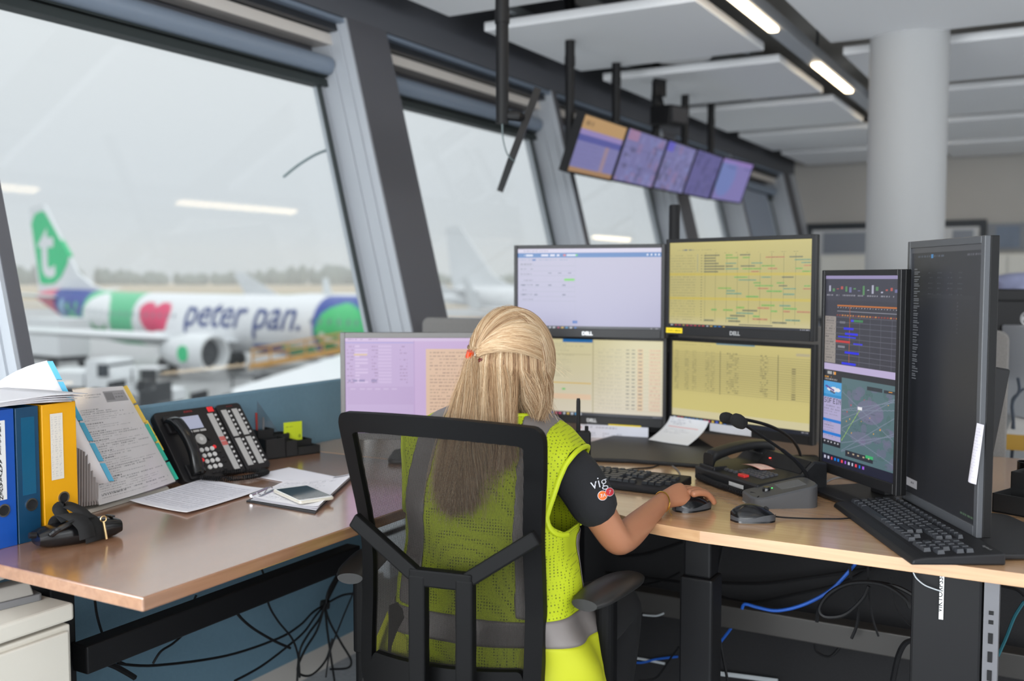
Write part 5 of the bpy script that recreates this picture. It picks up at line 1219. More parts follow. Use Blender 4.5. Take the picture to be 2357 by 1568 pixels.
# ---- papers, clipboard, smartphone
def paper(label, pts, canvas, z=DESK+.001, curl=0, nm='paper_sheet', th=.0012):
    """pts: four corner pixels top-left, top-right, bottom-left, bottom-right of the sheet on the desk"""
    cs = [onz(u, v, z) for u, v in pts]; ctr = sum(cs, Vector())/4
    f = quad_fn(*[p-ctr for p in cs])
    o = sheet(nm, canvas, lambda s, q: f(s, q)+Vector((0, 0, .0015+curl*(abs(2*s-1)**3+abs(2*q-1)**3)*.5)), PAPER)
    o.location = ctr; md = o.modifiers.new('t', 'SOLIDIFY'); md.thickness = th; return tag(o, label, 'paper')
c = Canvas(120, 90, (240, 238, 243)); c.rect(.02, .04, .98, .96, (220, 218, 230), .4)
for r in range(16):
    y = .1+r*.05; c.rect(.04, y, .9, y+.006, (150, 150, 165), .5); c.words(.05, .88, y+.012, .014, (100, 100, 115), .6)
paper('printed form lying on the walnut desk beneath the coiled phone cord', ((470, 1106), (608, 1130), (298, 1158), (430, 1186)), c, curl=.006)
c = Canvas(60, 50, (242, 240, 246)); c.words(.5, .9, .8, .02, (130, 130, 150), .4)
paper('plain white sheet lying on the walnut desk in front of the pen organizer', ((665, 1077), (800, 1104), (578, 1096), (715, 1122)), c)
q = [onz(u, v) for u, v in ((650, 1118), (815, 1098), (567, 1156), (725, 1184))]; ctr = sum(q, Vector())/4
cbd = thing('clipboard', 'clipboard with printed sheets and chrome clip on the walnut desk', 'clipboard', ctr)
f = quad_fn(*[p-ctr for p in q])
MB().hexa([f(0, 1), f(1, 1), f(1, 0), f(0, 0)]+[p+Vector((0, 0, .0035)) for p in (f(0, 1), f(1, 1), f(1, 0), f(0, 0))]).build('board', mat('clipboard_black', S(40, 40, 42), .5), cbd)
c = Canvas(110, 80, (242, 240, 245))
for r in range(14): c.words(.05, random.uniform(.6, .95), .12+r*.058, .016, (110, 110, 125), .6)
c.rect(.70, .03, .98, .08, (90, 92, 100), .8)
for k in range(3):
    o = sheet('sheet', c, lambda s, q_, k=k: f(.04+.95*s+.01*k, .03+.93*q_-.012*k)+Vector((0, 0, .0045+.0016*k+.003*(abs(2*s-1)**4)*k)), PAPER, cbd)
e0, e1 = f(.02, .42), f(.02, .98); de = (e1-e0); dn = de.normalized(); pn = Vector((-dn.y, dn.x, 0)); pn = pn if pn.dot(f(.5, .5)-e0) > 0 else -pn
cm_ = frame((e0+de*.12)+Vector((0, 0, .009)), dn, pn)
MB().prism(rr(de.length*.76, .03, .006, 3, de.length*.38, .012), 0, .0025, cm_).build('clip_plate', STEEL, cbd, bevel=.0008, seg=1)
MB().tube([cm_ @ Vector((x, .016, .006+.006*math.sin(x/de.length*PI*3))) for x in np.linspace(.0, de.length*.76, 14)], .0016, 6).build('clip_spring', STEEL, cbd, True)
MB().tube([cm_ @ Vector((0, .0, .003)), cm_ @ Vector((de.length*.76, .0, .003))], .0045, 10).build('clip_roll', STEEL, cbd, True)
q = [onz(u, v, DESK+.012) for u, v in ((698, 1120), (762, 1147), (634, 1134), (698, 1163))]; ctr = sum(q, Vector())/4
dx_ = (q[1]-q[0]); sp = thing('smartphone', 'smartphone in a clear case lying on the clipboard', 'phone', (ctr.x, ctr.y, DESK+.0105), 0)
# long axis runs along the first-to-third corners
la = (q[1]-q[0]+q[3]-q[2]); wa = (q[2]-q[0]+q[3]-q[1]); sp.rotation_euler = (0, 0, math.atan2(la.y, la.x)); Ls, Ws = la.length/2, wa.length/2
MB().prism(rr(Ls, Ws, .008, 4), 0, .008).build('case', mat('clear_case', S(206, 200, 186), .2, spec=.8, coat=.5), sp, bevel=.0025)
MB().prism(rr(Ls-.005, Ws-.005, .006, 4), .008, .0088).build('body', WHITEP, sp); MB().prism(rr(Ls*.84, Ws*.9, .003, 3), .0088, .0092).build('screen', mat('phone_glass', S(22, 24, 28), .06, spec=.8), sp)
# ---- pen organizer with note, set square and pencil
q0, q1 = onz(612, 1060), onz(737, 1043)
og = thing('desk_organizer', 'black stepped pen organizer with set square and green note by the blue panel', 'organizer', q0, math.atan2((q1-q0).y, (q1-q0).x)); Lo = (q1-q0).length
def openbox(mb, x0, x1, y0, y1, h, w_=.003):
    mb.box(x0, x1, y0, y1, 0, .004); mb.box(x0, x0+w_, y0, y1, 0, h); mb.box(x1-w_, x1, y0, y1, 0, h); mb.box(x0, x1, y0, y0+w_, 0, h); return mb.box(x0, x1, y1-w_, y1, 0, h)
ORGB = mat('organizer_black', S(30, 30, 31), .5)
for x0, x1, y0, y1, h in ((0, Lo*.30, .05, .10, .085), (0, Lo*.36, 0, .05, .062), (Lo*.36, Lo*.58, 0, .10, .05), (Lo*.30, Lo*.58, .05, .10, .066), (Lo*.58, Lo, 0, .05, .026), (Lo*.58, Lo, .05, .10, .040)):
    openbox(MB(), x0, x1, y0, y1, h).build('compartment', ORGB, og)
MB().prism([(.0, .0), (.09, 0), (.0, .13)], .072, .074, Matrix.Translation((.012, 0, .045)), 'y').build('set_square', CLEAR, og)
MB().tube([(.015, .078, .02), (.013, .08, .135)], .0035, 6).build('pencil', mat('red_pencil', S(176, 50, 44), .5), og)
MB().tube([(.03, .07, .02), (.034, .075, .12)], .003, 6).build('pen', GREYP, og)
c = Canvas(40, 36, (206, 222, 40)); c.words(.12, .5, .22, .06, (120, 130, 40), .8); c.disc(.84, .76, .07, .1, (120, 140, 30), .7)
o = sheet('note', c, lambda s, q_: (Lo*.50+.065*s+.002, .062, .098-.060*q_), PAPER, og); o['label'] = 'yellow green note card'
# ---- handheld radio with strap
r0, r1 = onz(95, 1270), onz(285, 1235)
ra_ = thing('handheld_radio', 'black handheld radio wrapped in its carrying strap on the desk corner', 'radio', r0, math.atan2((r1-r0).y, (r1-r0).x)); Lr = (r1-r0).length
rg = []
for k in range(13):
    s_ = k/12; w_ = .026+.006*math.sin(PI*s_)*(s_ > .1); h_ = (.018+.006*math.sin(s_*PI)) * (.75 if k in (0, 12) else 1)
    rg.append([Vector((Lr*s_, .03+w_*math.copysign(abs(math.cos(a))**.6, math.cos(a)), .021+h_*math.copysign(abs(math.sin(a))**.6, math.sin(a)))) for a in np.linspace(0, 2*PI, 20, endpoint=False)])
MB().loft(rg).build('body', BLACKG, ra_, True, angle=55)
km3 = MB().box(-.004, .004, -.006, .006, 0, .003).mesh('key', bevel=.001, seg=1); km3.materials.append(BLACKG)
for k in range(4):
    o = bpy.data.objects.new('key', km3); COL.objects.link(o); o.parent = ra_; o.location = (Lr*.90+.001, .018+.008*k, .042-.001*k)
MB().tube([(-.002, .02, .03), (-.016, .02, .032)], .006, 10).build('volume_knob', BLACKP, ra_, True)
MB().tube(crv([(Lr*.12, .0, .03), (Lr*.2, -.010, .042), (Lr*.36, -.005, .050), (Lr*.46, .02, .046)]), .006, 8).build('handle_loop', BLACKG, ra_, True)
STR = mat('black_webbing', S(20, 20, 21), .95, bump=(800, .4))
def ribbon(name, path, w_, parent, m=STR, th=.002):
    path = crv(path, 6); vs_ = []
    for i, p in enumerate(path):
        d_ = (path[min(i+1, len(path)-1)]-path[max(i-1, 0)]).normalized(); sd = Vector((1, 0, 0)); sd = (sd-d_*sd.dot(d_)).normalized()
        vs_ += [p-sd*w_/2, p+sd*w_/2]
    o = MB().add(vs_, [(2*i, 2*i+1, 2*i+3, 2*i+2) for i in range(len(path)-1)]).build(name, m, parent, True); md = o.modifiers.new('t', 'SOLIDIFY'); md.thickness = th; return o
ribbon('strap', [(Lr*.62, -.012, .004), (Lr*.60, -.016, .03), (Lr*.58, .01, .049), (Lr*.56, .05, .05), (Lr*.56, .068, .03), (Lr*.56, .064, .004)], .040, ra_)
ribbon('strap', [(Lr*.30, .07, .01), (Lr*.32, .06, .045), (Lr*.34, .03, .060), (Lr*.40, .0, .056), (Lr*.48, -.016, .040), (Lr*.50, -.02, .015)], .032, ra_)
ribbon('strap', [(Lr*.36, .02, .05), (Lr*.33, .05, .068), (Lr*.42, .06, .074), (Lr*.52, .03, .064), (Lr*.56, .0, .05)], .028, ra_)
BRASS = mat('brass_hook', S(206, 178, 130), .3, 1)
MB().tube(crv([(Lr*.70, -.02, .045), (Lr*.71, -.024, .025), (Lr*.72, -.026, .008)]), .0028, 6).build('snap_hook', BRASS, ra_, True)
MB().tube([(Lr*.70+.006*math.cos(a), -.021, .05+.006*math.sin(a)) for a in np.linspace(0, 2*PI, 12, endpoint=False)], .0015, 5, closed=True).build('ring', BRASS, ra_, True)
# ---- cabinet at the near end with a hole punch
CAB = mat('cream_cabinet', S(214, 208, 196), .55)
cbn = thing('cabinet', 'cream metal cabinet at the near end of the walnut desk', 'cabinet', (-1.745, 1.27, 0))
MB().box(-.40, 0, -.9, 0, .03, .625).build('body', CAB, cbn, bevel=.004)
MB().box(-.405, .006, -.905, .006, .632, .668).build('top', CAB, cbn, bevel=.006)
MB().box(-.0, .012, -.88, -.012, .33, .615).build('drawer', CAB, cbn, bevel=.003); MB().box(0, .012, -.88, -.012, .04, .32).build('drawer', CAB, cbn, bevel=.003)
pn_ = thing('hole_punch', 'grey hole punch standing on the cream cabinet', 'hole punch', onz(6, 1392, .668), math.radians(80))
MB().prism(rr(.13, .07, .008, 3), 0, .014).build('base', GREYP, pn_, bevel=.002)
MB().hexa([(-.05, -.03, .014), (.05, -.03, .014), (.05, .025, .014), (-.05, .025, .014), (-.045, -.02, .04), (.045, -.02, .04), (.045, .02, .04), (-.045, .02, .04)]).build('punch_body', mat('punch_grey', S(160, 156, 150), .4), pn_, bevel=.003)
MB().loft([[Vector((x, y, z)) for y, z in ((-.035, .035+h), (.03, .04+h), (.03, .052+h), (-.035, .055+h))] for x, h in ((-.055, .0), (-.03, .022), (.02, .028), (.058, .012))]).build('lever', mat('punch_grey', S(0, 0, 0)), pn_, bevel=.004)
# ------------------------------------------------------------------ things on the oak corner desk
KEYB = mat('keyboard_black', S(22, 22, 25), .5, spec=.35); KEYC = mat('keycap_charcoal', S(50, 52, 57), .32)
KMESH = {}
def keycap(wd_, dp=.0165):
    k = (round(wd_, 4), dp)
    if k not in KMESH:
        a, b_ = wd_/2-.0012, dp/2-.0012; t_ = .0022
        me = MB().hexa([(-a, -b_, 0), (a, -b_, 0), (a, b_, 0), (-a, b_, 0), (-a+t_, -b_+t_, .0075), (a-t_, -b_+t_, .0075), (a-t_, b_-t_*.4, .0075), (-a+t_, b_-t_*.4, .0075)]).mesh('key'); me.materials.append(KEYC); KMESH[k] = me
    return KMESH[k]
def keyboard(label, o, rz, W=.155, rest=.012, logo=None):
    t = thing('keyboard', label, 'keyboard', o, rz); U = .0188; L_ = .452
    MB().loft([[Vector((x, -rest, 0)), Vector((x, W, 0)), Vector((x, W, .024)), Vector((x, .012, .015)), Vector((x, -rest*.7, .011))] for x in (0, L_)]).build('body', KEYB, t, bevel=.004)
    rows = [([1]*13+[2], 4), ([1.5]+[1]*12+[1.5], 3), ([1.75]+[1]*11+[2.25], 2), ([1.25]+[1]*11+[2.75], 1), ([1.25, 1.25, 1.25, 6.25, 1.25, 1.25, 1.25, 1.25], 0)]
    def put(x, r, wd_, dp=.0165):
        y = .030+r*.0185; z = .0145+(y/W)*.0095
        ob = bpy.data.objects.new('key', keycap(wd_*U, dp)); COL.objects.link(ob); ob.parent = t; ob.location = (x, y, z); ob.rotation_euler = (.06, 0, 0)
    for ws, r in rows:
        x = .012
        for w_ in ws: put(x+w_*U/2, r, w_); x += w_*U
    for k in range(13): put(.012+U*(.5+k*1.15+(k > 0)*.15), 5.3, 1, .013)
    for r in (3, 4):
        for k in range(3): put(.312-.012+U*k+.0, r, 1)
    for k, r in ((0, 0), (1, 0), (2, 0), (1, 1)): put(.300+U*k, r, 1)
    for r in range(5):
        for k in range(4):
            if not (k == 3 and r in (0, 2)): put(.372+U*k, r, 1)
    for k in range(3): put(.300+U*k, 5.3, 1, .013)
    if logo: text_obj('lettering', logo, .010, LOGO, t, Matrix.Translation((L_-.035, W-.022, .0245)) @ Matrix.Rotation(.06, 4, 'X'))
    return t
keyboard('black keyboard under the hand of the seated woman', (-1.335, 2.375, DESK), math.radians(-1.5))
ka, kb = onz(1932, 1162, .775), onz(2116, 1296, .775); dk = kb-ka
kr = keyboard('black keyboard lying aslant at the foot of the tall dark monitor', (ka.x, ka.y, DESK), math.atan2(dk.y, dk.x), W=.165, rest=.016, logo='logitech'); sc_ = dk.length/.452; kr.scale = (sc_, 1.0, 1.0)
def mouse(label, c0, rz, logo=None, s=1):
    t = thing('computer_mouse', label, 'mouse', c0, rz)
    def shell(k0, k1, zs):
        rg = []
        for k in range(15):
            q = k/14; x = -.052+.104*q; w_ = .031*(1-abs(2*q-1)**3.2)**.5*(1-.10*math.sin(PI*q)*0)+.001; h_ = .043*math.sin(PI*min(1, .12+q*.82))**.7*(1-.25*q)
            rg.append([Vector((x*s, w_*math.cos(a)*s, max(0, h_*(k0+(k1-k0)*max(0, math.sin(a)))*s))) for a in np.linspace(0, PI, 15)])
        return rg
    MB().loft(shell(0, 1, 0), closed=True).build('shell', BLACKG, t, True, angle=60)
    band = MB(); rg = []
    for k in range(15):
        q = k/14; x = -.052+.104*q; w_ = .031*(1-abs(2*q-1)**3.2)**.5+.0016; rg.append([Vector((x*s, sy*w_*s, z)) for sy, z in ((-1, .004), (-1, .014-.004*math.sin(q*6)), (-.97, .014-.004*math.sin(q*6)), (-.97, .004))])
    band.loft(rg).build('side_band', mat('mouse_grey', S(66, 68, 72), .4), t, True)
    MB().tube([Vector((.030*s, -.003, .0255*s)), Vector((.030*s, .003, .0255*s))], .006, 12).build('scroll_wheel', BLACKP, t)
    if logo: text_obj('lettering', logo, .007, LOGO, t, Matrix.Translation((-.022, 0, .0425)) @ Matrix.Rotation(-PI/2, 4, 'Z'))
    return t
mw = (Matrix.Rotation(CA, 3, 'Z') @ hd)
m1_ = mouse('black mouse in the right hand of the seated woman', (MOUSE.x*0+onz(1592, 1172).x, onz(1592, 1172).y, DESK), math.atan2(mw.y, mw.x))
q0 = onz(1730, 1200)
m2_ = mouse('loose black mouse with grey band near the desk edge', (q0.x, q0.y+.01, DESK), YAW+.05, 'logitech')
def cable(label, pts, r=.0022, m=BLACKP, n=8, group=None, name='cable'):
    return tag(MB().tube(crv(pts, n), r, 6).build(name, m, None, True), label, 'cable', group)
z1 = DESK+.0022
m2c = MB().tube(crv([Vector((.05, .0, .008)), Vector((.08, .004, .004)), Vector((.14, -.004, .003)), Vector((.20, -.008, .003)), Vector((.235, .0, .004))], 8), .0019, 6).build('mouse_cord', BLACKP, m2_, True)
# -- console phone
pa, pb = onz(1598, 1102), onz(1742, 1150); dx = (pb-pa); Lp = dx.length
cp2 = thing('desk_phone', 'black dispatcher phone with green display and red key left of the microphone', 'phone', pa, math.atan2(dx.y, dx.x)); DP = .22
PH2 = mat('phone_dark_grey', S(26, 26, 28), .45, spec=.4)
MB().prism([(0, 0), (DP, 0), (DP, .075), (DP*.80, .082), (DP*.62, .050), (0, .036)], 0, Lp, None, 'x').build('body', PH2, cp2, bevel=.005)
sl_ = math.atan2(.014, DP*.62)
def onslope(x, y, dz=0): return Vector((x, y, .036+.014*y/(DP*.62)+dz))
MB().prism([(DP*.63, .051), (DP*.79, .080), (DP*.785, .082), (DP*.625, .053)], Lp*.34, Lp*.97, None, 'x').build('display_bezel', BLACKP, cp2)
c = Canvas(60, 18, (70, 112, 70)); c.words(.1, .9, .25, .12, (40, 70, 44), .5); c.words(.1, .8, .6, .12, (40, 70, 44), .5)
s0, s1 = Vector((Lp*.60, DP*.655, .0565)), Vector((Lp*.93, DP*.655, .0565)); up_ = Vector((0, DP*.10, .0185))
sheet('lcd', c, lambda s, q: s0.lerp(s1, s)+up_*(1-q)+Vector((0, -.0006, .0010)), print_mat('lcd_green', emit=.7, rough=.3, base=0), cp2)
MB().lathe([(.003, 0), (.003, .002)], 10, Matrix.Translation(Vector((Lp*.46, DP*.70, .067)))).build('red_lamp', mat('red_led', S(240, 40, 30), .4, emit=(1, .05, .04), es=2.5), cp2)
km4 = MB().hexa([(-.0058, -.0048, 0), (.0058, -.0048, 0), (.0058, .0048, 0), (-.0058, .0048, 0), (-.0045, -.0036, .005), (.0045, -.0036, .005), (.0045, .0036, .005), (-.0045, .0036, .005)]).mesh('key'); km4.materials.append(mat('console_key', S(70, 70, 74), .4))
for r in range(4):
    for k in range(7):
        if r == 3 and k < 2: continue
        ob = bpy.data.objects.new('key', km4); COL.objects.link(ob); ob.parent = cp2; ob.location = onslope(Lp*.52+k*.0148, .050+r*.0135); ob.rotation_euler = (sl_, 0, 0)
for k in range(3):
    ob = bpy.data.objects.new('key', km4); COL.objects.link(ob); ob.parent = cp2; ob.location = onslope(Lp*.36+k*.020, .035); ob.rotation_euler = (sl_, 0, 0)
MB().box(Lp*.62, Lp*.72, .018, .034, .0375, .045).build('red_key', mat('red_key', S(206, 50, 48), .4), cp2, bevel=.0015)
MB().box(Lp*.58, Lp*.80, -.001, 0, .008, .024).build('name_label', mat('worn_white_label', S(190, 188, 186), .6, noise=(60, .2)), cp2)
hq = crv([(Lp*.17, .012, .060), (Lp*.17, .03, .072), (Lp*.17, .09, .086), (Lp*.17, .15, .092), (Lp*.17, .20, .088), (Lp*.17, .215, .078)], 4); rg = []
for i, p in enumerate(hq):
    s_ = i/(len(hq)-1); w_ = .023; h_ = .012+.012*(abs(2*s_-1)**4)
    rg.append([p+Vector((w_*math.copysign(abs(math.cos(a))**.45, math.cos(a)), 0, h_*math.copysign(abs(math.sin(a))**.45, math.sin(a))-(.006 if abs(2*s_-1) > .75 else 0))) for a in np.linspace(0, 2*PI, 20, endpoint=False)])
MB().loft(rg).build('handset', mat('handset_black', S(22, 22, 23), .45, spec=.4), cp2, True, angle=50)
MB().box(Lp*.05, Lp*.30, .16, .215, .05, .075).build('cradle', PH2, cp2, bevel=.004); MB().box(Lp*.05, Lp*.30, .006, .05, .034, .046).build('cradle', PH2, cp2, bevel=.003)
coil('coiled_cord', [Vector((.03, -.008, .012)), Vector((.10, -.010, .0085)), Vector((.18, -.012, .0085)), Vector((.25, -.012, .009)), Vector((.285, -.004, .012))], .0072, 38, .0028, BLACKP, cp2)
cd = tag(sheet('printed_card', (lambda c: (c.rect(.0, .0, 1, .06, (206, 110, 96)), c.rect(0, .94, 1, 1, (206, 110, 96)), c.rect(0, 0, .03, 1, (206, 110, 96)), c.rect(.97, 0, 1, 1, (206, 110, 96)), c.para(.08, .9, .2, .85, .2, .07, (130, 90, 84), .6), c)[-1])(Canvas(50, 26, (226, 190, 176))), lambda s, q: Vector((.085*s+.012*(1-q), -.038*q, .004*math.sin(PI*s)+.003*q)), PAPER), 'pink edged printed card lying on the keys of the dispatcher phone', 'card')
cd.location = cp2.matrix_basis @ onslope(Lp*.38, .115, .006); cd.rotation_euler = (sl_, 0, cp2.rotation_euler.z)
# -- desk microphone
MIC = mat('mic_grey', S(72, 72, 74), .5); FOAM = mat('foam_black', S(22, 22, 23), .95, bump=(900, .6))
q0 = onz(1733, 1172)
mc = thing('microphone', 'gooseneck microphone on a wedge shaped base with grille in front of the monitors', 'microphone', q0, YAW+.06)
base = rr(.165, .115, .03, 6, .0825, .055)
mb = MB(); n = len(base); zt = lambda x: .026+.030*max(0, min(1, (x-.02)/.145))
vs_ = [Vector((x, y, 0)) for x, y in base]+[Vector((x, y, zt(x)-.004)) for x, y in base]+[Vector((.0825+(x-.0825)*.95, .055+(y-.055)*.93, zt(x))) for x, y in base]
mb.add(vs_, [tuple(range(n))[::-1], tuple(range(2*n, 3*n))]+[(i, (i+1) % n, n+(i+1) % n, n+i) for i in range(n)]+[(n+i, n+(i+1) % n, 2*n+(i+1) % n, 2*n+i) for i in range(n)]); mb.build('base', MIC, mc, True, angle=30)
sl = math.atan2(.030, .145)
for k in range(10):
    y = .030+k*.0062; MB().hexa([(.080, y, zt(.080)), (.140, y, zt(.140)), (.140, y+.0034, zt(.140)), (.080, y+.0034, zt(.080)), (.080, y, zt(.080)+.0014), (.140, y, zt(.140)+.0014), (.140, y+.0034, zt(.140)+.0014), (.080, y+.0034, zt(.080)+.0014)]).build('grille_rib', mat('mic_rib', S(92, 92, 94), .45), mc)
MB().lathe([(.0095, 0), (.0095, .008), (.0075, .0115)], 22, Matrix.Translation((.048, .050, zt(.048)-.001))).build('talk_button', BLACKG, mc, True)
MB().lathe([(.0018, 0), (.0018, .002)], 8, Matrix.Translation((.066, .062, zt(.066)))).build('green_lamp', mat('green_led', S(60, 220, 80), .4, emit=(.1, 1, .2), es=1.5), mc)
MB().tube([(.010+.012*math.sin(a), .035+.028*math.cos(a), zt(.02)+.001) for a in np.linspace(.2, 2.9, 10)], .0014, 5).build('front_groove', BLACKP, mc)
Mi = mc.matrix_basis.inverted()
gpt = [Mi @ atd(u, v, D) for u, v, D in ((1862, 1118, 2.46), (1856, 1092, 2.455), (1832, 1062, 2.44), (1800, 1036, 2.42), (1755, 1005, 2.38), (1708, 975, 2.34))]
MB().lathe([(.009, 0), (.008, .012), (.0055, .014)], 16, Matrix.Translation(gpt[0]-Vector((0, 0, .006)))).build('socket', BLACKP, mc, True)
MB().tube(crv(gpt[:4], 6), .0048, 8).build('gooseneck', BLACKP, mc, True); MB().tube(crv(gpt[3:], 6), .0036, 8).build('stem', BLACKP, mc, True)
def foam(name, p, d_, L_, r_, parent):
    d_ = d_.normalized(); Q = d_.to_track_quat('Z', 'Y').to_matrix().to_4x4(); Q.translation = p
    MB().lathe([(r_*.45, -L_*.5), (r_*.8, -L_*.38), (r_*.98, -L_*.1), (r_, L_*.15), (r_*.85, L_*.38), (r_*.5, L_*.48), (.001, L_*.5)], 20, Q).build(name, FOAM, parent, True)
foam('foam_windshield', gpt[-1]+(gpt[-1]-gpt[-2]).normalized()*.012, gpt[-1]-gpt[-2], .044, .0165, mc)
mc2 = thing('microphone', 'second gooseneck microphone arching out from behind the dispatcher phone', 'microphone', onz(1858, 1078), YAW)
Mi2 = mc2.matrix_basis.inverted()
gp2 = [Mi2 @ atd(u, v, D) for u, v, D in ((1845, 1068, 2.72), (1838, 1035, 2.70), (1815, 1005, 2.64), (1775, 982, 2.56), (1725, 968, 2.48), (1682, 962, 2.44))]
MB().tube(crv(gp2, 6), .0042, 8).build('gooseneck', BLACKP, mc2, True)
MB().prism(rr(.07, .07, .015, 4), .0, .034).build('base', BLACKP, mc2, bevel=.004)
MB().tube([(-.012, 0, .034), gp2[0]], .006, 8).build('socket', BLACKP, mc2)
foam('foam_windshield', gp2[-1]-Vector((.010, .004, 0)), gp2[-1]-gp2[-2], .038, .0145, mc2)
# small speaker module behind the phone
sm = thing('speaker_puck', 'small black speaker box with round grey grille behind the microphone', 'speaker', onz(1868, 1098), YAW-.5)
MB().prism(rr(.06, .05, .008, 3), 0, .052).build('body', BLACKP, sm, bevel=.004)
MB().lathe([(.019, 0), (.019, .003), (.014, .003)], 20, Matrix.Translation((0, -.0255, .030)) @ Matrix.Rotation(PI/2, 4, 'X')).build('grille_ring', GREYP, sm)
# -- sheets hanging from the monitors
def hang(label, parent_m, x0, x1, z0, z1, canvas, y=-.006, bend=0, skew=0):
    M = parent_m.matrix_basis
    o = sheet('hanging_note', canvas, lambda s, q: Vector((x0+(x1-x0)*s+skew*q*(1-.2*s), y-bend*q*q-.004*math.sin(PI*s)*q, z1-(z1-z0)*q)), PAPER)
    o.location = M.translation; o.rotation_euler = parent_m.rotation_euler
    md = o.modifiers.new('t', 'SOLIDIFY'); md.thickness = .0008; return tag(o, label, 'note')
c = Canvas(80, 40, (222, 222, 232)); c.words(.03, .5, .08, .04, (120, 120, 135), .7)
for x in (.03, .28, .5): c.para(x, x+.14, .28, .9, .075, .04, (90, 90, 105), .5)
for y in (.44, .70): c.rect(.55, y, .82, y+.04, (220, 110, 110), .8); c.rect(.55, y+.07, .8, y+.09, (150, 140, 150), .6)
hang('wide printed note hanging under the yellow tape of the lower middle monitor', m_, .242, .462, -.100, .0, c)
c = Canvas(24, 40, (226, 224, 230)); c.words(.2, .9, .1, .1, (200, 80, 80), .8); c.para(.1, .9, .35, .9, .12, .05, (150, 150, 160), .5)
hang('narrow white card hanging beside the wide printed note', m_, .205, .240, -.075, -.002, c, y=-.003)
c = Canvas(60, 60, (230, 230, 234)); c.para(.08, .7, .1, .3, .06, .03, (130, 130, 150), .6); c.rect(.1, .40, .85, .43, (226, 140, 136), .7); c.para(.12, .8, .5, .7, .07, .025, (170, 170, 180), .5)
hang('curved white sheet hanging from the lower right monitor', mlr, .012, .170, -.036, .036, c, bend=.085, skew=-.022)
c = Canvas(60, 12, (214, 214, 220))
hang('blank white strip stuck under the lower right monitor', mlr, .172, .330, .004, .030, c, y=-.003)
# note tucked against the tall monitor
c = Canvas(24, 60, (226, 222, 232)); c.para(.1, .9, .08, .9, .05, .02, (150, 140, 160), .5)
hang('white slip tucked at the right edge of the tall dark monitor', mp2, .366, .394, .11, .235, c, y=-.004, skew=-.03)
# -- two-way radio standing behind the shoulder
q0 = atd(1336, 1040, 2.62)
rd2 = thing('two_way_radio', 'black two-way radio with upright antenna standing behind her shoulder', 'radio', (q0.x, q0.y, DESK), YAW)
MB().box(-.03, .03, -.018, .018, 0, .018).build('charger', BLACKP, rd2, bevel=.004)
MB().box(-.027, .027, -.015, .015, .018, .145).build('body', BLACKP, rd2, bevel=.005)
MB().lathe([(.006, .14), (.0055, .225), (.004, .232)], 12, Matrix.Translation((-.006, 0, 0))).build('antenna', BLACKP, rd2, True)
MB().lathe([(.005, .14), (.005, .158)], 12, Matrix.Translation((.016, 0, 0))).build('knob', BLACKP, rd2, True)
# -- black trays at the right with a tissue packet and a cup
q0 = onz(2283, 1178); tr_ = thing('desk_tray', 'black two-level desk tray behind the tall dark monitor', 'tray', q0, YAW-.9)
openbox(MB(), 0, .12, 0, .09, .045).build('lower_box', ORGB, tr_); openbox(MB(), 0, .10, .09, .19, .085).build('upper_box', ORGB, tr_); openbox(MB(), .12, .26, 0, .12, .04).build('side_box', ORGB, tr_)
mq = tr_.matrix_basis
tk = thing('sachet', 'clear sachet with red lettering standing in the black desk tray', 'sachet', mq @ Vector((.05, .135, .012)), YAW-.1)
g = [(-.032+.064*i/5, .004*math.sin(i*1.3+j), .10*j/6+.004*math.sin(i*2.)) for j in range(7) for i in range(6)]
o = MB().add(g, [(j*6+i, j*6+i+1, (j+1)*6+i+1, (j+1)*6+i) for j in range(6) for i in range(5)]).build('foil', mat('sachet_foil', S(176, 172, 172), .25, .3), tk, True); md = o.modifiers.new('t', 'SOLIDIFY'); md.thickness = .004
text_obj('lettering', 'LGROBA', .016, mat('sachet_red', S(170, 40, 36), .5), tk, Matrix(((1, 0, 0, 0), (0, 0, -1, -.0085), (0, 1, 0, .062), (0, 0, 0, 1))), fit=.05)
cu_ = thing('pen_cup', 'tall black pen cup at the right edge beside the black tray', 'cup', onz(2352, 1160)+Vector((0.01, 0.06, 0)))
MB().lathe([(.0, .0), (.026, .0), (.026, .095), (.0235, .095), (.0235, .005), (0, .005)], 28).build('cup', BLACKG, cu_, True)
# -- loose leads on the desk
lead = lambda lab, px, r=.0022, m=BLACKP, z=z1: cable(lab, [onz(u, v, z) for u, v in px], r, m)
lead('thin black lead running from the keyboard back under the lower middle monitor', [(1425, 1091), (1450, 1080), (1500, 1076), (1525, 1065), (1545, 1050)])
lead('short grey lead dropping behind the keyboard under the curved sheet', [(1568, 1103), (1562, 1085), (1545, 1070), (1535, 1060)], .002, GREYP)
lead('pair of grey leads curling behind the microphone base', [(1880, 1130), (1905, 1108), (1935, 1100), (1975, 1110), (2005, 1130), (2040, 1140)], .0026, GREYP)
lead('black lead looping toward the small upright monitor foot', [(1868, 1118), (1905, 1118), (1950, 1122), (1985, 1135), (2015, 1145)], .0026)
lead('black lead in front of the small upright monitor', [(1890, 1090), (1930, 1084), (1985, 1100), (2000, 1118), (2010, 1130)], .0026)
lead('thin black loop of lead beside the tall monitor foot', [(2262, 1205), (2280, 1190), (2292, 1200), (2300, 1225), (2285, 1240), (2262, 1246)], .0018)
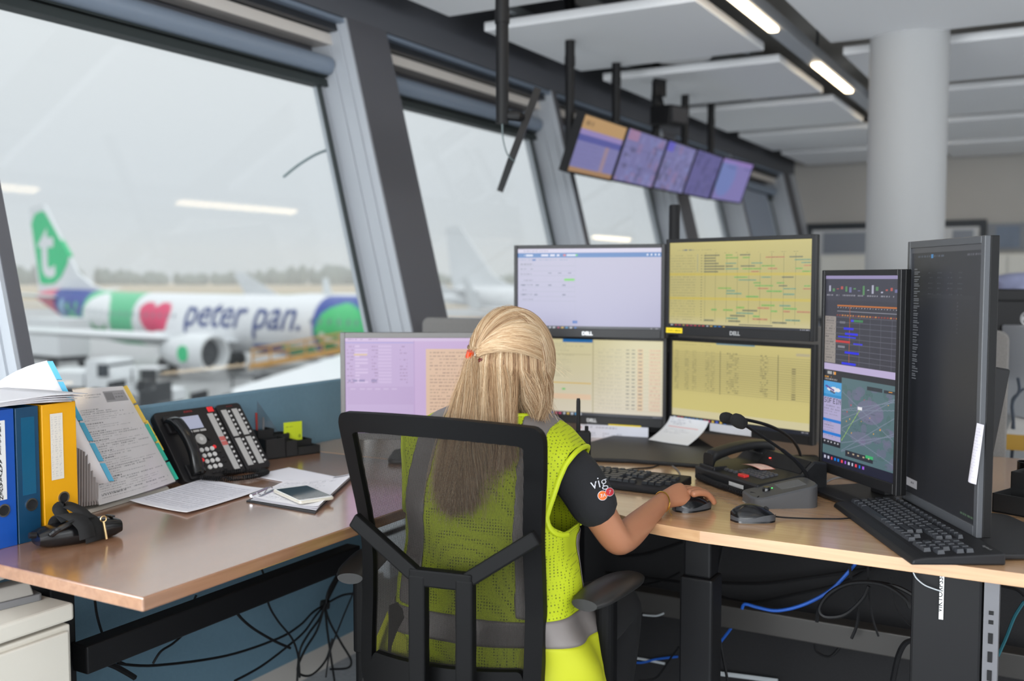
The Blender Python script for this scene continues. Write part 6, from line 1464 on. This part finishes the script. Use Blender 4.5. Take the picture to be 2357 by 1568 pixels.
# ------------------------------------------------------------------ cables hanging under the desks
YC = 2.78
def drape(label, px, y=YC, r=.0035, m=BLACKP): return cable(label, [ony(u, v, y) for u, v in px], r, m, 6)
BLUEC = mat('blue_cable', S(30, 92, 190), .5); WHC = mat('pale_cable', S(190, 196, 200), .5)
drape('thick black cable sagging level below the oak desk', [(1640, 1340), (1750, 1343), (1860, 1330), (1960, 1315), (2050, 1300), (2110, 1285)], r=.0055)
drape('black cable sagging in a wide curve below the oak desk', [(1640, 1362), (1680, 1380), (1740, 1386), (1830, 1368), (1930, 1345), (2000, 1310), (2060, 1280)], r=.005)
drape('bright blue network cable looping over the cable tray', [(1708, 1402), (1715, 1391), (1745, 1399), (1790, 1406), (1850, 1392), (1910, 1360), (1950, 1320), (1975, 1290)], 2.64, .0045, BLUEC)
drape('blue cable end slanting down below the cable tray', [(1640, 1502), (1665, 1470), (1688, 1440)], 2.74, .004, BLUEC)
drape('black cable loop hanging near the computer holder', [(1880, 1432), (1890, 1390), (1935, 1352), (1990, 1340), (2060, 1350), (2110, 1375)], 2.60, .005)
drape('round black cable loop in front of the cable tray', [(2000, 1350), (1985, 1380), (1945, 1415), (1900, 1420), (1886, 1400), (1910, 1365), (1960, 1342), (2030, 1345), (2080, 1375), (2095, 1400)], 2.58, .005)
drape('black cable dropping straight past the cable loop', [(1955, 1300), (1962, 1350), (1975, 1400), (1972, 1440), (1960, 1470)], 2.62, .004)
drape('thin black cable hanging right of the cable loop', [(1998, 1300), (2000, 1360), (2008, 1420), (2022, 1465)], 2.62, .003)
drape('black cable curving down to the computer holder', [(2050, 1330), (2060, 1390), (2085, 1430), (2110, 1450)], 2.60, .003)
drape('black power lead bending down beside the computer holder', [(2110, 1474), (2085, 1480), (2068, 1510), (2055, 1568)], 2.5, .007)
drape('slack black loop below the cable tray', [(1875, 1475), (1880, 1500), (1910, 1512), (1935, 1488)], 2.76, .004)
drape('straight black cable falling behind the telescopic desk leg', [(1665, 1250), (1650, 1330), (1645, 1400), (1660, 1490), (1675, 1568)], 2.5, .004)
drape('black cable slanting behind the desk leg top', [(1660, 1250), (1645, 1320), (1642, 1345)], 2.5, .003)
drape('black cable bowed left of the desk leg just under the desktop', [(1425, 1280), (1480, 1276), (1530, 1262), (1570, 1248)], YC, .005)
drape('black cable running level left of the desk leg', [(1395, 1318), (1450, 1325), (1510, 1333), (1568, 1340)], YC, .005)
drape('thin black cable rising to the desk leg on its left', [(1440, 1350), (1490, 1345), (1530, 1335), (1565, 1318)], YC, .0035)
drape('short pale cable end lying on the tray left of the leg', [(1480, 1416), (1510, 1418), (1528, 1412)], 2.64, .003, WHC)
drape('pale cable along the floor left of the desk leg', [(1440, 1512), (1480, 1518), (1530, 1528)], 2.86, .004, WHC)
drape('blue cable along the floor left of the desk leg', [(1440, 1522), (1475, 1526), (1510, 1518), (1560, 1512)], 2.85, .0035, BLUEC)
drape('thin black lead slanting from leg to floor', [(1562, 1490), (1540, 1520), (1510, 1560), (1470, 1568)], 2.7, .003)
drape('pale conduit along the floor right of the desk leg', [(1640, 1549), (1700, 1556), (1790, 1568)], 2.84, .007, WHC)
tie = cable('pale cable tie sticking out at the computer holder', [ony(u, v, 2.275) for u, v in ((2102, 1318), (2110, 1332), (2128, 1347), (2150, 1356), (2166, 1361))], .0016, WHC)
# bundle under the walnut desk
XC = -2.0
def drapx(label, px, x=XC, r=.003, m=BLACKP): return cable(label, [onx(u, v, x) for u, v in px], r, m, 6)
bd = thing('cable_bundle', 'tied bundle of black cables fanning out under the walnut desk', 'cable', onx(748, 1392, XC))
bo = onx(748, 1392, XC)
for k, px in enumerate(([(815, 1262), (800, 1290), (772, 1345), (748, 1392)], [(806, 1262), (790, 1300), (765, 1350), (746, 1392)], [(800, 1258), (782, 1310), (756, 1360), (750, 1392)], [(748, 1392), (720, 1410), (690, 1440), (640, 1470), (520, 1510), (360, 1532), (270, 1528)], [(748, 1392), (725, 1420), (700, 1455), (660, 1490), (600, 1535), (540, 1568)], [(748, 1392), (735, 1425), (710, 1460), (690, 1500), (684, 1568)], [(748, 1392), (752, 1440), (760, 1500), (770, 1568)], [(748, 1392), (758, 1430), (785, 1480), (808, 1520), (800, 1538), (760, 1541)], [(748, 1392), (790, 1370), (830, 1368), (848, 1378)], [(748, 1392), (730, 1450), (700, 1500), (685, 1545), (715, 1555), (750, 1520), (765, 1470)])):
    MB().tube([p-bo for p in crv([onx(u, v, XC+.01*(k % 3)) for u, v in px], 6)], .0035 if k else .005, 6).build('cable', BLACKP, bd, True)
MB().lathe([(.014, -.012), (.016, 0), (.014, .012)], 14).build('velcro_tie', STR, bd, True)
drapx('black cable hanging in a curve at the cabinet end of the walnut desk', [(218, 1378), (224, 1420), (240, 1470), (265, 1515), (290, 1530)], -1.95)
drapx('black cable with a kink hanging from the walnut desk middle', [(452, 1370), (440, 1400), (428, 1450), (400, 1480), (370, 1500), (352, 1528)], -1.95)
drapx('thick black cable dropping under the control box', [(538, 1390), (548, 1415), (580, 1445), (630, 1475), (668, 1492)], -1.9, .004)
drapx('thin black cable wandering down between control box and bundle', [(600, 1305), (612, 1340), (618, 1390), (640, 1430), (672, 1470), (686, 1510), (690, 1560)], -1.95)
drapx('straight black cable falling at the right end of the blue panel', [(836, 1262), (826, 1330), (790, 1420), (760, 1500), (750, 1560)], -1.93, .0025)
drapx('dark tangle of cable at the cabinet foot', [(180, 1530), (215, 1520), (255, 1530), (285, 1545), (310, 1560)], -1.9, .007)
# ------------------------------------------------------------------ hanging screens and the far side of the room
def tv(label, x0, x1, y0, y1, zt, h, canvas, tilt, k):
    a = math.atan2(y1-y0, x1-x0); W = math.hypot(x1-x0, y1-y0)
    t = thing('wall_monitor', label, 'screen', (x0, y0, zt), 0, 'overhead screens in a row'); t.rotation_euler = (tilt, 0, a)
    # local: x along, screen faces -y, hangs down from the origin
    MB().box(0, W, .004, .045, -h, 0).box(0, .010, -.003, .004, -h, 0).box(W-.010, W, -.003, .004, -h, 0).box(.01, W-.01, -.003, .004, -h, -h+.012).box(.01, W-.01, -.003, .004, -.010, 0).build('housing', BEZEL, t)
    sheet('screen', canvas, lambda s, q: (.010+s*(W-.02), 0, -.010-q*(h-.022)), SCREEN, t)
    MB().box(W/2-.08, W/2+.08, .045, .06, -h*.6, -h*.3).build('mount_plate', BLACKP, t)
    return t, W
YT = [4.60, 5.17, 5.79, 6.32, 6.87]
cs = []
c = Canvas(90, 54, (126, 124, 176)); c.rect(0, 0, 1, .24, (190, 152, 104)); c.words(.08, .25, .1, .07, (120, 96, 66), .8); c.rect(0, .24, 1, .34, (150, 134, 190)); c.rect(0, .34, 1, .44, (84, 88, 160)); c.para(.05, .9, .5, .85, .08, .02, (104, 100, 150), .5); c.rect(.66, .44, .74, .9, (170, 140, 140), .7); c.rect(0, .9, 1, 1, (170, 132, 96)); cs.append(c)
for kind in (0, 1, 2):
    c = Canvas(90, 54, (120, 118, 170) if kind < 2 else (96, 92, 150))
    for k in range(60): 
        x, y = random.random(), random.random(); c.rect(x, y, x+random.uniform(.04, .12), y+random.uniform(.05, .2), random.choice([(90, 88, 130), (140, 140, 190), (150, 120, 160), (80, 78, 110), (130, 140, 196)] if kind < 2 else [(80, 76, 130), (100, 96, 160), (60, 60, 110)]), .5)
    if kind == 1: c.rect(0, 0, .25, .2, (90, 84, 200), .8)
    if kind == 0: c.rect(.05, .0, .3, .2, (190, 130, 150), .5)
    for x in (.33, .66): c.rect(x, 0, x+.01, 1, (80, 78, 120), .5)
    for y in (.33, .66): c.rect(0, y, 1, y+.015, (80, 78, 120), .4)
    cs.append(c)
c = Canvas(90, 54, (128, 120, 180)); c.disc(.25, .4, .28, .5, (104, 130, 190), .7); c.rect(0, 0, 1, .12, (150, 120, 190), .7); c.rect(.2, .17, .5, .2, (80, 80, 140), .6); c.rect(.75, .15, 1, .19, (80, 80, 140), .6); cs.append(c)
labs = ['overhead screen nearest the window post, tan header over lilac', 'second overhead screen along, mosaic of small camera pictures', 'middle overhead screen of the row, dim lilac camera pictures', 'fourth overhead screen along, dark violet picture', 'last overhead screen at the far end, plain lilac with a blue patch']
TILT = math.radians(20)
for k in range(5):
    y0 = YT[k]; y1 = (YT[k+1] if k < 4 else 7.42)-.012
    x1 = -2.19 if k < 4 else -2.13
    t, W = tv(labs[k], -2.19, x1, y0, y1, 2.155+.004*k, .315, cs[k], TILT, k)
    xm, ym = -2.19, (y0+y1)/2
    pl = thing('screen_pole', ['black ceiling pole holding the tan topped screen', 'black ceiling pole behind the mosaic screen', 'black ceiling pole behind the middle overhead screen', 'black ceiling pole behind the dark violet screen', 'black ceiling pole behind the last overhead screen'][k], 'pole', (-2.345 if k else -2.335, y0+(.17 if k else .12), 0), 0, 'black poles of the overhead screens')
    MB().lathe([(.024, 1.96), (.024, 2.42), (.028, 2.42), (.028, 2.47), (.026, 2.47), (.026, SLAB)], 16).build('tube', BLACKP, pl, True)
    MB().box(0, .045, -.02, .02, 1.98, 2.03).build('arm', BLACKP, pl)
pS = atd(1156, 285, 3.75)
pl = thing('screen_pole', 'nearest black ceiling pole carrying the edge-on screen', 'pole', (pS.x, pS.y, 0), 0, 'black poles of the overhead screens')
MB().lathe([(.024, pS.z), (.024, 2.26), (.028, 2.26), (.028, 2.31), (.026, 2.31), (.026, SLAB)], 16).build('tube', BLACKP, pl, True)
d1, d2 = atd(1245, 210, 3.85), atd(1185, 370, 3.80); 
dirn = ray(1215, 290).normalized(); dirn = (dirn-(d1-d2).normalized()*dirn.dot((d1-d2).normalized())).normalized()
st = thing('wall_monitor', 'single overhead screen seen edge-on near the window', 'screen', d1, 0)
ud = (d1-d2).normalized(); hh = (d1-d2).length; yv = ud.cross(dirn).normalized(); sy_ = 1 if yv.dot(RT) > 0 else -1; nrm = yv*sy_
st.matrix_world = Matrix(((dirn.x, yv.x, ud.x, d1.x), (dirn.y, yv.y, ud.y, d1.y), (dirn.z, yv.z, ud.z, d1.z), (0, 0, 0, 1)))
MB().box(-.02, .52, min(0, -.028*sy_), max(0, -.028*sy_), -hh, 0).build('housing', BEZEL, st)
c = Canvas(40, 24, (110, 112, 150)); sheet('screen', c, lambda s, q: (-.01+s*.50, .001*sy_, -.01-q*(hh-.02)), SCREEN, st)
pm2 = pS+Vector((0, 0, .03)); mid_ = (d1+d2)/2
pz = Vector((pS.x, pS.y, 0)); MB().tube([pm2-pz, pm2+RT*.05-pz, mid_-nrm*.03+ud*.02-pz], [.016, .02, .016], 8).build('arm', BLACKP, pl, True)
ca_ = cable('thin cable looping from pole to the edge-on screen', [pS+Vector((0, 0, .0)), atd(1158, 320, 3.76), atd(1168, 355, 3.77), atd(1185, 372, 3.8)], .003, mat('cable_grey_green', S(110, 122, 124), .5))
# projector on the beam
pj = atd(1540, 270, 6.2); pr = thing('loudspeaker', 'small dark loudspeaker fixed to the header beam above the screens', 'speaker', pj, 1.2)
MB().hexa([(-.08, -.07, -.06), (.08, -.07, -.06), (.10, .07, -.05), (-.10, .07, -.05), (-.08, -.09, .06), (.08, -.09, .06), (.10, .07, .07), (-.10, .07, .07)]).build('cabinet', BLACKP, pr, bevel=.01)
MB().box(-.07, .07, -.092, -.082, -.04, .045).build('grille', mat('grille_dark', S(52, 52, 56), .6), pr)
MB().tube([(0, .05, .06), (0, .08, .16)], .012, 8).build('bracket', BLACKP, pr)
MB().box(-.05, .05, .07, .09, .14, .30).build('bracket_plate', BLACKP, pr)
# back wall: framed screen, cupboards, posters
WY = ROOM_Y1-.005
bw = thing('framed_screen', 'large black-framed pale screen on the back wall, half behind the white column', 'screen', (-1.76, WY-.03, 1.35))
BF = mat('frame_black', S(40, 46, 52), .5)
MB().box(-.90, .92, -.0, .03, .50, .575).build('frame_rail', BF, bw); MB().box(-.90, .92, -.0, .03, -.6, -.53).build('frame_rail', BF, bw)
MB().box(-.90, -.84, -.02, .03, -.53, .50).build('frame_stile', BF, bw); MB().box(.86, .92, -.02, .03, -.53, .50).build('frame_stile', BF, bw)
MB().box(-.84, .86, .0, .02, -.53, .50).build('pale_panel', mat('pale_panel', S(206, 208, 210), .6), bw)
MB().box(-.72, .32, -.008, .0, .24, .47).build('grey_panel', mat('grey_panel', S(140, 146, 156), .6), bw); MB().box(.60, .80, -.008, .0, .12, .47).build('grey_panel', MATS['grey_panel'], bw)
cbw = thing('cupboard', 'long white cupboard row mounted along the back wall', 'cupboard', (-1.2, WY-.225, 0))
CW = mat('cupboard_white', S(222, 220, 212), .6)
MB().box(-1.22, 2.4, -.22, .22, .9, 1.56).build('carcass', CW, cbw, bevel=.006)
for k in range(6): MB().box(-1.21+k*.60, -.62+k*.60, -.236, -.222, .92, 1.54).build('door', CW, cbw, bevel=.004); MB().box(-.68+k*.60, -.665+k*.60, -.25, -.236, .96, 1.1).build('handle', STEEL, cbw)
pb_ = thing('pin_board', 'blue grey poster board on the back wall above the bending man', 'poster', (-.35, WY-.02, 1.74))
MB().box(-.48, .6, -.01, .02, -.14, .14).build('board', mat('board_grey', S(138, 142, 148), .7), pb_)
for k, (x, cc) in enumerate(((-.40, (120, 132, 150)), (-.12, (106, 124, 146)), (.16, (150, 142, 130)))): MB().box(x, x+.22, -.014, -.01, -.11, .11).build('poster', mat('poster_%d' % k, S(*cc), .6, noise=(6, .3)), pb_)
# second desk, monitor, computer and the man behind
d2_ = thing('desk', 'white topped desk with ochre edge behind the felt screen at the right', 'desk', (.45, 4.35, 0))
MB().box(-.66, 1.2, -.45, .55, .745, .77).build('desktop', mat('white_laminate', S(220, 218, 214), .4), d2_, bevel=.003); MB().box(-.66, 1.2, -.46, -.452, .715, .77).build('edge_strip', mat('ochre_edge', S(170, 130, 40), .5), d2_)
for x in (-.55, 1.1): MB().box(x-.04, x+.04, -.3, .4, 0, .745).build('leg', FRAMEB, d2_)
MB().box(-.6, 1.15, .1, .13, .3, .72).build('modesty_panel', FELTD, d2_)
dm0 = atd(2352, 712, 4.1)
mk = thing('monitor', 'black back of a monitor with round emblem on the desk behind', 'monitor', (dm0.x+.02, dm0.y, .77), YAW-.25)
MB().box(-.30, .30, -.02, .03, .13, .505).build('housing', BLACKP, mk, bevel=.006); MB().box(-.2, .2, -.045, -.02, .18, .46).build('back_cover', BLACKP, mk, bevel=.008)
ring = MB().tube([(.028*math.cos(a)-.005, -.047, .385+.028*math.sin(a)) for a in np.linspace(0, 2*PI, 26, endpoint=False)], .003, 6, closed=True).build('emblem_ring', LOGO, mk, True)
text_obj('logo', 'DELL', .018, LOGO, ring, Matrix(((1, 0, 0, -.005), (0, 0, -1, -.0465), (0, 1, 0, .379), (0, 0, 0, 1))), bold=.001)
MB().box(-.04, .04, -.045, -.01, .01, .2).build('stand_neck', GREYP, mk); MB().prism(rr(.26, .2, .03, 4), 0, .012).build('stand_base', BLACKP, mk)
pc = thing('computer_tower', 'silver computer box on the desk behind, right of the felt screen', 'computer', (atd(2352, 900, 3.95).x+.04, atd(2352, 900, 3.95).y, .77), YAW)
MB().box(-.075, .10, -.1, .12, 0, .36).build('case', mat('silver_case', S(176, 178, 184), .35, .2), pc, bevel=.008)
for k in range(5): MB().box(-.05, .08, -.103, -.1, .06+.02*k, .07+.02*k).build('vent_slot', GREYP, pc)
cable('dark leads dangling in front of the silver computer box', [atd(2343, 870, 3.6), atd(2346, 900, 3.6), atd(2330, 930, 3.6), atd(2333, 985, 3.6), atd(2328, 1060, 3.6)], .006, mat('lead_blue_grey', S(50, 58, 70), .6))
cable('second dark lead looping right of the felt screen', [atd(2357, 895, 3.62), atd(2345, 905, 3.62), atd(2330, 922, 3.62), atd(2332, 960, 3.62), atd(2326, 1020, 3.62)], .005, MATS['lead_blue_grey'])
# white box under the desk at the right
wb = thing('paper_shredder', 'white office machine with framed side standing under the right end of the oak desk', 'machine', (.19, 3.15, 0), -.5)
MB().hexa([(-.2, -.2, .10), (.25, -.2, .10), (.25, .25, .10), (-.2, .25, .10), (-.14, -.14, .62), (.25, -.14, .62), (.25, .25, .62), (-.14, .25, .62)]).build('body', mat('machine_white', S(212, 214, 216), .45), wb, bevel=.015)
MB().hexa([(-.16, -.206, .15), (.2, -.206, .15), (.2, -.19, .15), (-.16, -.19, .15), (-.12, -.166, .5), (.2, -.166, .5), (.2, -.15, .5), (-.12, -.15, .5)]).build('side_frame', mat('machine_grey', S(150, 150, 148), .5), wb)
MB().box(-.25, .3, -.25, .3, .06, .095).build('plinth', mat('plinth_grey', S(120, 118, 122), .6), wb)
for x, y in ((-.2, -.2), (.25, -.2), (-.2, .25), (.25, .25)): MB().lathe([(.02, 0), (.02, .06)], 10, Matrix.Translation((x, y, 0))).build('foot', WHITEP, wb)
cable('teal cable falling beside the white office machine', [ony(2357, 1385, 2.6), ony(2335, 1420, 2.6), ony(2315, 1470, 2.6), ony(2297, 1510, 2.6)], .004, mat('teal_cable', S(30, 92, 104), .5))
cable('black cable running under the desk edge toward the right', [ony(2290, 1343, 2.6), ony(2310, 1350, 2.6), ony(2340, 1358, 2.6), ony(2357, 1372, 2.6)], .004)
# ---- the man bending over at the far desk
BSH = mat('pale_blue_shirt', S(160, 166, 200), .85, noise=(8, .08))
mp_ = atd(2330, 680, 5.6)
man = thing('person', 'man in pale blue shirt bending forward behind the far monitor', 'person', (mp_.x, mp_.y, 0), YAW)
# local x: image right, y: away; he faces left
hips = Vector((.34, .1, .88)); chest = Vector((.10, .05, 1.25)); sh_ = Vector((-.02, .03, 1.345))
MJ = [(hips, .13, .11), (hips.lerp(chest, .5)+Vector((.02, 0, .03)), .10, .11), (chest, .09, .10), (sh_-Vector((0, 0, .05)), .06, .06), (Vector((-.14, .02, 1.29)), .05, .05), (Vector((-.24, .02, 1.28)), .08, .075), (Vector((-.30, .02, 1.24)), .06, .06)]
ME = [(0, 1), (1, 2), (2, 3), (3, 4), (4, 5), (5, 6)]
def mchain(k, pts):
    for p in pts: MJ.append((Vector(p[0]), *p[1:])); ME.append((k, len(MJ)-1)); k = len(MJ)-1
mchain(3, [((-.03, -.15, 1.20), .04), ((-.08, -.20, 1.05), .042), ((-.20, -.16, .90), .036), ((-.30, -.12, .82), .028), ((-.38, -.10, .80), .022)])
mchain(3, [((-.03, .20, 1.20), .04), ((-.08, .26, 1.05), .042), ((-.20, .22, .90), .036), ((-.30, .18, .82), .028), ((-.38, .17, .80), .022)])
for sy in (-.1, .12): mchain(0, [((.32, sy, .80), .09), ((.27, sy, .48), .065), ((.30, sy, .25), .05), ((.32, sy, .08), .04), ((.20, sy, .05), .035)])
mbody = skin_mesh('body', MJ, ME, SKIN, man)
SJ2 = [(hips, .175, .16), (hips.lerp(chest, .5)+Vector((.02, 0, .03)), .17, .18), (chest, .17, .19), (sh_+Vector((.02, 0, -.02)), .125, .14), (Vector((-.10, .02, 1.29)), .062, .062)]
SE2 = [(0, 1), (1, 2), (2, 3), (3, 4)]
for sy in (-1, 1):
    k = 3
    for p in [((-.03, .03+sy*.16, 1.22), .095), ((-.07, .03+sy*.22, 1.08), .085), ((-.16, .03+sy*.21, .95), .07)]: SJ2.append((Vector(p[0]), *p[1:])); SE2.append((k, len(SJ2)-1)); k = len(SJ2)-1
skin_mesh('shirt', SJ2, SE2, BSH, man)
TJ2 = [(hips, .17, .15)]; TE2 = []
for sy in (-.1, .12):
    k = 0
    for p in [((.32, sy, .80), .105), ((.27, sy, .48), .085), ((.30, sy, .25), .07), ((.32, sy, .10), .065)]: TJ2.append((Vector(p[0]), *p[1:])); TE2.append((k, len(TJ2)-1)); k = len(TJ2)-1
skin_mesh('trousers', TJ2, TE2, mat('dark_trousers', S(40, 44, 56), .9), man)
hm2 = MB(); hm2.lathe([(.02, -.02), (.075, -.0), (.088, .04), (.075, .085), (.03, .108), (.001, .112)], 18, Matrix.Translation((-.245, .02, 1.28)) @ Matrix.Rotation(-.3, 4, 'Y')); hm2.build('hair', mat('brown_hair', S(86, 66, 50), .8), man, True)
